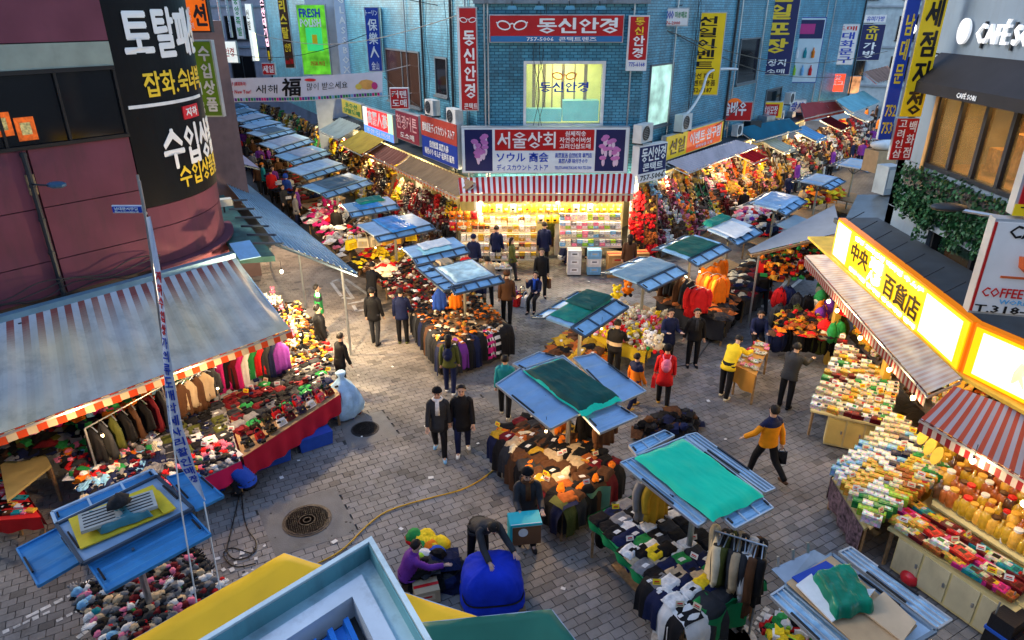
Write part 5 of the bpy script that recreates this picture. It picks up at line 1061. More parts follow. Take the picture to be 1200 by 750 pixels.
T7 = table('wide table of dark coats and scarves at the mouth of the left lane', [(484, 364), (545, 333), (600, 384), (520, 412)], .9, M_wood, mat('dark_cloth'), .75)
T8 = table('yellow plastic trolley bin heaped with soft toys', [(694, 392), (735, 360), (780, 372), (757, 414)], .75, mat('yellow_crate', (.6, .42, .02), rough=.5), mat('yellow_crate'), .3, name='trolley_bin', cat='trolley')
T9 = table('low heap of brown and yellow clothes beside the two tone green cart', [(648, 402), (682, 382), (712, 408), (690, 422)], .5, M_wood, mat('dark_cloth'), .4)
T10 = table('table of coats under the cart with the dark green canvas', [(770, 352), (808, 330), (862, 350), (850, 378)], .8, M_wood, mat('dark_cloth'), .6)
T11 = table('table of dark clothes behind the coats in the right lane', [(848, 330), (880, 305), (905, 330), (872, 352)], .8, M_wood, mat('dark_cloth'), .6)
M_ycab = mat('cream_cabinet', (.68, .56, .25), rough=.45, var=.08, grime=.15)
S1 = table('sloping rack of boxed goods with cream cabinet fronts, at the right', [(950, 478), (985, 400), (1052, 452), (1040, 500)], .75, M_ycab, None)
S2 = table('flower print stand stacked with white and green boxes, lower right', [(975, 560), (1062, 500), (1108, 556), (1013, 620)], .75, M_ycab, mat('flower_print_cloth', (.12, .08, .1), rough=.7, var=.9, vs=14), .55, sides=(0, 3))
S3 = table('long cream counter of jars and gift boxes at the bottom right', [(1040, 618), (1120, 560), (1235, 640), (1200, 712)], .8, M_ycab, None)
def cabinet(label, a, b, h, n, mt, mt2, depth=.25, name='cabinet', z=0):
    A = G(*a[:2], z); B = G(*b[:2], z); A.z = B.z = 0; w = Wall(A, B); o = thing(name, label, 'cabinet', (A.x, A.y, 0)); L_ = w.L
    k = wl_.__new__(wl_); k.a = Vector((0, 0, 0)); k.d = w.d; k.n = w.n; k.L = L_; k.b = w.d * L_
    m = MB(); k.box(m, 0, L_, .05, h, -depth, 0); m.obj('cabinet_body', mt, o)
    for i in range(n):
        m = MB(); k.box(m, L_ * i / n + .02, L_ * (i + 1) / n - .02, .1, h - .06, 0, .018); d = m.obj('door', mt2, o); m = MB(); k.box(m, L_ * (i + 1) / n - .08, L_ * (i + 1) / n - .05, h * .5, h * .5 + .08, .018, .035); m.obj('handle', M_steel, d)
    return o
cabinet('cream cabinet with two doors below the boxed goods rack', (972, 486), (1038, 499), .78, 3, M_ycab, mat('cream_door', (.68, .5, .14), rough=.4), z=.8)
cabinet('run of three cream cabinet doors under the jar counter', (1042, 668), (1172, 762), .78, 4, M_ycab, mat('cream_door2', (.62, .55, .34), rough=.4, grime=.2))
MB().prism([G(985, 537, .02), G(1045, 530, .02), G(1040, 548, .02), G(990, 552, .02)], .03).obj('red_mat', mat('red_mat', (.5, .03, .02), rough=.8), label='red mat on the ground in front of the cream cabinet', cat='mat')
# small street cart with drinks tray
T12 = table('narrow orange fronted tray cart between the yellow jacket man and the seated man', [(862, 428), (888, 398), (902, 404), (886, 440)], .85, mat('orange_wood', (.55, .25, .04), rough=.5), mat('orange_wood'), .5, name='tray_cart', cat='cart', sides=(0, 3))
# folding chair bottom right
ch = thing('folding_chair', 'black folding chair leaning before the cream counter, bottom right', 'chair', tuple(G(1135, 712, 0)), .6)
MB().box((0, 0, .45), (.4, .38, .03)).obj('seat', M_black, ch); MB().box((0, .19, .74), (.4, .03, .22), rx=-.15).obj('backrest', M_black, ch)
for x in (-.2, .2): MB().bar((x, -.2, 0), (x, .2, .86), .025).obj('leg', M_steel, ch); MB().bar((x, .22, 0), (x, -.15, .45), .025).obj('leg', M_steel, ch)
# suitcase
sc = thing('suitcase', 'black suitcase with a blue strap at the bottom right corner', 'suitcase', tuple(G(1168, 764, 0)), .5)
m = MB(); m.box((0, 0, .4), (.5, .34, .75), taper=.94); m.obj('shell', mat('black_nylon', (.012, .012, .016), rough=.5, bump=.4), sc); MB().box((0, -.19, .35), (.36, .05, .45)).obj('front_pocket', mat('black_nylon'), sc); MB().box((0, 0, .5), (.52, .36, .05)).obj('strap', mat('strap_blue', (.02, .1, .5)), sc)
for x in (-.2, .2): MB().tube([(x, .12, .75), (x, .12, 1.0)], .012, 6).obj('handle_bar', M_steel, sc)
# ================================================================== GOODS
PROTO = {}
def shape(kind, k, col):
    key = (kind, k, col)
    if key in PROTO: return PROTO[key]
    c = PAL[col]; r = random.Random(hash(kind) % 97 + k * 13 if False else (sum(map(ord, kind)) + k * 13)); m = MB(); mt = M_cloth; sm = True
    dk = tuple(x * .6 for x in c); lt = tuple(min(1, x * 1.25 + .02) for x in c)
    acc = PAL[('white', 'red', 'yellow', 'black', 'cream')[k % 5]] if col not in ('white', 'cream') else PAL[('black', 'red', 'navy', 'green', 'brown')[k % 5]]
    if kind == 'folded_garment':
        h = .05 + .02 * r.random()
        def f(u, v):
            e = min(u, 1 - u) * 1.0; e2 = min(v, 1 - v); hh = h * min(1, e * 9) ** .5 * min(1, e2 * 9) ** .5
            return Vector(((u - .5) * .30 + .012 * noise.noise(Vector((v * 3, k, 0))), (v - .5) * .24 + .012 * noise.noise(Vector((u * 3, k, 4))), hh * (1 + .35 * noise.noise(Vector((u * 3, v * 3, k)))) + (.012 if v > .55 and k % 2 else 0)))
        m.grid(f, 9, 8, lambda u, v: acc if (k % 3 == 0 and .35 < u < .65 and .3 < v < .55) else c)
    elif kind == 'knit_glove':
        m.blob((0, 0, .03), (.05, .065, .03), 8, 5, c, .25, k); m.blob((0, -.08, .025), (.038, .04, .022), 7, 4, acc if k % 2 else dk, .1, k)
        for i in range(4): m.tube([(-.036 + i * .024, .045, .03), (-.042 + i * .028, .12 - .012 * abs(i - 1.5), .025)], [.013, .009], 5, c)
        m.tube([(.045, -.01, .03), (.085, .045, .03)], [.014, .01], 5, c)
    elif kind == 'knit_hat': m.blob((0, 0, .05), (.11, .1, .075), 10, 6, c, .12, k); m.lathe([(.115, 0), (.118, .035), (.1, .04)], 10, col=acc if k % 2 else dk)
    elif kind == 'carton': m.box((0, 0, .11), (.34, .26, .22), col=c, taper=.99); m.box((0, 0, .2225), (.34, .05, .003), col=acc); m.box((0, -.1315, .12), (.2, .003, .1), col=lt); m.box((0, -.133, .13), (.12, .003, .03), col=acc); mt = M_plain; sm = False
    elif kind == 'gift_box':
        m.box((0, 0, .03), (.24, .17, .06), col=c, taper=.98); m.box((0, 0, .062), (.2, .13, .005), col=lt); m.box((-.03, .01, .066), (.08, .07, .003), col=acc); m.box((.06, -.01, .066), (.05, .09, .003), col=dk); mt = M_pack; sm = False
    elif kind == 'tea_box':
        m.box((0, 0, .05), (.19, .095, .10), col=c, taper=.99); m.box((0, 0, .102), (.17, .05, .004), col=lt); m.box((.04, 0, .105), (.06, .045, .003), col=acc); m.box((0, -.0415, .05), (.14, .003, .06), col=acc if k % 2 else lt); mt = M_pack; sm = False
    elif kind == 'candy_bag':
        def f(u, v):
            e = min(u, 1 - u, v, 1 - v); return Vector(((u - .5) * .19, (v - .5) * .26, .055 * min(1, e * 3.5) + .012 * noise.noise(Vector((u * 4, v * 4, k)))))
        m.grid(f, 8, 9, lambda u, v: acc if (.3 < v < .55 and .2 < u < .8) else (c if v < .8 else lt)); mt = M_pack
    elif kind == 'plush_toy':
        m.blob((0, 0, .09), (.085, .075, .09), 9, 6, c, .08, k); m.blob((0, -.01, .215), (.075, .07, .07), 9, 6, c, .05, k)
        for s in (-1, 1): m.blob((s * .055, 0, .28), (.03, .02, .032), 6, 4, c); m.blob((s * .085, -.03, .12), (.03, .05, .03), 6, 4, c); m.blob((s * .05, -.07, .03), (.035, .055, .032), 6, 4, acc)
        for s in (-1, 1): m.blob((s * .026, -.075, .23), .01, 5, 4, (.01, .01, .01))
        m.blob((0, -.08, .2), (.026, .02, .018), 6, 4, (.7, .65, .6))
    elif kind == 'handbag':
        m.box((0, 0, .12), (.28, .12, .22), col=c, taper=.82); m.box((0, -.062, .1), (.2, .02, .12), col=dk); m.tube(smooth_path([(-.09, 0, .22), (-.07, 0, .34), (.07, 0, .34), (.09, 0, .22)], 3), .011, 5, dk); m.box((0, -.075, .13), (.03, .01, .03), col=(.5, .4, .1)); mt = M_gloss; sm = False
    elif kind == 'backpack':
        m.blob((0, 0, .24), (.17, .12, .26), 10, 7, c, .06, k); m.blob((0, -.09, .17), (.12, .07, .12), 8, 5, acc if k % 3 == 1 else dk, .05, k); m.tube(smooth_path([(-.04, .03, .48), (0, .05, .55), (.04, .03, .48)], 3), .012, 5, dk)
        for s in (-1, 1): m.tube(smooth_path([(s * .08, .1, .44), (s * .1, .17, .28), (s * .1, .1, .07)], 3), .016, 5, dk)
        m.tube([(-.12, -.075, .33), (0, -.125, .36), (.12, -.075, .33)], .006, 4, lt)
    elif kind == 'shoe': m.tube([(0, -.1, .045), (0, -.02, .045), (0, .06, .035), (0, .13, .028)], [.035, .038, .042, .026], 8, c, sq=(1, .9)); m.box((0, .01, .008), (.075, .25, .016), col=(.6, .6, .58)); m.tube([(0, -.07, .05), (0, -.085, .1)], [.036, .03], 8, dk)
    elif kind == 'wallet': m.box((0, 0, .014), (.15, .1, .028), col=c, taper=.96); m.box((.05, 0, .0295), (.03, .03, .003), col=acc); mt = M_gloss; sm = False
    elif kind == 'scarf_roll':
        def f(u, v): return Vector(((u - .5) * .3 + .02 * math.sin(v * 7 + k), (v - .5) * .13 * (1 + .3 * math.sin(u * 5 + k)), .01 + .04 * math.sin(v * 3.14) ** .5 * (1 + .2 * math.sin(u * 11 + k)) * min(1, min(u, 1 - u) * 12)))
        m.grid(f, 12, 7, lambda u, v: dk if int(v * 7) % 2 and k % 2 else c)
    elif kind == 'jar':
        m.lathe([(.0, 0), (.07, 0), (.078, .02), (.078, .2), (.05, .235), (.045, .25)], 12, col=c); m.lathe([(.045, .02), (.05, .1), (.03, .2)], 7, (.0, 0, .01), lt); mt = M_jar
    elif kind == 'bottle':
        m.lathe([(.0, 0), (.06, 0), (.066, .02), (.064, .17), (.03, .22), (.02, .235), (.02, .29)], 12, col=c); mt = M_jar
    elif kind == 'flat_pack': m.box((0, 0, .012), (.22, .16, .024), col=c); m.box((0, .02, .0255), (.17, .09, .003), col=lt); m.box((.03, .02, .0285), (.06, .05, .003), col=acc); mt = M_pack; sm = False
    elif kind == 'balloon_toy': m.blob((0, 0, .14), (.13, .13, .14), 12, 8, c); m.blob((0, 0, .0), .02, 5, 3, dk); mt = M_gloss
    me = m.mesh(kind, mt, sm); PROTO[key] = me; return me
M_jar = mat('amber_jar_glass', rough=.08, attr=True, var=.25, vs=20, coat=.5, spec=.8)
NICE = {'folded_garment': 'folded garment', 'knit_glove': 'knit glove', 'knit_hat': 'knit hat', 'carton': 'carton', 'gift_box': 'gift box', 'tea_box': 'small packet box', 'candy_bag': 'plastic food bag', 'plush_toy': 'soft toy', 'handbag': 'handbag', 'backpack': 'backpack',
        'shoe': 'shoe', 'wallet': 'wallet', 'scarf_roll': 'rolled scarf', 'jar': 'glass jar', 'bottle': 'glass bottle', 'flat_pack': 'flat packaged item', 'balloon_toy': 'round balloon toy'}
CNT = {}
def put(kind, col, p, rz, place, s=1., rx=0., ry=0., k=None, adj='', cap=295):
    if CNT.get(kind, 0) >= cap: return None
    CNT[kind] = CNT.get(kind, 0) + 1
    k = rng.randrange(5) if k is None else k
    o = link(kind, shape(kind, k, col), None, '%s%s %s %s' % (adj, col, NICE[kind], place), NICE[kind].split()[-1] if kind not in ('gift_box', 'tea_box') else 'box', NICE[kind] + 's ' + place)
    o.location = p; o.rotation_euler = (rx, ry, rz); o.scale = (s, s, s); return o
def bank(kind, quad, nu, nv, cols, place, s=1., jit=.3, rzj=.15, rz=None, z=(0., 0.), tilt=0., drop=.0, cap=295, rows=None, adj='', block=False, order=False):
    """rows of goods over a quad (world corners); z = height added at v=0 and v=1"""
    d = (quad[1] - quad[0]); base = math.atan2(d.y, d.x) if rz is None else rz
    for j in range(nv):
        for i in range(nu):
            if drop and rng.random() < drop: continue
            u = (i + .5 + U(-jit, jit)) / nu; v = (j + .5 + U(-jit, jit)) / nv; p = bil(quad, u, v) + Vector((0, 0, z[0] * (1 - v) + z[1] * v))
            if block: c = cols[(i // 3 + j * 5 // 2) % len(cols)] if rng.random() < .85 else rng.choice(cols)
            elif order: c = cols[j % len(cols)]
            else: c = rng.choice(cols)
            put(kind, c, p, base + U(-rzj, rzj), place, s * U(.92, 1.08), rx=tilt, cap=cap, adj=adj)
def heap(name, label, cat, quad, n, cols, size=(.04, .1), z=(0., 0.), mix='bb', height=.15, mt=None, seed=0, cells=None):
    """uncountable small goods in one mass; cells = sorted stall by stall into patches of like goods with gaps between"""
    r = random.Random(seed + 11); m = MB(); q0 = quad[0].copy(); cr = random.Random(seed + 90)
    lu = (quad[1] - quad[0]).length; lv = (quad[3] - quad[0]).length
    if cells:
        nu, nv = max(1, round(lu / cells)), 4; cc = {(i, j): (cr.choice(cols), cr.choice(cols), cr.choice(mix), cr.uniform(.75, 1.35), cr.uniform(-.12, .22)) for i in range(nu) for j in range(nv)}
        m.prism([p - q0 - Vector((0, 0, .06)) for p in quad], .05, (.05, .035, .025))
        for i in range(nu + 1 if cells > .4 else 0):
            a = bil(quad, i / nu, 0) - q0; b = bil(quad, i / nu, 1) - q0; m.bar(a, b + Vector((0, 0, .15)), .05, .12, (.1, .06, .03))
    for i in range(n):
        u, v = r.random(), r.random(); h = height * (1 - (2 * u - 1) ** 4) * (1 - (2 * v - 1) ** 4)
        c = PAL[r.choice(cols)]; t = r.choice(mix); s = r.uniform(*size)
        if cells:
            ci, cj = min(nu - 1, int(u * nu)), min(nv - 1, int(v * nv)); k = cc[ci, cj]; fu = u * nu - ci
            if fu < .07 or fu > .93: continue
            c = PAL[k[0] if r.random() < .7 else k[1]]; t = k[2] if r.random() < .8 else t; s = (size[0] + size[1]) / 2 * k[3] * r.uniform(.8, 1.2); h = .05 + k[4] * (1 - (2 * fu - 1) ** 2)
            gv = round(v * lv / (s * 1.9)) * s * 1.9 / lv; gu = round(u * lu / (s * 2)) * s * 2 / lu; u = u * .35 + min(1, gu) * .65; v = v * .35 + min(1, gv) * .65
        p = bil(quad, u, v) - q0 + Vector((0, 0, z[0] * (1 - v) + z[1] * v + h * (r.random() if not cells else r.uniform(.7, 1)))); g = r.uniform(.65, 1.2); c = tuple(x * g for x in c)
        if t == 'b': m.box(p + Vector((0, 0, s * .3)), (s * 1.6, s, s * .7), r.uniform(0, 3.1) if not cells else r.uniform(.4, .8), c, rx=r.uniform(-.3, .3))
        elif t == 'o': m.blob(p + Vector((0, 0, s * .4)), (s * .7, s * .6, s * .55), 6, 4, c, .2, i)
        elif t == 'v':   # hanging strips
            m.box(p + Vector((0, 0, -s)), (s * .9, s * .35, s * 3.2), r.uniform(.3, 1.1), c, ry=r.uniform(-.1, .1))
        elif t == 'f':   # floppy cloth
            a = r.uniform(0, 6.3); x = Vector((math.cos(a), math.sin(a), 0)) * s * 1.3; y = Vector((-math.sin(a), math.cos(a), 0)) * s
            m.grid(lambda uu, vv: p + x * (uu - .5) * 2 + y * (vv - .5) * 2 + Vector((0, 0, s * .6 * math.sin(uu * 3.1) * math.sin(vv * 3.1) + .02 * noise.noise(Vector((uu * 4, vv * 4, i))))), 3, 3, col=c)
    o = m.obj(name, mt or M_cloth, None, smooth=False, label=label, cat=cat, kind='stuff'); o.location = q0; return o
def Q(*pxs, z=.8): return [G(p[0], p[1], z) for p in pxs]
def lift(q, dz): return [p + Vector((0, 0, dz)) for p in q]
# ---------------- left tables
tq = T1a; place = 'on the pink table under the faded awning'
bank('knit_glove', [bil(tq, .02, .02), bil(tq, .98, .02), bil(tq, .98, .34), bil(tq, .02, .34)], 20, 5, pal('black,grey,white,charcoal,black,red,charcoal,navy,white,cream,pink'), place, 1.2, .08, .15)
bank('folded_garment', [bil(tq, .03, .36), bil(tq, .97, .36), bil(tq, .97, .98), bil(tq, .03, .98)], 10, 5, pal('black,charcoal,grey,white,charcoal,black,olive,navy,light blue,dark red'), place, 1.0, .08, .1)
m = MB()
for k in range(7):
    a = bil(tq, .02 + k * .14, .01); MB().box((0, 0, .01), (.42, .62, .03), math.atan2((tq[1] - tq[0]).y, (tq[1] - tq[0]).x)).obj('display_tray', M_white, loc=tuple(bil(tq, .09 + k * .137, .17) + Vector((0, 0, .0))), label='shallow white tray of gloves on the pink table', cat='tray', group='white trays on the pink table')
heap('small_wares', 'small gloves and socks packed between the trays of the pink table', 'wares', lift(tq, .005), 420, pal('black,charcoal,grey,black,navy,dark red'), (.03, .05), (0, 0), 'bb', .02, seed=61, cells=.28)
tq = T1b; place = 'on the crimson table under the faded awning'
bank('handbag', [bil(tq, .03, .0), bil(tq, .97, .0), bil(tq, .97, .3), bil(tq, .03, .3)], 9, 2, pal('red,black,white,dark red,navy,black,purple'), place, .75, .08, .12, tilt=-.5)
bank('folded_garment', [bil(tq, .0, .3), bil(tq, 1, .3), bil(tq, 1, .95), bil(tq, .0, .95)], 9, 6, pal('dark red,charcoal,navy,charcoal,grey,dark red,green,black,black'), place, .95, .08, .1)
heap('small_wares', 'small pouches packed between the folded garments of the crimson table', 'wares', lift(tq, .005), 200, pal('black,dark red,navy,charcoal,black'), (.04, .06), (0, 0), 'bb', .02, seed=62, cells=.3)
qq = Q((318, 440), (398, 424), (350, 365), (312, 375), z=.7)
bank('shoe', qq, 12, 9, pal('black,brown,gold,black,beige,red,charcoal'), 'in the heap behind the crimson table', 1.0, .35, 3.1, z=(.0, .35), cap=150)
heap('slipper_heap', 'dense heap of brown and gold slippers and shoes behind the crimson table', 'slippers', qq, 500, pal('black,brown,gold,cream,black,mustard,rust'), (.04, .09), (0, .3), 'bo', .1, seed=1)
bank('plush_toy', Q((308, 352), (345, 412), (362, 405), (322, 345), z=.9), 9, 2, pal('white,cream,pink,yellow,white,black'), 'on the rack at the corner of the faded awning', .8, .3, 2, z=(.0, .1))
qq = Q((100, 585), (185, 545), (178, 488), (60, 520), z=.75)
heap('clothing_heap', 'colourful jumble of small clothes and socks behind the bottom left cart', 'clothes', qq, 420, pal('black,pink,orange,white,navy,red,green,cream,grey,charcoal,dark red,light blue'), (.06, .13), (.0, .15), 'ffbo', .15, seed=2)
bank('scarf_roll', Q((105, 588), (196, 550), (186, 520), (90, 555), z=.85), 9, 3, pal('grey,navy,beige,cream,light blue,navy,black,dark red'), 'in the pile behind the blue cart roof, bottom left', 1.1, .25, .5, rz=1.9)
heap('wares_heap', 'dark mixed wares hanging and piled in the shade of the faded awning', 'clothes', Q((10, 540), (170, 505), (230, 440), (0, 500), z=.9), 560, pal('black,charcoal,brown,olive,dark red,green,navy,black,grey'), (.08, .17), (0, .2), 'ffb', .25, seed=3)
heap('tag_cards', 'bright price cards and pouches scattered over the shaded wares, left', 'cards', Q((30, 520), (170, 490), (200, 455), (60, 488), z=1.3), 26, pal('red,orange,pink,lime,light blue,magenta,white,green'), (.1, .16), (0, .1), 'b', .1, seed=4)
bank('wallet', [bil(T2, .05, .05), bil(T2, .95, .05), bil(T2, .95, .95), bil(T2, .05, .95)], 8, 6, pal('black,white,red,teal,gold,brown,pink'), 'on the red table at the left edge', 1.1, .2, .3)
# hanging clothes under the left awning
def hanging(kind_col, p, ang, place, w=.46, h=.85, th=.085, pattern=None, name='hanging_coat', cat='coat', sl=True, hanger=True, grp=None):
    c = PAL[kind_col]; o = thing(name, '%s %s %s' % (kind_col, 'coat' if name == 'hanging_coat' else NICE.get(name, name.replace('_', ' ')), place), cat, tuple(p), ang + U(-.12, .12), grp or name.replace('_', ' ') + 's ' + place); sd_ = rng.random() * 9
    w *= U(.85, 1.12); h *= U(.75, 1.08); m = MB(); rg = []
    for i in range(7):
        t = i / 6; ww = w * (.36 + .14 * min(1, t * 3) + .06 * t) * (1 if i else .6); dd = th * (.5 + .5 * t) * (1 if i else .5); z = -h * t - (.0 if i else -.02)
        fa = .1 + .5 * t; rg.append([Vector((math.cos(a) * ww * (1 + .04 * math.sin(a * 5 + i + sd_)), math.sin(a) * dd * (1 + fa * math.sin(a * 9 + sd_ + t * 1.5)), z - (.1 * abs(math.cos(a)) if i < 2 else 0) + .03 * math.sin(a * 3 + sd_) * t)) for a in [2 * math.pi * j / 26 for j in range(26)]])
    m.rings(rg, c if not pattern else None)
    if pattern:
        for f in range(len(m.c)): m.c[f] = PAL[pattern[(f * 7 + f // 5) % len(pattern)]]
    m.obj('garment_body', M_wear, o, smooth=True)
    if sl:
        for s in (-1, 1): MB().tube(smooth_path([(s * w * .38, 0, -.05), (s * w * .56, 0, -.3 * h), (s * w * .55, -.02, -.72 * h)], 4), [.075, .08, .08, .078, .075, .07, .065, .062, .06][:9], 8, c).obj('sleeve', M_wear, o, smooth=True)
    if hanger: MB().tube(smooth_path([(-w * .4, 0, -.05), (0, 0, .04), (w * .4, 0, -.05)], 3), .01, 5).obj('hanger', M_steel, o)
    return o
def rack(a, b, z, n, cols, place, ang, **k):
    a = Vector((*a, z)); b = Vector((*b, z))
    o = thing('clothes_rail', 'steel clothes rail ' + place, 'clothes rail', tuple(a)); MB().tube([(0, 0, .05), b - a + Vector((0, 0, .05))], .015, 6).obj('rail', M_steel, o)
    for p in (a, b): MB().tube([p - a + Vector((0, 0, .05)), Vector((p.x - a.x, p.y - a.y, -z))], .02, 6).obj('upright', M_steel, o)
    for i in range(n):
        hanging(cols[i % len(cols)], a.lerp(b, (i + .5) / n), ang + U(-.15, .15), place, **k)
def g2(px, py, z): g = G(px, py, z); return (g.x, g.y)
rack(g2(248, 418, 1.75), g2(330, 398, 1.75), 1.75, 11, pal('black,magenta,black,dark red,magenta,white,green,red,charcoal,navy,purple'), 'under the right half of the faded awning', .9, w=.42, h=.95, sl=False)
rack(g2(205, 452, 1.7), g2(250, 430, 1.7), 1.7, 5, pal('brown,beige,brown,beige,charcoal'), 'behind the grey shirted woman', 1.0, w=.4, h=.8, sl=False)
rack(g2(100, 505, 1.75), g2(190, 455, 1.75), 1.75, 8, pal('black,charcoal,olive,black,brown,black,dark red,charcoal'), 'in the shade of the faded awning', -.5, w=.4, h=.8, sl=False)
# ---------------- bottom left glove table
tq = T4; place = 'on the low table in front of the bottom left cart'
heap('small_wares', 'dark socks packed under the knit gloves of the low table', 'socks', lift(tq, .005), 260, pal('black,charcoal,grey,navy,black,dark red'), (.05, .09), (0, 0), 'fo', .05, seed=63)
bank('knit_glove', tq, 17, 9, pal('grey,grey,black,beige,dark red,charcoal,black,white,beige,black,grey,charcoal,pink'), place, 1.35, .3, 1.2, z=(.02, .02), cap=300)
bank('knit_hat', [bil(tq, .0, .0), bil(tq, .12, 0), bil(tq, .12, .9), bil(tq, 0, .9)], 2, 5, pal('light blue,teal,white,pink,black'), place, .9, .2, 3)
# ---------------- middle brown clothes
tq = T6; place = 'on the table of brown and black clothes'
bank('folded_garment', lift(tq, .02), 6, 11, pal('brown,black,charcoal,rust,beige,brown,black,dark red,mustard,brown'), place, 1.15, .3, .5)
bank('scarf_roll', lift(tq, .07), 4, 6, pal('brown,orange,black,gold,charcoal,cream'), place, .9, .4, 1.2)
def drape_row(quad_edge, n, cols, place, z, drop=.7, wd=None, name='draped_coat', out=.12, group=None, pattern=None):
    a, b = quad_edge; L_ = (b - a).length; d = (b - a).normalized(); nn = Vector((d.y, -d.x, 0)); w = L_ / n * 1.12
    for i in range(n):
        c = a + d * (L_ * (i + .5) / n); cn = cols[i % len(cols)]; o = thing(name, '%s garment draped over the edge %s' % (cn, place), 'garment', (c.x, c.y, z), math.atan2(d.y, d.x) + U(-.04, .04), group or 'garments draped ' + place)
        sdd = rng.random() * 10; dd = drop * U(.85, 1.05)
        def f(u, v):
            x = (u - .5) * w * (1 + .12 * v)
            if v < .3: t = v / .3; return Vector((x, .34 * (1 - t) - .02, .05 + .04 * math.sin(u * 3.1) + .015 * noise.noise(Vector((u * 3, v * 5, sdd)))))
            t = (v - .3) / .7; return Vector((x, -out * min(1, t * 3) - .03 * math.sin(u * 9 + sdd) * t, .05 + .03 * math.sin(u * 3.1) - dd * t))
        pc = pattern.get(i) if pattern else None
        MB().grid(f, 8, 12, (lambda u, v: PAL[pc[int(u * 6) % 2 * 1 + int(v * 14 + int(u * 6)) % 2]]) if pc else None, col=None if pc else PAL[cn]).obj('garment_body', M_wear, o, smooth=True)
        if rng.random() < .5: MB().box((0, -.0, .1), (.05, .08, .004), U(0, 2), PAL['white']).obj('price_tag', M_plain, o)
drape_row((tq[0], tq[3]), 10, pal('navy,black,charcoal,brown,black,charcoal,brown,dark red,black,navy'), 'of the brown clothes table, street side', .78, .72)
drape_row((tq[3], tq[2]), 6, pal('olive,charcoal,black,brown,dark red,black'), 'of the brown clothes table, near side', .78, .7)
o = MB().grid(lambda u, v: Vector(((u - .5) * .55, -.05 * math.sin(u * 7), -.55 * v * (1 - .2 * abs(u - .5)))), 10, 5).obj('green_cloth', mat('pale_green_cloth', (.16, .33, .2), rough=.8), loc=tuple(bil(tq, .55, 1.0) + Vector((0, -.15, .0))), label='pale green cloth hanging below the brown clothes table', cat='cloth', rotz=.45, smooth=True)
hanging('brown', bil(tq, .9, .85) + Vector((0, 0, .9)), .6, 'hung on the middle cart, near side', h=.7)
hanging('black', bil(tq, .95, .6) + Vector((0, 0, 1.0)), .8, 'hung on the middle cart, right side', h=.8)
hanging('orange', bil(tq, .75, .4) + Vector((0, 0, .8)), 1.2, 'hung on the middle cart among brown clothes', h=.6)
hanging('orange', bil(tq, 1.05, .25) + Vector((0, 0, .7)), .9, 'hung at the right of the middle cart', h=.5)
# bags bundle behind C
qq = Q((742, 507), (790, 485), (822, 498), (800, 520), z=.05); heap('bag_heap', 'black heap of bags and wires behind the bright green cart roof', 'bags', qq, 120, pal('black,charcoal,black,brown,navy'), (.1, .2), (0, 0), 'ofb', .35, seed=5)
# ---------------- folded shirts table (C)
tq = T5; place = 'on the green trimmed shirt table'
bank('folded_garment', [bil(tq, .02, .02), bil(tq, .98, .02), bil(tq, .98, .98), bil(tq, .02, .98)], 5, 12, pal('black,white,black,charcoal,white,navy,black,beige,grey,white,black,green'), place, 1.16, .1, .12)
bank('folded_garment', lift([bil(tq, .0, .3), bil(tq, .5, .3), bil(tq, .5, .95), bil(tq, .0, .95)], .06), 4, 2, pal('yellow,white,black,white'), place, 1.0, .2, .2)
drape_row((tq[3], tq[2]), 4, pal('black,navy,white,black'), 'of the shirt table, near end', .85, .6, name='draped_shirt', pattern={2: ('white', 'black')}) if False else None
drape_row((tq[0].lerp(tq[3], .0) , tq[0].lerp(tq[3], 1.)), 0 or 1, ['yellow'], 'of the shirt table, far corner', .85, .15, name='draped_shirt') if False else None
ed = (bil(tq, .35, 0), bil(tq, 1., 0))
e_a = tq[0].lerp(tq[1], .0)
drape_row((tq[0] + (tq[3] - tq[0]) * .62, tq[3]), 4, pal('black,navy,white,black'), 'of the shirt table, street side', .85, .62, name='draped_shirt')
drape_row((tq[3], tq[3].lerp(tq[2], .45)), 2, pal('white,charcoal'), 'of the shirt table, near end', .85, .7, name='draped_shirt')
rack(g2(838, 622, 1.75), g2(898, 640, 1.75), 1.7, 9, pal('cream,charcoal,olive,charcoal,beige,charcoal,white,brown,black'), 'at the near end of the shirt table', 1.15, w=.48, h=1.05)
hanging('grey', Vector((*g2(762, 560, 1.75), 1.75)), .5, 'hung under the bright green roof', h=.75); hanging('mustard', Vector((*g2(772, 566, 1.75), 1.75)), .5, 'hung under the bright green roof', h=.7)
put('backpack', 'purple', G(868, 672, .95), 1., 'by the rail of coats at the shirt table', 1.1)
for i, (x, y) in enumerate(((704, 640), (738, 668), (760, 690))): put('backpack', ('black', 'blue', 'black')[i], G(x, y, .1), 1 + i, 'on the ground under the shirt table', .9)
m = MB().grid(lambda u, v: Vector(((u - .5) * .8, -.04 * math.sin(u * 8), -.5 * v)), 12, 4).obj('green_cloth', M_green_t, loc=tuple(tq[3].lerp(tq[2], .5) + Vector((0, -.1, 0))), label='bright green cloth hanging at the near end of the shirt table', cat='cloth', rotz=math.atan2((tq[2] - tq[3]).y, (tq[2] - tq[3]).x), smooth=True)
# plank under C
pl_ = MB().prism([Vector((G(*p).x, G(*p).y, .05)) for p in ((716, 664), (722, 660), (790, 728), (782, 735))], .04); pl_.obj('plank', M_wood, label='long wooden plank lying on the ground beside the shirt table', cat='plank')
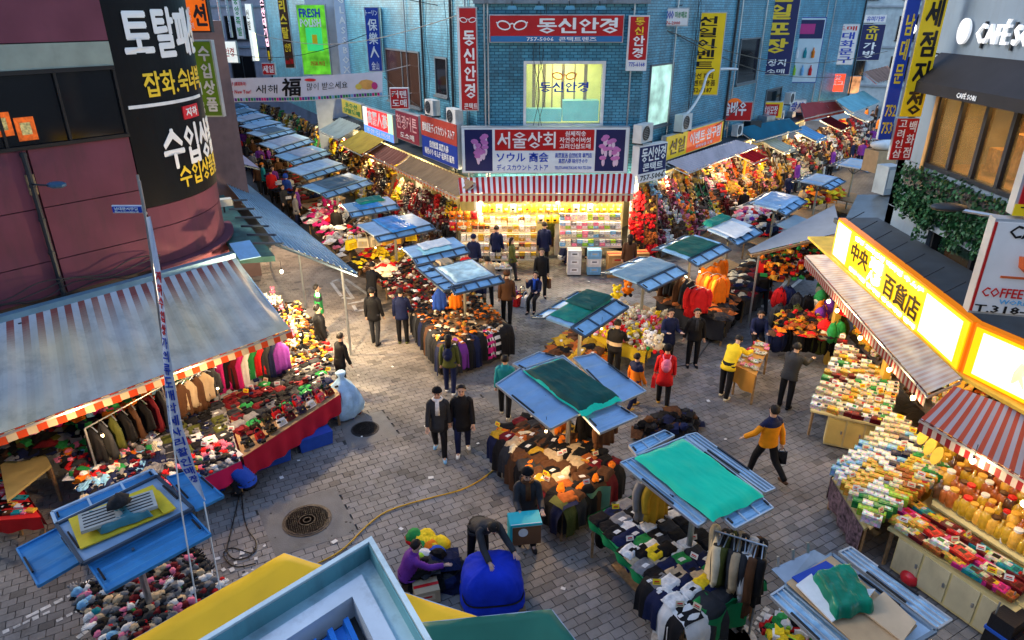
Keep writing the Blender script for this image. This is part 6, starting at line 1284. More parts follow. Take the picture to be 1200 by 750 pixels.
# ---------------- coats table at left lane mouth (T7)
tq = T7; place = 'of the dark coat table'
drape_row((tq[0], tq[3]), 11, pal('black,charcoal,black,navy,black,brown,charcoal,black,black,navy,black'), place + ', left side', .9, .85, out=.1)
drape_row((tq[3], tq[2]), 10, pal('brown,charcoal,purple,black,navy,black,white,charcoal,black,black'), place + ', near side', .9, .8, out=.1, pattern={6: ('white', 'magenta', 'black')[:2] + ('black',), 7: ('white', 'black', 'white')})
bank('scarf_roll', lift(tq, .05), 8, 5, pal('brown,black,orange,beige,gold,charcoal,brown'), 'on the dark coat table', 1., .4, 1.0)
heap('scarf_heap', 'heap of small brown and black scarves on the dark coat table', 'scarves', lift(tq, .04), 420, pal('brown,black,cream,rust,black,charcoal,orange'), (.04, .09), (0, 0), 'of', .12, seed=6)
qq = Q((430, 318), (492, 300), (545, 345), (485, 372), z=.85); heap('glove_heap', 'long heap of brown, red and white wares along the first left lane carts', 'wares', qq, 900, pal('brown,dark red,black,white,dark red,beige,charcoal,black,brown,black,red'), (.04, .1), (0, 0), 'ofb', .15, seed=7)
MB().prism([p for p in qq], .05).obj('display_table', M_wood, label='trestle table under the heap of wares at the first left lane carts', cat='table') if False else None
hanging('blue', Vector((*g2(514, 337, 1.7), 1.7)), .4, 'hung on the coat cart', w=.4, h=.75, sl=False); hanging('orange', Vector((*g2(533, 340, 1.7), 1.7)), .4, 'hung on the coat cart', w=.4, h=.5, sl=False)
# ---------------- toys trolley T8 etc
tq = T8; bank('plush_toy', lift(tq, .02), 7, 6, pal('cream,white,pink,red,yellow,beige,white,cream'), 'heaped in the yellow trolley bin', 1.0, .4, 3.1, rz=0, tilt=-.5)
heap('toy_heap', 'mass of cream and pink soft toys in the yellow trolley bin', 'toys', lift(tq, .0), 300, pal('cream,white,pink,yellow,red,beige'), (.06, .13), (0, 0), 'o', .2, seed=8)
for x, y, c in ((700, 372, 'white'), (722, 352, 'yellow'), (762, 408, 'white'), (770, 412, 'cream'), (735, 346, 'orange')): put('plush_toy', c, G(x, y, .8), 0, 'hung at the corner of the toy trolley', 1.7)
tq = T9; bank('folded_garment', lift(tq, .02), 5, 4, pal('brown,mustard,rust,brown,yellow'), 'on the low heap by the two tone green cart', 1.2, .35, 1)
heap('clothing_heap', 'brown and mustard clothes piled below the two tone green cart', 'clothes', Q((640, 412), (672, 388), (720, 408), (700, 428), z=.35), 160, pal('brown,mustard,rust,brown,orange,black'), (.1, .2), (0, 0), 'f', .25, seed=9)
# orange coats (G cart)
for x, y, c, a in ((816, 336, 'red', .2), (823, 338, 'red', -.1), (840, 322, 'orange', .1), (846, 326, 'orange', .3), (833, 312, 'orange', .2), (845, 305, 'orange', .5), (829, 320, 'rust', .0)):
    hanging(c, Vector((*g2(x, y, 1.7), 1.7)), a, 'hung at the cart with the dark green canvas', w=.5, h=.95)
for i in range(7): hanging(('black', 'brown', 'charcoal')[i % 3], Vector((*g2(775 + i * 6, 312 + i * 3, 1.8), 1.8)), .4, 'in the dark row below the dark green canvas', w=.42, h=.8, sl=False)
heap('clothing_heap', 'dark clothes spread over the table behind the orange coats', 'clothes', lift(T11, .03), 200, pal('black,charcoal,navy,brown,black,cream,dark red'), (.1, .18), (0, 0), 'f', .12, seed=81)
heap('clothing_heap', 'dark and rust clothes spread over the table of orange coats', 'clothes', lift(T10, .03), 160, pal('black,charcoal,brown,rust,black'), (.1, .18), (0, 0), 'f', .12, seed=82)
bank('folded_garment', lift(T10, .03), 6, 4, pal('black,brown,orange,charcoal,black'), 'under the dark green canvas cart', 1.2, .35, 1); bank('folded_garment', lift(T11, .03), 7, 5, pal('black,charcoal,cream,black,navy,yellow'), 'on the dark clothes table in the right lane', 1.2, .35, 1)
heap('bag_heap', 'black bags heaped on the ground by the orange coats', 'bags', Q((815, 395), (858, 365), (862, 375), (838, 400), z=.0), 60, pal('black,charcoal,black'), (.15, .28), (0, 0), 'o', .5, seed=10)
b_ = MB().blob((0, 0, .2), (.2, .16, .24), 10, 7, (.2, .6, .1), .2, 4).obj('shopping_bag', M_plain, loc=tuple(G(861, 352, 0)), label='lime green and white plastic bag on the ground in the right lane', cat='bag', smooth=True)
# ---------------- backpacks right
place = 'on the luggage rack left of the yellow signboard'
qq = Q((902, 425), (985, 432), (985, 385), (905, 372), z=.1)
bank('backpack', qq, 8, 3, pal('black,charcoal,black,navy,grey,black,red,olive'), place, 1.45, .2, .4, z=(.0, .5), rz=2.6)
bank('backpack', Q((955, 400), (990, 410), (985, 345), (955, 345), z=.8), 3, 5, pal('olive,black,brown,orange,red,purple,green'), place, 1.2, .3, 2)
heap('strap_heap', 'orange and brown straps and caps on top of the backpacks', 'straps', Q((905, 392), (975, 395), (975, 372), (915, 365), z=1.0), 220, pal('brown,orange,rust,red,black,mustard'), (.05, .12), (0, 0), 'fo', .2, seed=12)
for i, (x, y, c) in enumerate(((990, 370, 'red'), (1000, 362, 'purple'), (985, 355, 'green'), (1012, 392, 'orange'), (1018, 402, 'orange'), (1006, 380, 'olive'), (975, 340, 'red'))): put('handbag', c, Vector((*g2(x, y, 1.5), 1.5)), 2, 'hung under the narrow awning', 1.4)
for i, (x, y, c) in enumerate(((898, 312, 'beige'), (893, 318, 'red'), (922, 322, 'blue'), (938, 318, 'red'), (921, 300, 'brown'), (935, 300, 'dark red'), (948, 305, 'red'), (910, 300, 'green'))): put('handbag', c, Vector((*g2(x, y, 1.4), 1.4)), 1, 'hung along the wooden rail of the grey canopy', 1.7)
heap('hanging_goods', 'dark red and brown wares hanging below the grey canvas canopy', 'goods', [Vector((7.6, 19.4, 1.3)), Vector((10, 19.2, 1.5)), Vector((10.4, 20.5, 2.4)), Vector((7.6, 19.9, 2.2))], 420, pal('red,brown,black,orange,green,gold,dark red,black'), (.07, .15), (0, 0), 'ob', .3, seed=13)
# ---------------- boxed goods racks right
place = 'on the sloping rack above the cream cabinet'
q1 = [G(950, 480, .85), G(1040, 500, .85), G(1052, 455, 1.2), G(985, 398, 1.2)]
MB().prism(lift(q1, -.02), .04).obj('rack_board', M_ycab, label='sloping board under the boxed goods above the cream cabinet', cat='board')
bank('tea_box', q1, 9, 11, pal('cream,white,mustard,cream,gold,beige,white,dark red,cream,green'), place, 1.2, .18, .3, tilt=.3, cap=140)
place = 'on the stepped rack of white and green boxes'
q2 = [G(978, 558, .85), G(1020, 618, .85), G(1108, 556, 1.25), G(1050, 488, 1.25)]
MB().prism(lift(q2, -.02), .04).obj('rack_board', M_ycab, label='sloping board under the white and green boxes', cat='board')
def qsub(q, u0, u1, v0, v1): return [bil(q, u0, v0), bil(q, u1, v0), bil(q, u1, v1), bil(q, u0, v1)]
for (u0, u1, v0, v1), cols in (((0, .3, 0, .5), pal('white,white,light blue')), ((.3, .6, 0, .45), pal('mustard,gold,cream')), ((.6, 1, 0, .42), pal('green,white,lime,white')), ((0, .35, .5, 1), pal('white,cream,beige')), ((.35, .65, .45, 1), pal('light blue,white,navy,white')), ((.65, 1, .42, .75), pal('mustard,gold,rust,cream')), ((.65, 1, .75, 1), pal('green,cream,gold'))):
    bank('tea_box', qsub(q2, u0, u1, v0, v1), 3, 6, cols, place, 1.55, .08, .08, rz=-.55, tilt=.0, cap=300)
place = 'on the bottom right counter'
q3 = [G(1045, 618, .85), G(1190, 712, .85), G(1232, 660, .85), G(1100, 562, .85)]
bank('gift_box', qsub(q3, .0, .95, .0, .45), 12, 3, pal('red,cream,magenta,dark red,rust,gold,cream,teal,dark red'), place, 1.25, .12, .15, z=(0, .1))
bank('gift_box', qsub(q3, .05, .6, .0, .3), 6, 1, pal('red,white,gold'), place, 1.2, .12, .3, z=(.08, .1))
jq = [G(1092, 590, 1.0), G(1215, 668, 1.0), G(1250, 610, 1.45), G(1110, 508, 1.45)]
for s_ in range(5):
    st_q = qsub(jq, 0, 1, s_ / 5, (s_ + 1) / 5); MB().prism(lift(st_q, -.02), .05).obj('shelf_step', M_ycab, label='%s step of the shelf carrying amber jars' % ('lowest second third fourth top'.split()[s_]), cat='shelf', group='steps of the jar shelf')
for s_ in range(5):
    for i in range(15):
        p = bil(jq, (i + .5) / 15, (s_ + .5) / 5) + Vector((0, 0, .01)); kd = 'jar' if (i + s_) % 3 else 'bottle'
        cname = rng.choice(pal('rust,mustard,gold,rust,brown,mustard'))
        o = put(kd, cname, p, U(0, 6), 'on the stepped shelf under the orange striped awning', 1.15 * U(.9, 1.15) * (1.25 if s_ == 4 else 1))
        if o:
            key = ('lid', i % 5)
            if key not in PROTO: PROTO[key] = MB().lathe([(.0, .285), (.052, .285), (.052, .25), (.045, .245)] if False else [(.05, .245), (.054, .25), (.054, .28), (.0, .285)], 12, col=PAL[('gold', 'white', 'gold', 'brown', 'red')[i % 5]]).mesh('lid', M_plain)
            if kd == 'jar': link('lid', PROTO[key], o)
for i, (x, y) in enumerate(((1083, 511), (1091, 523), (1099, 534))):
    o = thing('round_fan', 'round %s paper disc ornament by the orange pillar' % ('small', 'middle', 'larger patterned')[i], 'ornament', tuple(G(x, y, 1.6))); m = MB().lathe([(.01, 0), (.14, 0), (.15, .02), (.01, .02)], 20, col=(.75, .5, .05)); m.v = [(x_ * .5 - z_, y_ * .7, y_ * .3 + x_) for x_, y_, z_ in m.v]; m.obj('paper_disc', M_plain, o); MB().tube([(0, 0, -.75), (0, 0, 0)], .01, 5).obj('stick', M_wood, o)
MB().box((0, 0, .9), (.5, .3, 1.8)).obj('banner_stand', mat('orange_column', (.75, .35, .02), rough=.5), loc=tuple(G(1112, 545, 0) + Vector((.9, .9, 0))), label='tall orange column display behind the paper discs', cat='display')
# bottom right carton below D: red and yellow goods
heap('goods_heap', 'red, yellow and green packets under the bottom right cart roof', 'packets', Q((890, 742), (925, 712), (960, 740), (930, 775), z=.7), 140, pal('red,yellow,green,black,white,lime'), (.07, .15), (0, 0), 'bo', .2, seed=14)
m = MB(); m.blob((0, 0, .12), (.16, .16, .14), 12, 8, (.6, .02, .03)); m.obj('red_bowl', M_gloss, loc=tuple(G(1065, 683, 0)), label='red round lantern bowl on the ground by the cream counter', cat='bowl', smooth=True)
# tray cart goods
bank('flat_pack', lift(T12, .02), 4, 6, pal('cream,red,white,pink,beige'), 'on the narrow tray cart', .8, .2, .3)
# ---------------- central shop
def cbank(x0, x1, y, z0, rows, cols_n, kind, cols, place, s=1., dz=.2, dy=.25, jit=.1, cap=295, kstack=1):
    for r_ in range(rows):
        m = MB().box(((x0 + x1) / 2, y + r_ * dy, z0 + r_ * dz - .03), (x1 - x0, dy + .02, .04)); m.obj('shelf_board', mat('white_shelf', (.7, .62, .45), rough=.5), label='%s shelf board %s' % (('lowest', 'second', 'third', 'fourth', 'fifth', 'sixth')[r_], place), cat='shelf', group='shelves ' + place)
        for i in range(cols_n):
            for k in range(kstack): put(kind, rng.choice(cols), Vector((x0 + (x1 - x0) * (i + .5 + U(-jit, jit)) / cols_n, y + r_ * dy, z0 + r_ * dz + k * .2 * s)), U(-.1, .1), place, s * U(.9, 1.08), cap=cap)
cbank(-1.9, .9, 23.9, .5, 5, 13, 'carton', pal('cream,beige,white,brown,cream,white,mustard'), 'on the left shelves of the central shop', .55, .27, .22, kstack=2, jit=.05, cap=135)
cbank(1.75, 4.0, 24.0, .95, 4, 11, 'carton', pal('white,light blue,white,white,grey,cream,pink,lime'), 'on the right shelves of the central shop', .55, .27, .2, kstack=2, jit=.05)
for i in range(2):
    for k in range(3): put('carton', ('white', 'light blue')[i] if k != 1 else 'white', Vector((2.25 + i * .72, 23.55, .05 + .30 * k)), 0, 'stacked on the ground before the central shop', 1.45, adj='large ')
for (x, y, k) in ((3.75, 23.4, 0), (3.75, 23.4, 1), (4.45, 23.6, 0), (4.6, 23.6, 1), (4.95, 23.9, 0)): o = put('carton', 'tan', Vector((x, y, .02 + k * .42)), .05 * k, 'in the brown stack at the right of the central shop', 1.9, adj='big ')
for k in range(2):
    for i in range(20): put('candy_bag', rng.choice(pal('yellow,yellow,gold,cream,yellow')), Vector((-1.0 + i * .26, 24.9, 2.1 - k * .42)), 0, 'hanging in the central shop', 1.25, rx=1.5)
for i in range(9): put('candy_bag', rng.choice(pal('orange,red,orange')), Vector((-2.2 + (i % 5) * .27, 24.6, 1.5 + .42 * (i // 5))), 0, 'hanging at the left of the central shop', 1.2, rx=1.4)
o = thing('bench_table', 'small white folding table with packets before the central shop', 'table', (-.55, 22.75, 0)); MB().box((0, 0, .6), (1.1, .5, .04)).obj('tabletop', M_white, o)
for x in (-.5, .5):
    for y in (-.2, .2): MB().tube([(x, y, 0), (x, y, .6)], .02, 6).obj('leg', M_steel, o)
bank('candy_bag', [Vector((-1.05, 22.5, .64)), Vector((-.05, 22.5, .64)), Vector((-.05, 23, .64)), Vector((-1.05, 23, .64))], 5, 2, pal('cream,white,beige'), 'on the small white table', 1., .2, .3)
# ---------------- lanes: masses of goods plus the larger singles
def px_bank(kind, quad, nu, nv, cols, place, s=1., **k): bank(kind, Q(*quad[:4], z=quad[4]), nu, nv, cols, place, s, **k)
heap('goods_mass', 'dense colourful fashion goods left of the central shop', 'goods', [Vector((-5.5, 28.6, .5)), Vector((-2.1, 23.8, .5)), Vector((-2.0, 25.6, 1.9)), Vector((-4.9, 30.0, 1.9))], 1700, pal('white,red,cream,brown,black,yellow,charcoal,beige,dark red,black,grey'), (.06, .14), (0, 0), 'obv', .2, mt=M_pack, seed=20, cells=.55)
heap('goods_mass', 'yellow and white lit goods on the left lane shop fronts beyond', 'goods', [Vector((-10.8, 38.8, .5)), Vector((-5.6, 29.6, .5)), Vector((-5.2, 30.8, 2.3)), Vector((-10.4, 39.6, 2.3))], 1900, pal('yellow,cream,red,black,gold,brown,white,brown,dark red,charcoal'), (.08, .2), (0, 0), 'obv', .2, mt=M_pack, seed=21, cells=.55)
heap('goods_mass', 'golden and brown goods on the farthest left lane shop fronts', 'goods', [Vector((-19, 52, .5)), Vector((-11.5, 39.5, .5)), Vector((-11, 40.8, 2.4)), Vector((-18.5, 52.8, 2.4))], 1600, pal('gold,mustard,cream,brown,black,green,brown,charcoal'), (.1, .24), (0, 0), 'obv', .25, mt=M_pack, seed=22, cells=.55)
heap('goods_mass', 'white and pink clothing piles on the left side of the left lane carts', 'clothes', Q((355, 255), (400, 300), (440, 268), (385, 230), z=.8), 420, pal('white,pink,magenta,white,grey,black,red,white'), (.1, .2), (0, 0), 'fo', .25, seed=23, cells=.55)
heap('goods_mass', 'brown and black wares on the cart beside the yellow bags', 'wares', Q((405, 318), (470, 330), (505, 290), (450, 275), z=.85), 500, pal('brown,black,cream,white,yellow,red,beige'), (.07, .14), (0, 0), 'fob', .2, seed=24, cells=.55)
heap('goods_mass', 'mixed clothes along the left side of the farther left lane carts', 'clothes', Q((255, 150), (340, 240), (380, 235), (290, 145), z=.8), 700, pal('black,dark red,grey,brown,charcoal,black,navy,brown,red,white'), (.1, .22), (0, 0), 'fob', .3, seed=25, cells=.55)
heap('goods_mass', 'small wares between the farther left lane carts and the lit shops', 'wares', Q((330, 140), (420, 205), (440, 200), (345, 135), z=.8), 400, pal('black,brown,gold,white,red,cream'), (.1, .2), (0, 0), 'fob', .3, seed=26, cells=.55)
px_bank('plush_toy', (((372, 238), (398, 262), (415, 255), (388, 232), .9)), 6, 2, pal('white,pink,magenta,white'), 'on the carts of the left lane', 1.3, jit=.3, rzj=3)
m = [put('backpack', 'red', G(494, 246, .0), 0, 'standing by the blue jacket man in the left lane', 1.6), put('backpack', 'red', G(497, 240, .0), 0, 'standing by the blue jacket man in the left lane', 1.6)]
for i in range(6): put('handbag', rng.choice(pal('yellow,gold,black,cream')), G(412 + i * 14, 292 - i * 2, 1.3), U(0, 3), 'hung below the bright blue striped roof', 1.5)
# toy shops right lane
rq = lambda a, b, z0, z1, dep=.9: [Vector((a[0], a[1], z0)), Vector((b[0], b[1], z0)), Vector((b[0] - dep * .62, b[1] + dep * .78, z1)), Vector((a[0] - dep * .6, a[1] + dep * .8, z1))]
heap('goods_mass', 'bright toys and ornaments heaped before the yellow toy shop sign', 'toys', rq((5.6, 24.5), (8.8, 28.5), .4, 2.6, 1.3), 1500, pal('red,yellow,orange,pink,white,green,brown,light blue,dark red,black,gold,brown'), (.07, .17), (0, 0), 'obv', .3, mt=M_pack, seed=30, cells=.55)
heap('goods_mass', 'crowded party goods before the dark teal awning', 'toys', rq((8.9, 29.3), (13.8, 35.0), .5, 2.3, 1.4), 1900, pal('red,yellow,brown,white,gold,black,brown,dark red,charcoal,mustard,pink,cream,orange'), (.08, .17), (0, 0), 'obvb', .3, mt=M_pack, seed=31, cells=.55)
heap('goods_mass', 'colourful goods along the farther right lane fronts', 'goods', rq((14.0, 34.8), (24.5, 47), .5, 2.2, 1.4), 2400, pal('dark red,gold,grey,black,brown,black,charcoal,red,brown,cream,beige,white'), (.1, .22), (0, 0), 'bvv', .4, mt=M_pack, seed=32, cells=.55)
px_bank('plush_toy', ((770, 262), (835, 250), (815, 228), (762, 238), .8), 9, 5, pal('white,pink,light blue,red,white,cream'), 'in the toy heap by the orange stand', 1.2, jit=.35, rzj=3)
for i, (x, y, c, zz_) in enumerate(((783, 213, 'light blue', 1.9), (775, 244, 'magenta', 1.2), (762, 195, 'yellow', 2.0), (770, 190, 'yellow', 2.1), (800, 195, 'orange', 2.0), (820, 190, 'red', 2.0), (790, 225, 'pink', 1.3), (806, 236, 'pink', .9))): put('balloon_toy', c, G(x, y, zz_), 0, 'at the toy shop in the right lane', 1.3)
ot = MB().box((0, 0, .38), (1.5, .8, .76), taper=1.02).obj('orange_stand', mat('orange_vinyl', (.75, .12, .01), rough=.5), loc=tuple(G(797, 278, 0)), rotz=.25, label='bright orange clothed stand holding toys', cat='stand')
ot = MB().box((0, 0, .38), (1.6, .7, .8), taper=1.02).obj('orange_stand', mat('orange_vinyl'), loc=tuple(G(885, 222, 0)), rotz=.5, label='orange stand farther along behind the yellow post', cat='stand')
wp = MB().tube([(0, 0, 0), (0, 0, 2.9)], .07, 8).obj('yellow_post', mat('yellow_banner_post', (.7, .45, .03)), loc=tuple(G(866, 243, 0)), label='yellow lettered post between the toy stands', cat='post')
for i, (x, y) in enumerate(((870, 243), (882, 240), (894, 236), (858, 248))): put('folded_garment', ('white', 'pink', 'purple', 'white')[i], G(x, y, .8), .3, 'beside the yellow post', 1.6)
px_bank('folded_garment', (865, 258), (910, 248), 3, 2, pal('white'), '', 1.) if False else None
heap('clothing_heap', 'white and pink clothes piled right of the yellow post', 'clothes', Q((862, 262), (905, 255), (900, 235), (868, 238), z=.7), 160, pal('white,pink,purple,white,red'), (.12, .24), (0, 0), 'fo', .25, seed=33)
heap('clothing_heap', 'dark clothes hung below the crinkled pale blue cart', 'clothes', Q((880, 275), (930, 282), (935, 262), (890, 258), z=.8), 220, pal('black,charcoal,red,white,black'), (.12, .24), (0, 0), 'fo', .4, seed=34)
heap('clothing_heap', 'orange and yellow clothes hung on the farther right lane carts', 'clothes', Q((935, 245), (985, 235), (985, 222), (945, 225), z=.9), 200, pal('orange,yellow,red,brown,gold'), (.12, .24), (0, 0), 'fo', .5, seed=35)
# small plants / crates by the orange stand at the corner
heap('goods_mass', 'brown and green ornaments hanging beside the central shop corner', 'ornaments', [Vector((4.4, 24.2, .3)), Vector((5.4, 24.4, .3)), Vector((5.4, 25.2, 2.4)), Vector((4.5, 25.2, 2.4))], 320, pal('brown,rust,green,red,gold,lime'), (.07, .16), (0, 0), 'ob', .2, seed=36, cells=.55)

# ---------------- hanging lamps in the shops (bulb + its light)
M_bulb = mat('bulb_glow', (1, .8, .45), emit=3., ecol=(1, .72, .35), var=0)
def bulb(p, power, label, group, col=(1, .66, .3), r=.045):
    o = thing('hanging_bulb', label, 'light bulb', tuple(p), 0, group); MB().blob((0, 0, 0), (r, r, r * 1.2), 10, 7).obj('glass_bulb', M_bulb, o, smooth=True)
    MB().tube([(0, 0, r), (0, 0, r + .05)], .02, 6).obj('socket', M_black, o); MB().tube([(0, 0, r + .05), (0, 0, .3)], .006, 4).obj('flex', M_black, o)
    link('bulb_light', lamp(None, power, col, .06), o, loc=(0, 0, -r - .08))
for i in range(5): bulb(Vector((-1.2 + i * 1.35, 24.6, 2.62)), 55, 'bare bulb under the crisp striped awning', 'bulbs of the central shop', (1, .82, .5))
for i in range(4): bulb(LS.p(1.2 + i * 4.6, 2.75, -.25) if False else LS.p(3.5 + i * 4.1, 2.7, .1), 80, 'bare bulb above the left lane shop fronts', 'bulbs of the left lane shops', (1, .78, .42))
for i in range(5): bulb(Vector((6.0 + i * 3.3, 26.6 + i * 4.1, 2.9)), 45, 'bare bulb above the right lane toy shops', 'bulbs of the right lane shops', (1, .7, .34))
for x, y, l in ((971, 353, 'first'), (981, 364, 'second'), (1008, 396, 'third'), (1042, 433, 'fourth'), (1070, 466, 'fifth'), (1140, 540, 'sixth'), (1200, 590, 'seventh')): bulb(G(x, y, 2.45), 11, 'glowing bulb, %s from the far end under the right awnings' % l, 'bulbs under the right awnings', (1, .72, .34))
for x, y, l in ((505, 352, 'over the dark coat table'), (640, 505, 'under the middle cart roof'), (705, 385, 'over the toy trolley'), (820, 318, 'among the orange coats'), (352, 392, 'near the slipper heap'), (255, 455, 'over the pink table'), (440, 290, 'at the striped blue cart'), (385, 240, 'in the left lane carts'), (120, 510, 'in the shade of the faded awning')): bulb(G(x, y, 1.95), 30, 'small glowing bulb ' + l, 'bulbs hung on the carts', (1, .62, .28), .025)

for k in range(2):
    for i in range(14): put('candy_bag', rng.choice(pal('gold,yellow,mustard,orange')), Vector((9.5, 9.2 + i * .55, 1.5 + k * .6)), -1.57, 'hanging inside the ginseng shop', 1.7, rx=1.4)
heap('goods_mass', 'golden packets and jars on the inner shelves of the ginseng shop', 'goods', [Vector((9.0, 16.5, .9)), Vector((8.9, 10.2, .9)), Vector((9.9, 10.2, 2.0)), Vector((9.9, 16.5, 2.0))], 500, pal('gold,mustard,rust,cream,yellow,brown'), (.08, .15), (0, 0), 'ob', .2, mt=M_pack, seed=71, cells=.6)
for i in range(3): bulb(Vector((8.75, 10.5 + i * 2.4, 2.8)), 14, 'bulb inside the ginseng shop', 'bulbs inside the ginseng shop', (1, .7, .3))

for x, y, pw, l in ((330, 318, 210, 'under the corner of the corrugated canopy'), (372, 345, 190, 'on the post of the corrugated canopy'), (300, 230, 120, 'under the far end of the corrugated canopy')): bulb(G(x, y, 2.5), pw, 'bright bare bulb ' + l, 'bulbs of the left side', (1, .74, .42))

for i, (x, y, w_, c, l) in enumerate(((10.4, 30.6, 1.6, 'red', 'red parasol like awning over the nearer party goods'), (12.6, 33.0, 1.5, 'cream', 'cream awning over the party goods'), (15.4, 36.2, 1.7, 'light blue', 'small light blue awning beyond the cream one'), (18.2, 39.6, 1.8, 'dark red', 'dark red awning far up the right lane'), (21.2, 43.2, 1.9, 'white', 'white awning near the end of the right lane'))):
    d_ = az(39.6); n_ = Vector((d_.y, -d_.x, 0)); p = Vector((x, y, 0)); c2 = tuple(k * .7 for k in PAL[c]); awning(l, p - n_ * .9 + Vector((0, 0, 3.15)), p - n_ * .9 + d_ * w_ + Vector((0, 0, 3.15)), p + n_ * .35 + d_ * w_ + Vector((0, 0, 2.7)), p + n_ * .35 + Vector((0, 0, 2.7)), 8, PAL[c], c2, val=.15)
    bulb(p + d_ * w_ * .5 + n_ * .3 + Vector((0, 0, 2.55)), 60, 'bulb under the ' + l.split(' over')[0].split(' far')[0].split(' beyond')[0].split(' near')[0] + ' in the right lane', 'bulbs of the right lane awnings', (1, .7, .34))
# ================================================================== PEOPLE
def person(label, px, py, face, h=1.68, top='black', legs='black', hair='hair', pose='stand', coat=.12, puffer=False, shoe='black', hat=None, lean=0., armL=None, armR=None, head=0., yaw=0., walk=0., trim=None, scarf=None, pack=None, hood=False, z=0., long_hair=False, xy=None, side=0.):
    s = h / 1.70; g = G(px, py, z) if xy is None else Vector((*xy, z)); o = thing('person', label, 'person', (g.x, g.y, z), -R(face), None)
    L = R(lean)
    if pose == 'sit': tl, tr, bl, br = R(82), R(78), R(85), R(75)
    elif pose == 'squat': tl, tr, bl, br = R(112), R(105), R(140), R(135)
    elif pose == 'bend': tl, tr, bl, br = R(6), R(-6), R(4), R(4)
    else: w = R(walk); tl, tr, bl, br = w, -w * .85, R(abs(walk) * .35 + 2), R(abs(walk) * 1.2 + 2)
    def D(a): return Vector((0, math.sin(a), -math.cos(a)))
    def leg(sx, t, b):
        hip = Vector((sx * .09, 0, 0)); kn = hip + D(t) * .43 + Vector((sx * .015, 0, 0)); an = kn + D(t - b) * .41; fd = Vector((sx * .12, 1, 0)).normalized(); return hip, kn, an, fd
    lg = [leg(-1, tl, bl), leg(1, tr, br)]; zmin = min(l[2].z for l in lg) - .075; hz = Vector((0, 0, -zmin))
    if pose in ('squat',): pass
    lg = [(a + hz, b + hz, c + hz, d) for a, b, c, d in lg]
    P = hz; up = Vector((math.sin(R(side)) * .3, math.sin(L), math.cos(L))).normalized(); fw = Vector((0, math.cos(L), -math.sin(L))); X = Vector((1, 0, 0))
    chest = P + up * .32; nk = P + up * .52; L2 = L * .7 + R(head); u2 = Vector((0, math.sin(L2), math.cos(L2))); f2 = Vector((0, math.cos(L2), -math.sin(L2)))
    hd = nk + u2 * .145; Y_ = Matrix.Rotation(R(yaw), 3, u2); f2 = Y_ @ f2; x2 = Y_ @ X
    defarm = (R(walk) * .8, R(8), R(15)) if pose != 'sit' else (R(35), R(8), R(60))
    arms = []
    for sx, a in ((-1, armL), (1, armR)):
        sp, ab, el = (defarm[0] * (1 if sx > 0 else -1) if pose == 'stand' else defarm[0], defarm[1], defarm[2]) if a is None else [R(q) for q in a]
        sh = P + up * .445 + X * sx * .165; a0 = sp + (L * .35 if pose == 'stand' else 0)
        d1 = Vector((sx * math.sin(ab), math.sin(a0) * math.cos(ab), -math.cos(a0) * math.cos(ab))); d2 = Vector((sx * math.sin(ab) * (.5 - .9 * (el > R(50))), math.sin(a0 + el), -math.cos(a0 + el))).normalized()
        arms.append((sh, sh + d1 * .29, sh + d1 * .29 + d2 * .25, d2, sx))
    # ---- body: one continuous skinned surface
    V_ = []; E_ = []; R_ = []
    def n(p, r, par=None, r2=None):
        V_.append(Vector(p) * s); R_.append((r * s, (r2 or r) * s)); i = len(V_) - 1
        if par is not None: E_.append((par, i))
        return i
    i0 = n(P, .12, None, .1); i1 = n(P + up * .17, .11, i0, .085); i2 = n(chest, .11, i1, .075); i3 = n(P + up * .43, .06, i2, .05); i4 = n(nk, .05, i3); i5 = n(hd - u2 * .05 + f2 * .01, .068, i4); i6 = n(hd + u2 * .03, .083, i5, .09); i7 = n(hd + u2 * .09, .055, i6)
    for sh, el, wr, d2, sx in arms:
        a = n(sh - up * .03 - X * sx * .03, .032, i3); b = n(el, .034, a); c = n(wr, .026, b); pm = n(wr + d2 * .055, .034, c, .018)
        xx = d2.cross(up).normalized() if abs(d2.dot(up)) < .95 else X; 
        for k in range(4):
            off = xx * (k - 1.5) * .019; f1 = n(wr + d2 * (.10) + off, .0095, pm); n(wr + d2 * (.135 + .012 * (1.5 - abs(k - 1.4))) + off * 1.15 + fw * .012, .008, f1)
        t1 = n(wr + d2 * .05 + xx * (-sx) * .045 + fw * .01, .0105, c); n(wr + d2 * .085 + xx * (-sx) * .058 + fw * .02, .0085, t1)
    for hip, kn, an, fd in lg:
        a = n(hip, .085, i0); b = n(kn, .052, a); c = n(an, .036, b); n(an + fd * .12 - Vector((0, 0, .045)), .03, c)
    me = bpy.data.meshes.new('body'); me.from_pydata([tuple(v) for v in V_], E_, []); bo = link('body', me, o); me.materials.append(M_skin)
    sk = bo.modifiers.new('skin', 'SKIN'); sk.use_smooth_shade = True; bo.modifiers.new('smooth', 'SUBSURF').levels = 1; bo.modifiers['smooth'].render_levels = 1
    for i, r in enumerate(R_): me.skin_vertices[0].data[i].radius = r
    me.skin_vertices[0].data[0].use_root = True
    S = lambda p: Vector(p) * s
    # ---- face
    m = MB(); m.tube([S(hd + f2 * .085 + u2 * .02), S(hd + f2 * .112 - u2 * .02), S(hd + f2 * .09 - u2 * .03)], [.006, .014, .008], 6); m.obj('nose', M_skin, o, smooth=True)
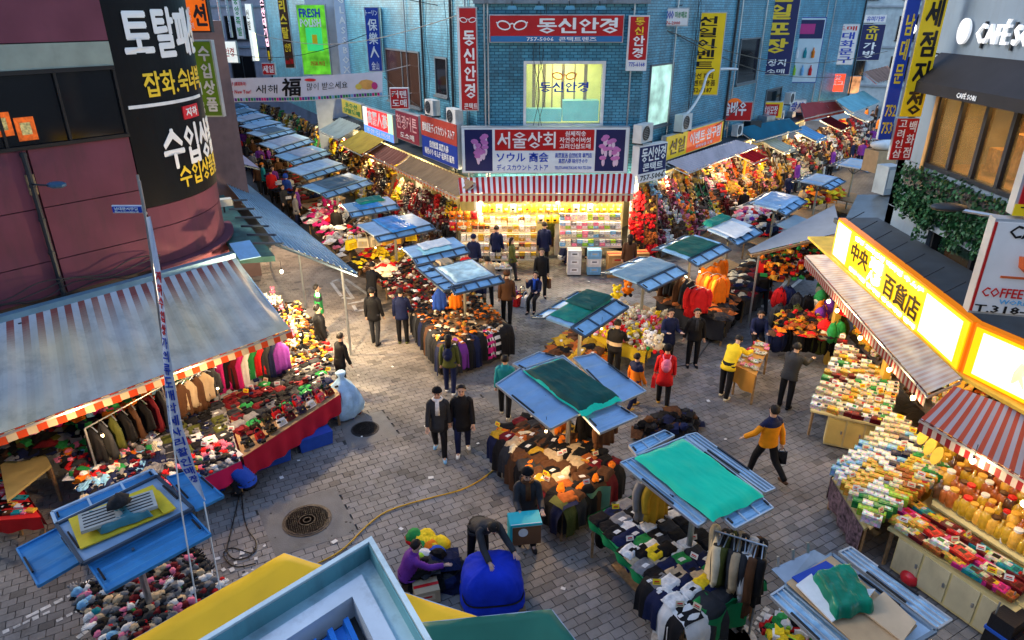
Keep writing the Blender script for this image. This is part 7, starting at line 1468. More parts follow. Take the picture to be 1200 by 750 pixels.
    for sx in (-1, 1):
        MB().blob(S(hd + f2 * .088 + x2 * sx * .032 + u2 * .012), .0105 * s, 6, 4, col=(.015, .01, .01)).obj('eye', M_plain, o); MB().blob(S(hd + x2 * sx * .088 - u2 * .005), (.012 * s, .018 * s, .026 * s), 6, 4).obj('ear', M_skin, o)
        m = MB(); m.bar(S(hd + f2 * .094 + x2 * sx * .018 + u2 * .034), S(hd + f2 * .088 + x2 * sx * .048 + u2 * .032), .006, .008); m.obj('eyebrow', M_hair, o)
    MB().bar(S(hd + f2 * .088 - x2 * .022 - u2 * .048), S(hd + f2 * .088 + x2 * .022 - u2 * .048), .008, .01, col=(.4, .12, .1)).obj('mouth', M_plain, o)
    # ---- hair / hat
    def cap(rr, T, col=None, mtl=M_hair, name='hair', wob=.13, lift_=0.):
        rg = []
        for i in range(9):
            ring = []
            for j in range(16):
                ph = 2 * math.pi * j / 16; f_ = math.cos(ph); th = T(f_) * max(.03, i / 8); d = x2 * math.sin(th) * math.sin(ph) + f2 * math.sin(th) * f_ + u2 * math.cos(th)
                k = rr * (1 + wob * (noise.noise(d * 3 + Vector((px, 0, 0))) + .5 * noise.noise(d * 9 + Vector((0, px, 0))))) * (1 if i < 8 else .93); e = Vector(d) * k
                ring.append(S(hd + u2 * (.012 + lift_) - f2 * .006 + e + u2 * (d.dot(u2)) * .012))
            rg.append(ring)
        MB().rings(rg, col, cap=False).obj(name, mtl, o, smooth=True)
    cap(.104, (lambda f: R(126 if long_hair else 108) - R(74 if long_hair else 58) * max(0, f + .15) ** .6))
    if long_hair: m = MB(); m.tube([S(hd - f2 * .04 + u2 * .04), S(hd - f2 * .07 - u2 * .08), S(nk - fw * .08 - up * .08)], [.09 * s, .085 * s, .05 * s], 10, sq=(1, .6), ref=X); m.obj('long_hair', M_hair, o, smooth=True)
    if hat:
        cap(.114, lambda f: R(82) - R(8) * f, PAL[hat], M_cloth, 'hat', .04, .006)
        if hat in ('navy', 'grey', 'brown'): m = MB(); m.blob(S(hd + f2 * .13 + u2 * .035), (.07 * s, .07 * s, .012), 10, 4, PAL[hat]); m.obj('hat_brim', M_cloth, o)
    if hood: cap(.128, lambda f: R(130) - R(70) * max(0, f), PAL[top], M_wear, 'hood', .03)
    # ---- jacket
    tc = PAL[top]; prof = [(-coat, .178, .125), (-coat * .5, .18, .13), (.0, .178, .128), (.1, .168, .12), (.2, .172, .122), (.3, .185, .13), (.38, .192, .126), (.43, .18, .108), (.47, .135, .088), (.495, .1, .08), (.52, .075, .072), (.545, .072, .07)]
    if puffer:
        pr = []; 
        for i in range(23):
            t = -coat + (.46 + coat) * i / 22; k = 0
            while k < len(prof) - 2 and prof[k + 1][0] < t: k += 1
            a, b = prof[k], prof[k + 1]; w = (t - a[0]) / (b[0] - a[0]); bu = .013 if i % 2 else -.006; pr.append((t, a[1] * (1 - w) + b[1] * w + .012 + bu, a[2] * (1 - w) + b[2] * w + .012 + bu))
        prof = pr + [(.475, .14, .095), (.5, .105, .085), (.52, .08, .078), (.55, .078, .075)]
    m = MB(); rg = []
    flare = {'sit': Vector((0, .12, 0)), 'squat': Vector((0, .1, .05))}.get(pose, Vector((0, 0, 0)))
    for t, rx, ry in prof:
        if t < 0: c = P + Vector((0, 0, t)) * (1 if pose in ('stand', 'bend') else .4) + flare * (-t / max(coat, .01)) ; k = -t * .12; f_ = Vector((0, 1, 0)) if pose != 'stand' else fw; rx += k; ry += k
        else: c = P + up * t; f_ = fw
        rg.append([S(c + X * math.cos(2 * math.pi * j / 18) * rx * (1 + .03 * noise.noise(Vector((j * .9, t * 12, px)))) + f_ * math.sin(2 * math.pi * j / 18) * ry * (1 + .05 * noise.noise(Vector((j * .7, t * 9, py))))) for j in range(18)])
    m.rings(rg, tc)
    for sh, el, wr, d2, sx in arms:
        path = smooth_path([sh - X * sx * .07 + up * .01, sh + (el - sh) * .14, (sh + el) / 2, el, (el + wr) / 2, wr + d2 * .0], 4 if not puffer else 5); kk = len(path); rr = [(.07 - .022 * i / kk) * (1 + ((.09 if i % 2 else -.05) if puffer else .05 * noise.noise(Vector((i * .8, px, sx))))) * s for i in range(kk)]; rr[0] = .045 * s
        m.tube([S(p) for p in path], rr, 10, tc)
    nj = len(m.c)
    if trim:
        for i in range(nj - 0):
            zc = sum((Vector(m.v[q]) for q in m.f[i]), Vector()).z / len(m.f[i]) / s; tt = zc - P.z
            if trim[1] < tt < trim[2]: m.c[i] = PAL[trim[0]]
    m.obj('jacket', M_wear, o, smooth=True)
    # ---- trousers, shoes
    lc = PAL[legs]; m = MB(); m.rings([[S(P + Vector((math.cos(a) * rx, math.sin(a) * ry, dz))) for a in [2 * math.pi * j / 14 for j in range(14)]] for dz, rx, ry in ((.1, .15, .11), (0, .165, .12), (-.08, .16, .12))], lc)
    for hip, kn, an, fd in lg:
        path = smooth_path([hip + Vector((0, 0, .02)), (hip + kn) / 2, kn, (kn + an) / 2, an - Vector((0, 0, .01))], 3); kk = len(path); m.tube([S(p) for p in path], [(.095 - .043 * (i / kk) ** .8) * s * (1 + .06 * noise.noise(Vector((i * 1.3, py, 0)))) for i in range(kk)], 10, lc)
    m.obj('trousers', M_wear, o, smooth=True)
    for hip, kn, an, fd in lg:
        m = MB(); b_ = an - Vector((0, 0, .035)); m.tube([S(b_ - fd * .07), S(b_ - fd * .05), S(b_ + fd * .04 - Vector((0, 0, .005))), S(b_ + fd * .13 - Vector((0, 0, .012))), S(b_ + fd * .18 - Vector((0, 0, .015)))], [.03 * s, .042 * s, .045 * s, .042 * s, .022 * s], 9, PAL[shoe], sq=(1, .78), ref=(1, 0, 0)); m.obj('shoe', M_plain, o, smooth=True)
    if scarf: m = MB(); m.tube([S(nk + X * math.cos(a) * .085 + fw * math.sin(a) * .08 - up * .005) for a in [2 * math.pi * j / 12 for j in range(13)]], .032 * s, 7, PAL[scarf]); m.tube([S(nk + fw * .09), S(nk + fw * .13 - up * .15), S(nk + fw * .14 - up * .32)], [.04 * s, .045 * s, .05 * s], 7, PAL[scarf], sq=(1, .5), ref=(1, 0, 0)); m.obj('scarf', M_cloth, o, smooth=True)
    if pack:
        m = MB(); c = P + up * .3 - fw * .19; m.blob(S(c), (.13 * s, .09 * s, .18 * s), 12, 8, PAL[pack], .05); m.blob(S(c - fw * .07 - up * .05), (.09 * s, .05 * s, .09 * s), 10, 6, tuple(x * .8 for x in PAL[pack]))
        for sx in (-1, 1): m.tube(smooth_path([S(c + X * sx * .07 + up * .15), S(P + up * .49 + X * sx * .1), S(P + up * .35 + X * sx * .12 + fw * .13), S(P + up * .15 + X * sx * .14 + fw * .05)], 3), .016, 5, PAL[pack])
        q = m.obj('backpack', M_wear, None, smooth=True, label='%s backpack worn by the %s' % (pack, label.split(' with ')[0][:60].rsplit(',')[0]), cat='backpack'); q.location = o.location; q.rotation_euler = o.rotation_euler
    o['_h'] = h
    def hand(sx): a = arms[0 if sx < 0 else 1]; w = Matrix.Translation(o.location) @ Matrix.Rotation(-R(face), 4, 'Z') @ S(a[2] + a[3] * .1); return w
    return o, hand
def carried(label, p, size, col, kind='bag', mt=None):
    m = MB(); 
    o = thing('carried_bag', label, 'bag', tuple(p), U(0, 3)); m.box((0, 0, -size[2] / 2 - .08), size, col=PAL[col], taper=.9); m.obj('bag_body', mt or M_gloss, o); MB().tube(smooth_path([(-size[0] * .3, 0, -.09), (0, 0, .01), (size[0] * .3, 0, -.09)], 3), .008, 5, PAL[col]).obj('bag_handle', M_plain, o)
# foreground and middle
p1, h1 = person('young man with a grey scarf and turquoise shoes, left of the walking pair', 516, 534, 178, 1.72, 'charcoal', 'black', walk=14, coat=.22, shoe='light blue', hat='black', scarf='white', head=8)
PAL_T = None
person('man in a long black coat, right of the walking pair', 543, 532, 175, 1.74, 'black', 'navy', walk=-13, coat=.25, shoe='white', head=5)
o, hd_ = person('man in an orange quilted jacket striding away, carrying a dark folder', 893, 560, -28, 1.78, 'amber', 'black', walk=22, coat=.08, puffer=True, trim=('navy', .38, .6), shoe='brown', armL=(25, 22, 20), armR=(-18, 12, 10))
PALX = None
carried('dark flat folder held in the right hand of the orange jacket man', hd_(1), (.24, .03, .3), 'black')
person('man in a bright yellow jacket bending over the tray cart', 848, 466, 42, 1.72, 'yellow', 'black', pose='bend', lean=38, coat=.1, trim=('navy', .50, .56), shoe='cream', armL=(45, 5, 40), armR=(55, 8, 30), head=10)
person('woman in a dark blue parka seated behind the tray cart', 884, 410, 190, 1.62, 'navy', 'black', pose='sit', lean=12, coat=.1, puffer=True, head=10)
person('man in black and grey patterned jacket by the ginseng rack', 918, 478, 45, 1.72, 'charcoal', 'black', lean=14, puffer=True, coat=.12, armL=(50, 8, 40), armR=(45, 8, 45))
o, hd_ = person('woman in a red coat walking toward the carts, pink pack on her back', 776, 474, 12, 1.64, 'red', 'black', walk=8, coat=.3, pack='pink', hat='black', shoe='gold', armL=(10, 10, 20))
carried('red shopping bag carried beside the woman in the red coat', hd_(-1), (.26, .1, .28), 'red')
person('child in an orange and navy coat beside the woman in red', 742, 478, 60, 1.5, 'orange', 'navy', walk=12, coat=.18, shoe='gold', trim=('navy', .33, .6))
person('man in a black and tan striped pullover, browsing behind the middle cart', 718, 446, 30, 1.72, 'black', 'black', lean=8, coat=.06, trim=('beige', .08, .2), armR=(30, 10, 40))
person('man in a dark navy coat with folded hands, left of the standing pair', 780, 428, 168, 1.68, 'navy', 'black', coat=.25, armL=(15, 10, 85), armR=(15, 10, 90), head=5)
person('man in black with hands behind his back, right of the standing pair', 810, 429, 182, 1.70, 'black', 'black', coat=.12, armL=(-15, 14, 20), armR=(-15, 14, 20), scarf='charcoal')
person('passer-by in a turquoise hooded jacket behind the middle cart roof', 592, 487, 8, 1.62, 'teal', 'black', walk=10, coat=.1, puffer=True, shoe='cream')
person('long haired woman in an olive jacket with a dark pack', 528, 460, 5, 1.63, 'olive', 'navy', coat=.12, long_hair=True, pack='navy', walk=6, shoe='white')
person('heavy set man in a black quilted vest on the left', 380, 426, 60, 1.76, 'black', 'black', coat=.1, puffer=True, armL=(10, 12, 25), side=5)
person('boy in a bright green hooded top behind the black vest', 378, 393, 70, 1.62, 'green', 'charcoal', coat=.1, hood=False, trim=('charcoal', .3, .42))
person('dark haired man in black, half hidden by the blue plastic bundle', 402, 458, 40, 1.6, 'black', 'black', coat=.15, lean=10)
person('man in a black padded coat seen from behind, left of the pair at the wares', 441, 403, 12, 1.76, 'black', 'charcoal', coat=.16, walk=7, shoe='black')
person('man in a navy black jacket seen from behind, right of the pair at the wares', 473, 402, 2, 1.72, 'navy', 'black', coat=.14, shoe='olive', armR=(20, 10, 30))
person('broad man in a black jacket browsing at the carts of the left lane', 438, 368, 25, 1.72, 'black', 'black', coat=.14, lean=14, armR=(35, 10, 30))
person('man in a grey brown jacket and cap, standing with his back turned', 594, 379, 5, 1.74, 'brown', 'black', coat=.12, hat='brown', walk=8, pack=None)
person('man in a tan jacket behind the cart with white sheets', 572, 358, -10, 1.7, 'beige', 'black', coat=.12, walk=10)
person('cap wearing man in dark navy left of the small white table', 556, 328, 10, 1.7, 'navy', 'black', coat=.12, hat='navy')
person('slim man in navy at the shelves of the central shop', 582, 317, 20, 1.72, 'navy', 'navy', coat=.12, lean=4)
o, hd_ = person('man in black walking toward us with a dark bag', 634, 347, 175, 1.7, 'black', 'black', coat=.14, walk=12, armR=(5, 10, 10)); carried('dark brown bag held by the man in black before the central shop', hd_(-1), (.24, .1, .34), 'brown')
person('seated woman in a blue scarf coat with shopping beside her', 627, 362, 200, 1.6, 'navy', 'black', pose='sit', coat=.1, scarf='blue', armR=(60, 5, 95))
person('tall man in a dark navy coat standing at the central shop', 637, 313, 5, 1.76, 'navy', 'black', coat=.28, walk=5)
person('woman with an olive coat facing us inside the central shop', 644, 292, 178, 1.64, 'olive', 'brown', coat=.35, long_hair=True, armL=(15, 8, 80), armR=(15, 8, 80))
person('crouching shopper in navy with a white shawl at the central shop', 657, 310, 60, 1.6, 'navy', 'white', pose='squat', lean=25, coat=.1)
person('bald man in black seated behind the orange coats cart', 724, 292, 195, 1.62, 'black', 'black', pose='sit', coat=.1, trim=('gold', .3, .34)) if False else None
person('vendor in black with gold trim sitting left of the orange stand', 772, 286, 190, 1.64, 'black', 'black', pose='sit', coat=.1)
person('pale haired vendor in black standing by the orange stand', 814, 272, 185, 1.66, 'black', 'black', coat=.2, hat='white', armL=(15, 8, 80), armR=(15, 8, 80))
person('man leaning over the boxes behind the yellow post', 850, 232, 160, 1.66, 'charcoal', 'black', lean=25, coat=.12)
o, hd_ = person('person in black walking away in the right lane, holding red bags', 890, 367, 8, 1.72, 'black', 'black', coat=.14, walk=16); carried('red paper bag held by the walker in the right lane', hd_(1), (.3, .1, .26), 'red')
_, hd_ = person('man in a long dark coat handling a teal box near the brown clothes table', 617, 640, 172, 1.74, 'charcoal', 'black', coat=.4, hat='black', scarf='brown', armL=(28, 8, 60), armR=(30, 8, 60), head=12, walk=6)
bx = thing('fabric_box', 'brown and turquoise storage box held by the man in the long coat', 'box', tuple((hd_(-1) + hd_(1)) / 2 + Vector((-.12, -.1, -.2))), .15)
MB().box((0, 0, 0), (.5, .3, .42)).obj('box_body', mat('brown_fabric', (.16, .07, .03), rough=.7, var=.2), bx); MB().box((0, 0, .205), (.53, .33, .04)).obj('top_rim', mat('turquoise_trim', (.02, .45, .5)), bx); MB().box((-.25, 0, 0), (.04, .32, .44)).obj('side_trim', mat('turquoise_trim'), bx); m = MB().lathe([(.01, 0), (.08, 0), (.08, .01), (.01, .01)], 16); m.v = [(x - .05, -.152 - z, y + .05) for x, y, z in m.v]; m.obj('white_ring', M_white, bx); MB().box((0, -.15, .2), (.5, .012, .06)).obj('lace_trim', M_white, bx)
person('man in dark clothes bowed over the blue covered trolley', 552, 652, 150, 1.7, 'charcoal', 'black', pose='bend', lean=58, coat=.12, armL=(55, 8, 15), armR=(50, 8, 20), head=15, xy=(-.58, 9.1))
person('woman in a purple padded jacket crouching among bright hats', 476, 690, 75, 1.58, 'purple', 'black', pose='squat', lean=22, coat=.1, puffer=True, armR=(60, 8, 30), shoe='beige')
person('person in a blue padded jacket crouching under the pink table', 296, 580, -80, 1.66, 'blue', 'charcoal', pose='squat', lean=42, coat=.12, puffer=True, armL=(70, 5, 30), armR=(70, 5, 30))
person('woman in a grey shirt stooping behind the pink table', 250, 478, 60, 1.58, 'grey', 'black', lean=22, coat=.08, armL=(60, 10, 20), armR=(85, 10, 10))
person('man with dark hair peeping from behind the crimson table', 332, 462, 170, 1.5, 'navy', 'black', coat=.1, lean=10)
person('shopper in black bending at the right of the middle cart', 688, 545, 200, 1.66, 'black', 'black', lean=16, coat=.2, long_hair=True)
person('person in black standing behind the two tone green cart', 700, 418, 180, 1.6, 'brown', 'black', coat=.12) if False else None
person('customer behind the shirt table near the rail of coats', 858, 735, 10, 1.62, 'black', 'black', coat=.12, lean=10)
person('dark figure at the left edge of the bottom right cart', 893, 700, 30, 1.66, 'brown', 'black', coat=.1) if False else None
# left lane crowd
person('person in a bright blue hooded parka in the left lane', 340, 246, 20, 1.74, 'blue', 'black', coat=.2, hood=True)
person('person in a red parka left of the blue one in the left lane', 322, 238, -10, 1.7, 'red', 'black', coat=.16, puffer=True)
person('person in an orange knit hat at the left lane carts', 312, 228, 60, 1.66, 'teal', 'black', coat=.16, hat='orange')
person('man in a black coat standing between the left lane carts', 398, 290, 10, 1.74, 'black', 'black', coat=.25)
person('man in a bright blue jacket facing us before the left lane shops', 482, 255, 175, 1.74, 'blue', 'black', coat=.1)
person('woman in an olive parka near the bright blue jacket', 470, 262, 190, 1.6, 'olive', 'black', coat=.2, long_hair=True)
person('man in a beige jacket walking up the left lane', 444, 240, 180, 1.7, 'beige', 'black', coat=.14)
person('woman with brown hair behind the beige jacket man', 455, 246, 170, 1.6, 'brown', 'black', coat=.14, long_hair=True)
person('tall man in black before the bright small shop', 411, 218, 150, 1.76, 'black', 'black', coat=.14)
person('person in a dark green coat bending by the small shop', 422, 222, 60, 1.64, 'olive', 'black', coat=.2, lean=20)
r = random.Random(12)
adjs = ['walking away', 'facing us', 'turning aside', 'standing still']
def crowd(pts, where):
    for i, (x, y) in enumerate(pts):
        c = r.choice(pal('black,charcoal,navy,red,brown,olive,orange,grey,purple,beige')); a = r.randrange(4)
        person('shopper in a %s jacket %s %s' % (c, adjs[a], where[i % len(where)]), x, y, (10, 180, 80, 140)[a] + r.uniform(-20, 20), r.uniform(1.58, 1.76), c, r.choice(pal('black,charcoal,navy')), coat=r.uniform(.08, .2), long_hair=r.random() < .3, walk=r.uniform(0, 14))
crowd([(262, 172), (272, 180), (284, 190), (292, 200), (300, 214), (278, 165), (258, 160), (296, 186), (308, 206), (250, 150), (266, 152), (330, 222), (352, 262)], ['beside the first far carts', 'by the tin canopy edge', 'halfway up the left lane', 'deep in the left lane', 'under the green basement sign', 'left of the navy roofed carts'])
crowd([(390, 190), (400, 200), (384, 180), (365, 172), (350, 160), (432, 232)], ['by the lit fronts of the left lane', 'next to the golden goods', 'opposite the navy roofs', 'below the mustard awning'])
crowd([(975, 190), (985, 182), (1000, 176), (1010, 170), (1020, 166), (995, 196), (968, 200), (1028, 172), (1012, 182), (1035, 160), (955, 208), (1003, 162), (1018, 155)], ['in the narrow part of the right lane', 'before the red flap awning', 'below the turquoise awning', 'beyond the farthest cart', 'near the brown tin canopy', 'beside the right lane goods'])
crowd([(920, 240), (935, 262), (900, 300), (955, 232)], ['between the right lane carts', 'behind the grey canopy', 'near the crinkled plastic roof', 'close to the orange clothes'])

crowd([(268, 160), (276, 172), (288, 182), (300, 196), (312, 218), (324, 232), (336, 256), (296, 176), (318, 204), (256, 168), (284, 200), (350, 270), (306, 228), (330, 210)], ['squeezed beside the left lane carts', 'among the clothes piles of the left lane', 'under the mauve tin canopy', 'along the dark side of the left lane', 'next to the bright blue hooded parka'])
crowd([(376, 172), (392, 198), (408, 208), (430, 226), (440, 222), (466, 246), (500, 268), (515, 280)], ['before the lit shops of the left lane', 'at the mustard awning', 'under the tan awning', 'by the brown red awning'])
crowd([(940, 214), (960, 196), (972, 206), (990, 188), (1006, 196), (1018, 178), (1026, 162), (930, 226), (912, 258), (948, 250), (868, 262), (835, 242), (900, 226), (966, 180), (1040, 172), (984, 174)], ['in the crowded right lane', 'between the pale roofed carts', 'before the teal awning', 'at the party goods', 'near the brown carton'])
crowd([(548, 345), (600, 330), (668, 312), (690, 306), (560, 372), (735, 330), (760, 300)], ['in front of the central shop', 'beside the coat cart', 'by the stacked cartons', 'near the grey blue roof'])
crowd([(905, 205), (918, 200), (928, 196), (938, 190), (946, 186), (958, 180), (970, 174), (980, 166), (992, 160), (1000, 154), (1012, 150), (1024, 146), (895, 214), (885, 222), (950, 200), (1034, 148)], ['close to the party goods', 'along the right lane displays', 'among the far right lane shoppers', 'before the white awning', 'near the dark red awning'])
# ================================================================== DETAILS
# yellow hose, cables
def hose(label, pts, r, mt, name='hose', z=.02, cat='hose', group=None):
    P = [G(x, y, z) for x, y in pts]; q = P[0].copy(); MB().tube(smooth_path([p - q for p in P], 6), r, 6).obj(name, mt, loc=tuple(q), label=label, cat=cat, smooth=True, group=group)
hose('yellow hose curving over the paving to the brown clothes table', [(366, 663), (400, 645), (430, 616), (452, 600), (480, 590), (510, 582), (540, 574), (562, 563), (582, 548)], .014, mat('yellow_hose', (.65, .38, .03), rough=.5))
hose('black cable hanging down beside the crouching blue jacket, left strand', [(283, 570), (276, 600), (270, 625), (266, 645), (275, 655), (292, 652), (300, 640)], .012, M_black, 'cable', cat='cable')
hose('black cable loop on the paving near the two painted dashes', [(283, 572), (285, 600), (290, 620), (300, 635), (296, 648), (272, 642), (262, 650), (275, 664), (300, 660)], .012, M_black, 'cable', cat='cable')
hose('thin black wire along the ground from the orange coats', [(845, 384), (858, 378), (862, 366), (852, 362)], .01, M_black, 'cable', cat='cable')
hose('thin dark wire running beside the standing pair', [(835, 395), (825, 410), (812, 425), (790, 430)], .01, M_black, 'cable', cat='cable')
# litter
r = random.Random(4); k = 0
for x, y in ((282, 655), (276, 660), (296, 668), (288, 674), (272, 668), (262, 668), (424, 512), (310, 640), (392, 635), (330, 560), (850, 515), (345, 522), (284, 648), (255, 655), (240, 668), (300, 655), (315, 662), (470, 620), (505, 560), (610, 720), (660, 690), (870, 560), (900, 600), (830, 470), (700, 560), (420, 440), (460, 430), (500, 500), (640, 300), (690, 330), (560, 520), (350, 540), (380, 600)):
    c = G(x, y, .006); s_ = r.uniform(.03, .09); m = MB(); m.grid(lambda u, v: Vector(((u - .5) * s_, (v - .5) * s_ * 1.3, .02 * noise.noise(Vector((u * 3, v * 3, k))) + .012)), 3, 3); m.obj('paper_scrap', M_white, loc=tuple(c), rotz=r.uniform(0, 3), label='scrap of white paper lying on the paving', cat='litter', group='paper scraps on the paving'); k += 1
# feather banner on its ropes
Yb = 8.0; top = PY(172, 250, Yb); fb = thing('feather_banner', 'tall slender white banner with blue and red lettering, leaning across the faded awning', 'banner', tuple(top))
def bp(v):  # left and right edge
    L_ = [(171, 255), (179, 320), (187, 380), (193, 440), (200, 500), (213, 548), (238, 588)]; Rr = [(174, 255), (189, 320), (197, 380), (205, 440), (213, 500), (226, 548), (240, 588)]
    t = v * 6; i = min(5, int(t)); f = t - i; a = PY(L_[i][0] * (1 - f) + L_[i + 1][0] * f, L_[i][1] * (1 - f) + L_[i + 1][1] * f, Yb) - top; b = PY(Rr[i][0] * (1 - f) + Rr[i + 1][0] * f, Rr[i][1] * (1 - f) + Rr[i + 1][1] * f, Yb) - top; return a, b
def bfn(u, v): a, b = bp(v); return a.lerp(b, u) + Vector((0, .05 * math.sin(v * 7 + u * 2), 0))
MB().grid(bfn, 5, 40).obj('banner_cloth', mat('white_banner', (.66, .68, .76), rough=.7, var=.06), fb, smooth=True)
rr_ = random.Random(8)
for i, ch_ in enumerate('지하수입상가의류도매악세사리할인매장'):
    v0 = .18 + i * .042; mm = M_tr if i < 5 else M_tbl
    if v0 < .93:
        wd = (bp(v0)[1] - bp(v0)[0]).length
        text(ch_, fb, I4, max(.06, wd * .72), .15, mm, bold=.02, warp=(lambda v0, wd: lambda x, z, o: bfn(.5 + x / max(wd, .05), v0 - z / 4.4) + Vector((0, -.012 - o, 0)))(v0, wd))
e = PY(239, 588, Yb) - top
MB().tube([PY(163, 212, Yb) - top, PY(170, 250, Yb) - top, (0, 0, 0)], .018, 6).obj('pole_tip', M_steel, fb)
MB().tube([PY(196, 448, Yb) - Vector((0, .02, 0)) - top, PY(213, 600, 7.4) - top, PY(238, 752, 6.8) - top], .011, 5).obj('rope', M_white, fb)
MB().tube([e, PY(256, 680, 7.5) - top, PY(272, 752, 7.0) - top], .011, 5).obj('rope', M_white, fb)
# small blue street name plate
a = PY(130, 241, 10.0); b = PY(168, 250, 10.0); sg = board('street_name_plate', 'small blue street name plate on the thin leaning pole', 'sign', Vector((a.x, 10.0, a.z)), Vector((b.x, 10.0, b.z)), .03, F_blue, M_white, [('t', '남대문시장길', .12, .45, .88, .85, M_tw, .02), ('t', 'Namdaemunsijang-gil', .12, .12, .88, .35, M_tw)], border=.015)
for i, (px_, z0) in enumerate(((163, 212),)): MB().tube([PY(161, 205, 10) , PY(172, 262, 10), PY(196, 440, 10.4)], .02, 6).obj('sign_pole', M_steel, label='thin steel pole carrying the small blue street name plate', cat='pole')
# blue plastic bundle by the crimson table
bu = thing('plastic_bundle', 'big pale blue plastic bundle tied at the top beside the crimson table', 'bundle', tuple(G(405, 486, 0))); 
m = MB(); rg = []
for z_, r_ in ((.02, .3), (.1, .38), (.3, .42), (.55, .38), (.8, .27), (.95, .12), (1.03, .06), (1.15, .12)):
    rg.append([Vector((math.cos(a) * r_ * (1 + .14 * math.sin(a * 5 + z_ * 3) + .1 * noise.noise(Vector((a * 2, z_ * 4, 0)))), math.sin(a) * r_ * (1 + .14 * math.cos(a * 4)), z_)) for a in [2 * math.pi * j / 22 for j in range(22)]])
m.rings(rg); m.obj('plastic_wrap', mat('pale_blue_film', (.36, .6, .85), rough=.25, var=.25, vs=5, bump=.5, bs=9), bu, smooth=True)
MB().blob((.06, -.2, .3), (.2, .12, .18), 10, 6, PAL['purple']).obj('purple_contents', M_plain, bu, smooth=True); m = MB().box((0, 0, .06), (.5, .4, .1), col=PAL['blue']); m.obj('base_tray', M_plain, bu)
m = MB().lathe([(.01, 0), (.09, 0), (.09, .05), (.01, .05)], 16); m.v = [(x + .3, z, y + .09) for x, y, z in m.v]; m.obj('wheel', mat('red_rubber', (.3, .04, .02)), bu)
# blue tub under tables
for x, y, l in ((318, 540, 'blue storage tub under the crimson table'), (240, 575, 'blue storage tub under the pink table'), (368, 520, 'blue sack beside the crimson table'), (145, 610, 'blue crate under the colourful jumble')):
    MB().box((0, 0, .17), (.7, .45, .32), col=PAL['blue'], taper=1.08).obj('storage_tub', M_plain, loc=tuple(G(x, y, 0)), rotz=.6, label=l, cat='tub')
# blue covered trolley in the foreground
bt_ = thing('covered_trolley', 'hand trolley wrapped in a creased royal blue tarpaulin', 'trolley', tuple(G(577, 705, 0)), .12)
m = MB(); rg = []; KP = ((.14, 1.14), (.22, 1.18), (.32, 1.12), (.36, 1.07), (.44, 1.13), (.55, 1.1), (.66, 1.03), (.74, .92), (.79, .76), (.82, .55), (.84, .3), (.845, .02))
for z_, k_ in KP:
    ring = []
    for j in range(72):
        a = 2 * math.pi * j / 72; c_, s_ = math.cos(a), math.sin(a); w_ = 1 + (.035 * noise.noise(Vector((a * 5, z_ * 1.2, 2))) + .03 * abs(noise.noise(Vector((c_ * 6, s_ * 6, z_ * 2))))) * min(1, k_ * 1.5)
        ring.append(Vector((math.copysign(abs(c_) ** .6, c_) * .44 * k_ * w_, math.copysign(abs(s_) ** .6, s_) * .40 * k_ * w_, z_ + .06 * noise.noise(Vector((c_ * k_ * 2.2, s_ * k_ * 2.2, 5))) * (z_ > .5) + .018 * noise.noise(Vector((c_ * k_ * 7, s_ * k_ * 7, 1))) + (.03 * abs(math.sin(a * 6)) if z_ < .2 else 0))))
    rg.append(ring)
m.rings(rg); m.obj('blue_cover', mat('royal_blue_tarp', (.01, .035, .48), spec=.12, rough=.75, var=.2, vs=4, bump=1.0, bs=5), bt_, smooth=True)
MB().tube([Vector((math.copysign(abs(math.cos(a)) ** .5, math.cos(a)) * .485, math.copysign(abs(math.sin(a)) ** .5, math.sin(a)) * .445, .36)) for a in [2 * math.pi * j / 30 for j in range(31)]], .014, 5).obj('elastic_cord', M_black, bt_)
for y in (-.3, 0, .3): MB().box((0, y, .13), (1.0, .14, .04)).obj('plank', M_wood, bt_)
for x in (-.4, .4):
    m = MB().lathe([(.01, 0), (.09, 0), (.09, .05), (.01, .05)], 14); m.v = [(xx + x, z - .3, y + .09) for xx, y, z in m.v]; m.obj('wheel', M_black, bt_)
# bright hats pile beside the purple jacket
for i, (x, y, c) in enumerate(((500, 632, 'yellow'), (492, 645, 'green'), (505, 645, 'orange'), (512, 652, 'blue'), (498, 655, 'white'), (486, 632, 'green'), (508, 662, 'navy'), (490, 660, 'lime'), (517, 640, 'yellow'))):
    put('knit_hat', c, G(x, y, .25), i, 'in the bright pile beside the purple jacket', 1.5)
m = MB()
for i in range(6): put('scarf_roll', 'yellow', G(489 + i * 4, 632 + abs(i - 3), .38), 1.5, 'fanned out beside the purple jacket', .9)
heap('bag_heap', 'dark sacks and bags on the ground beside the purple jacket', 'bags', Q((480, 690), (530, 690), (535, 665), (490, 665), z=.0), 60, pal('black,charcoal,navy,black'), (.12, .24), (0, 0), 'of', .4, seed=50)
c = G(500, 700, 0); put('carton', 'beige', c, .3, 'beside the parapet, under the yellow canopy edge', 1.2, adj='open ')
for i, (x, y) in enumerate(((498, 340), (608, 352))): pass
# shopping bags near seated woman
for x, y, c in ((612, 352, 'navy'), (616, 358, 'white'), (607, 358, 'red'), (603, 352, 'purple')): put('handbag', c, G(x, y, .0), 1, 'at the feet of the seated blue scarf woman', 1.4)
put('backpack', 'black', G(655, 607, 0), .3, 'lying on the ground by the brown clothes table', 1.6, rx=.9); put('backpack', 'black', G(645, 600, 0), 1.3, 'lying on the ground by the brown clothes table', 1.4, rx=.9)
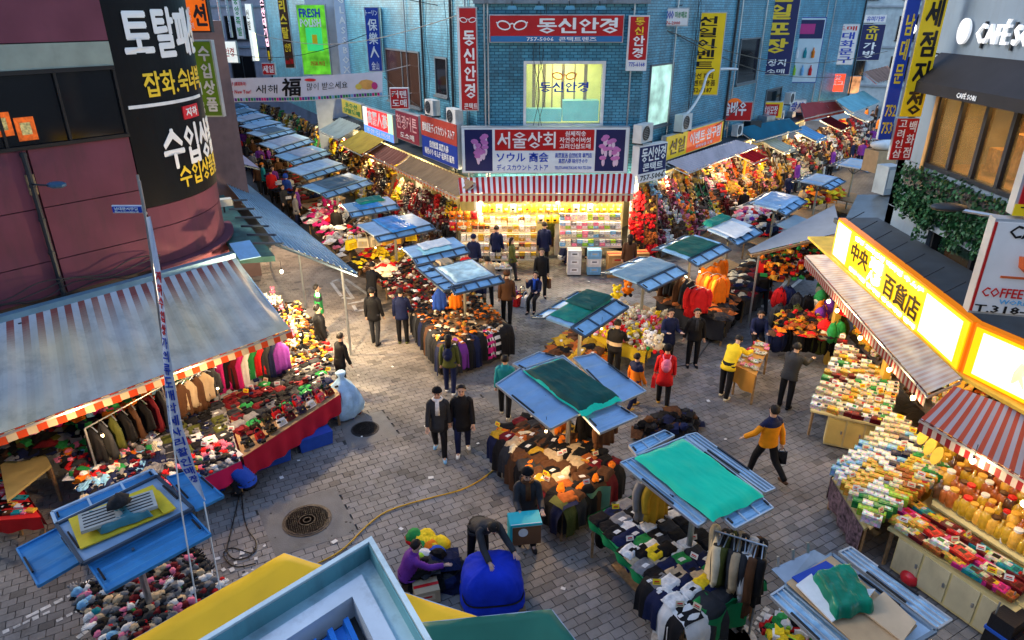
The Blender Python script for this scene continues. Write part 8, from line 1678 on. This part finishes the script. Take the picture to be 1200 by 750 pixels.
# overhead wires
M_wire = M_black; k = 0
for a, b, sag in ((PY(560, 10, 25), PY(300, 40, 42), .8), (PY(740, 20, 25.2), PY(1040, 60, 40), 1.0), (PY(480, 0, 28), PY(800, 6, 27), .5), (PY(800, 150, 28), PY(868, 122, 31), .5), (PY(430, 40, 33), PY(250, 60, 36), .6), (PY(740, 10, 25.2), PY(985, 90, 38), .8), (PY(566, 150, 25.2), PY(450, 90, 30), .5)):
    pts = [a.lerp(b, i / 10) - Vector((0, 0, sag * math.sin(math.pi * i / 10))) for i in range(11)]; MB().tube(pts, .018, 4).obj('overhead_wire', M_wire, label=('black overhead wire crossing from the tall red sign', 'black wire along the right lane facade', 'black wire across the top above the optician sign', 'wire looping over the toy shop roof', 'wire above the new year banner', 'wire sloping to the right lane shop roofs', 'wire running along the left lane facade')[k], cat='wire'); k += 1
wp_ = MB().tube(smooth_path([PY(795, 138, 27), PY(808, 130, 27.3), PY(822, 108, 28), PY(830, 86, 28.5), PY(845, 81, 29.2), PY(864, 81, 30)], 5), .05, 6).obj('flue_pipe', M_white, label='white bent pipe on the blue wall right of the yellow sign', cat='pipe', smooth=True)
# spotlights above the optician sign
for i, x in enumerate((600, 632, 668, 704)):
    c = PY(x, 9, 24.7); o = thing('spotlight', '%s small blue spotlight above the wide optician sign' % ('first', 'second', 'third', 'fourth')[i], 'lamp', tuple(c), 0, 'spotlights above the optician sign'); MB().box((0, 0, 0), (.34, .22, .12), taper=.7).obj('lamp_head', mat('spot_blue', (.08, .25, .35), rough=.3), o); MB().tube([(0, .1, 0), (0, .55, .3)], .02, 5).obj('arm', M_dark, o)
# roofs over the shops beside the signs
for (w, u0, u1, l) in ((CR, .8, 20, 'grey sheet roof with clutter over the right lane shops'), (CL, 17, 32, 'dark sheet roof over the left lane shops')):
    o = thing('shop_roof', l, 'roof', tuple(w.p(u0, 3.3))); m = MB().prism([w.p(u0, 3.55, 0) - Vector(o.location), w.p(u1, 3.55, 0) - Vector(o.location), w.p(u1, 3.4, .75) - Vector(o.location), w.p(u0, 3.4, .75) - Vector(o.location)], .08); m.obj('roof_sheet', mat('grey_roof'), o)
rr_ = random.Random(3)
for i in range(3, 9):
    u = 3 + i * 1.9; c = CR.p(u, 3.6, .4); s_ = rr_.uniform(.3, .6)
    if i % 3 == 0: ac_unit(tuple(c), math.atan2(CR.d.y, CR.d.x), 'grimy air conditioner number on the right lane shop roof'.replace('number ', '') + (' beside the round emblem', ' above the red awning', ' near the far end')[i // 3 % 3], .8)
    else: MB().box((0, 0, s_ / 2), (s_ * 1.4, s_, s_), rr_.random()).obj('roof_box', M_steel if i % 2 else M_dark, loc=tuple(c), label='%s metal box on the right lane shop roof' % ('small', 'dark', 'rusty', 'pale', 'larger dark', 'larger grey', 'low', 'far dark', 'farthest')[i], cat='box')

rc = random.Random(77)
PCM = [MB().box((0, 0, .05), (.13, .006, .09), col=PAL[c]).box((0, -.004, .055), (.08, .002, .02), col=PAL['red' if c != 'red' else 'white']).box((0, -.004, .03), (.09, .002, .01), col=PAL['black']).mesh('price_card', M_plain) for c in ('white', 'yellow', 'white', 'cream')]
def cards(q, n, place, dz=.12):
    for i in range(n):
        o = link('price_card', PCM[i % 4], None, 'small handwritten price card standing ' + place, 'price card', 'price cards ' + place); o.location = bil(q, rc.random(), rc.random()) + Vector((0, 0, dz)); o.rotation_euler = (-.4, 0, rc.uniform(-.8, .5)); o.scale = (.95,) * 3
cards(q1, 14, 'on the sloping ginseng rack', .16); cards(q2, 16, 'among the white and green boxes', .17); cards(q3, 12, 'on the bottom right counter', .2); cards(T1b, 8, 'on the crimson table'); cards(T5, 8, 'on the shirt table'); cards(T6, 8, 'on the brown clothes table'); cards(T1a, 8, 'on the pink table')
flush_texts()
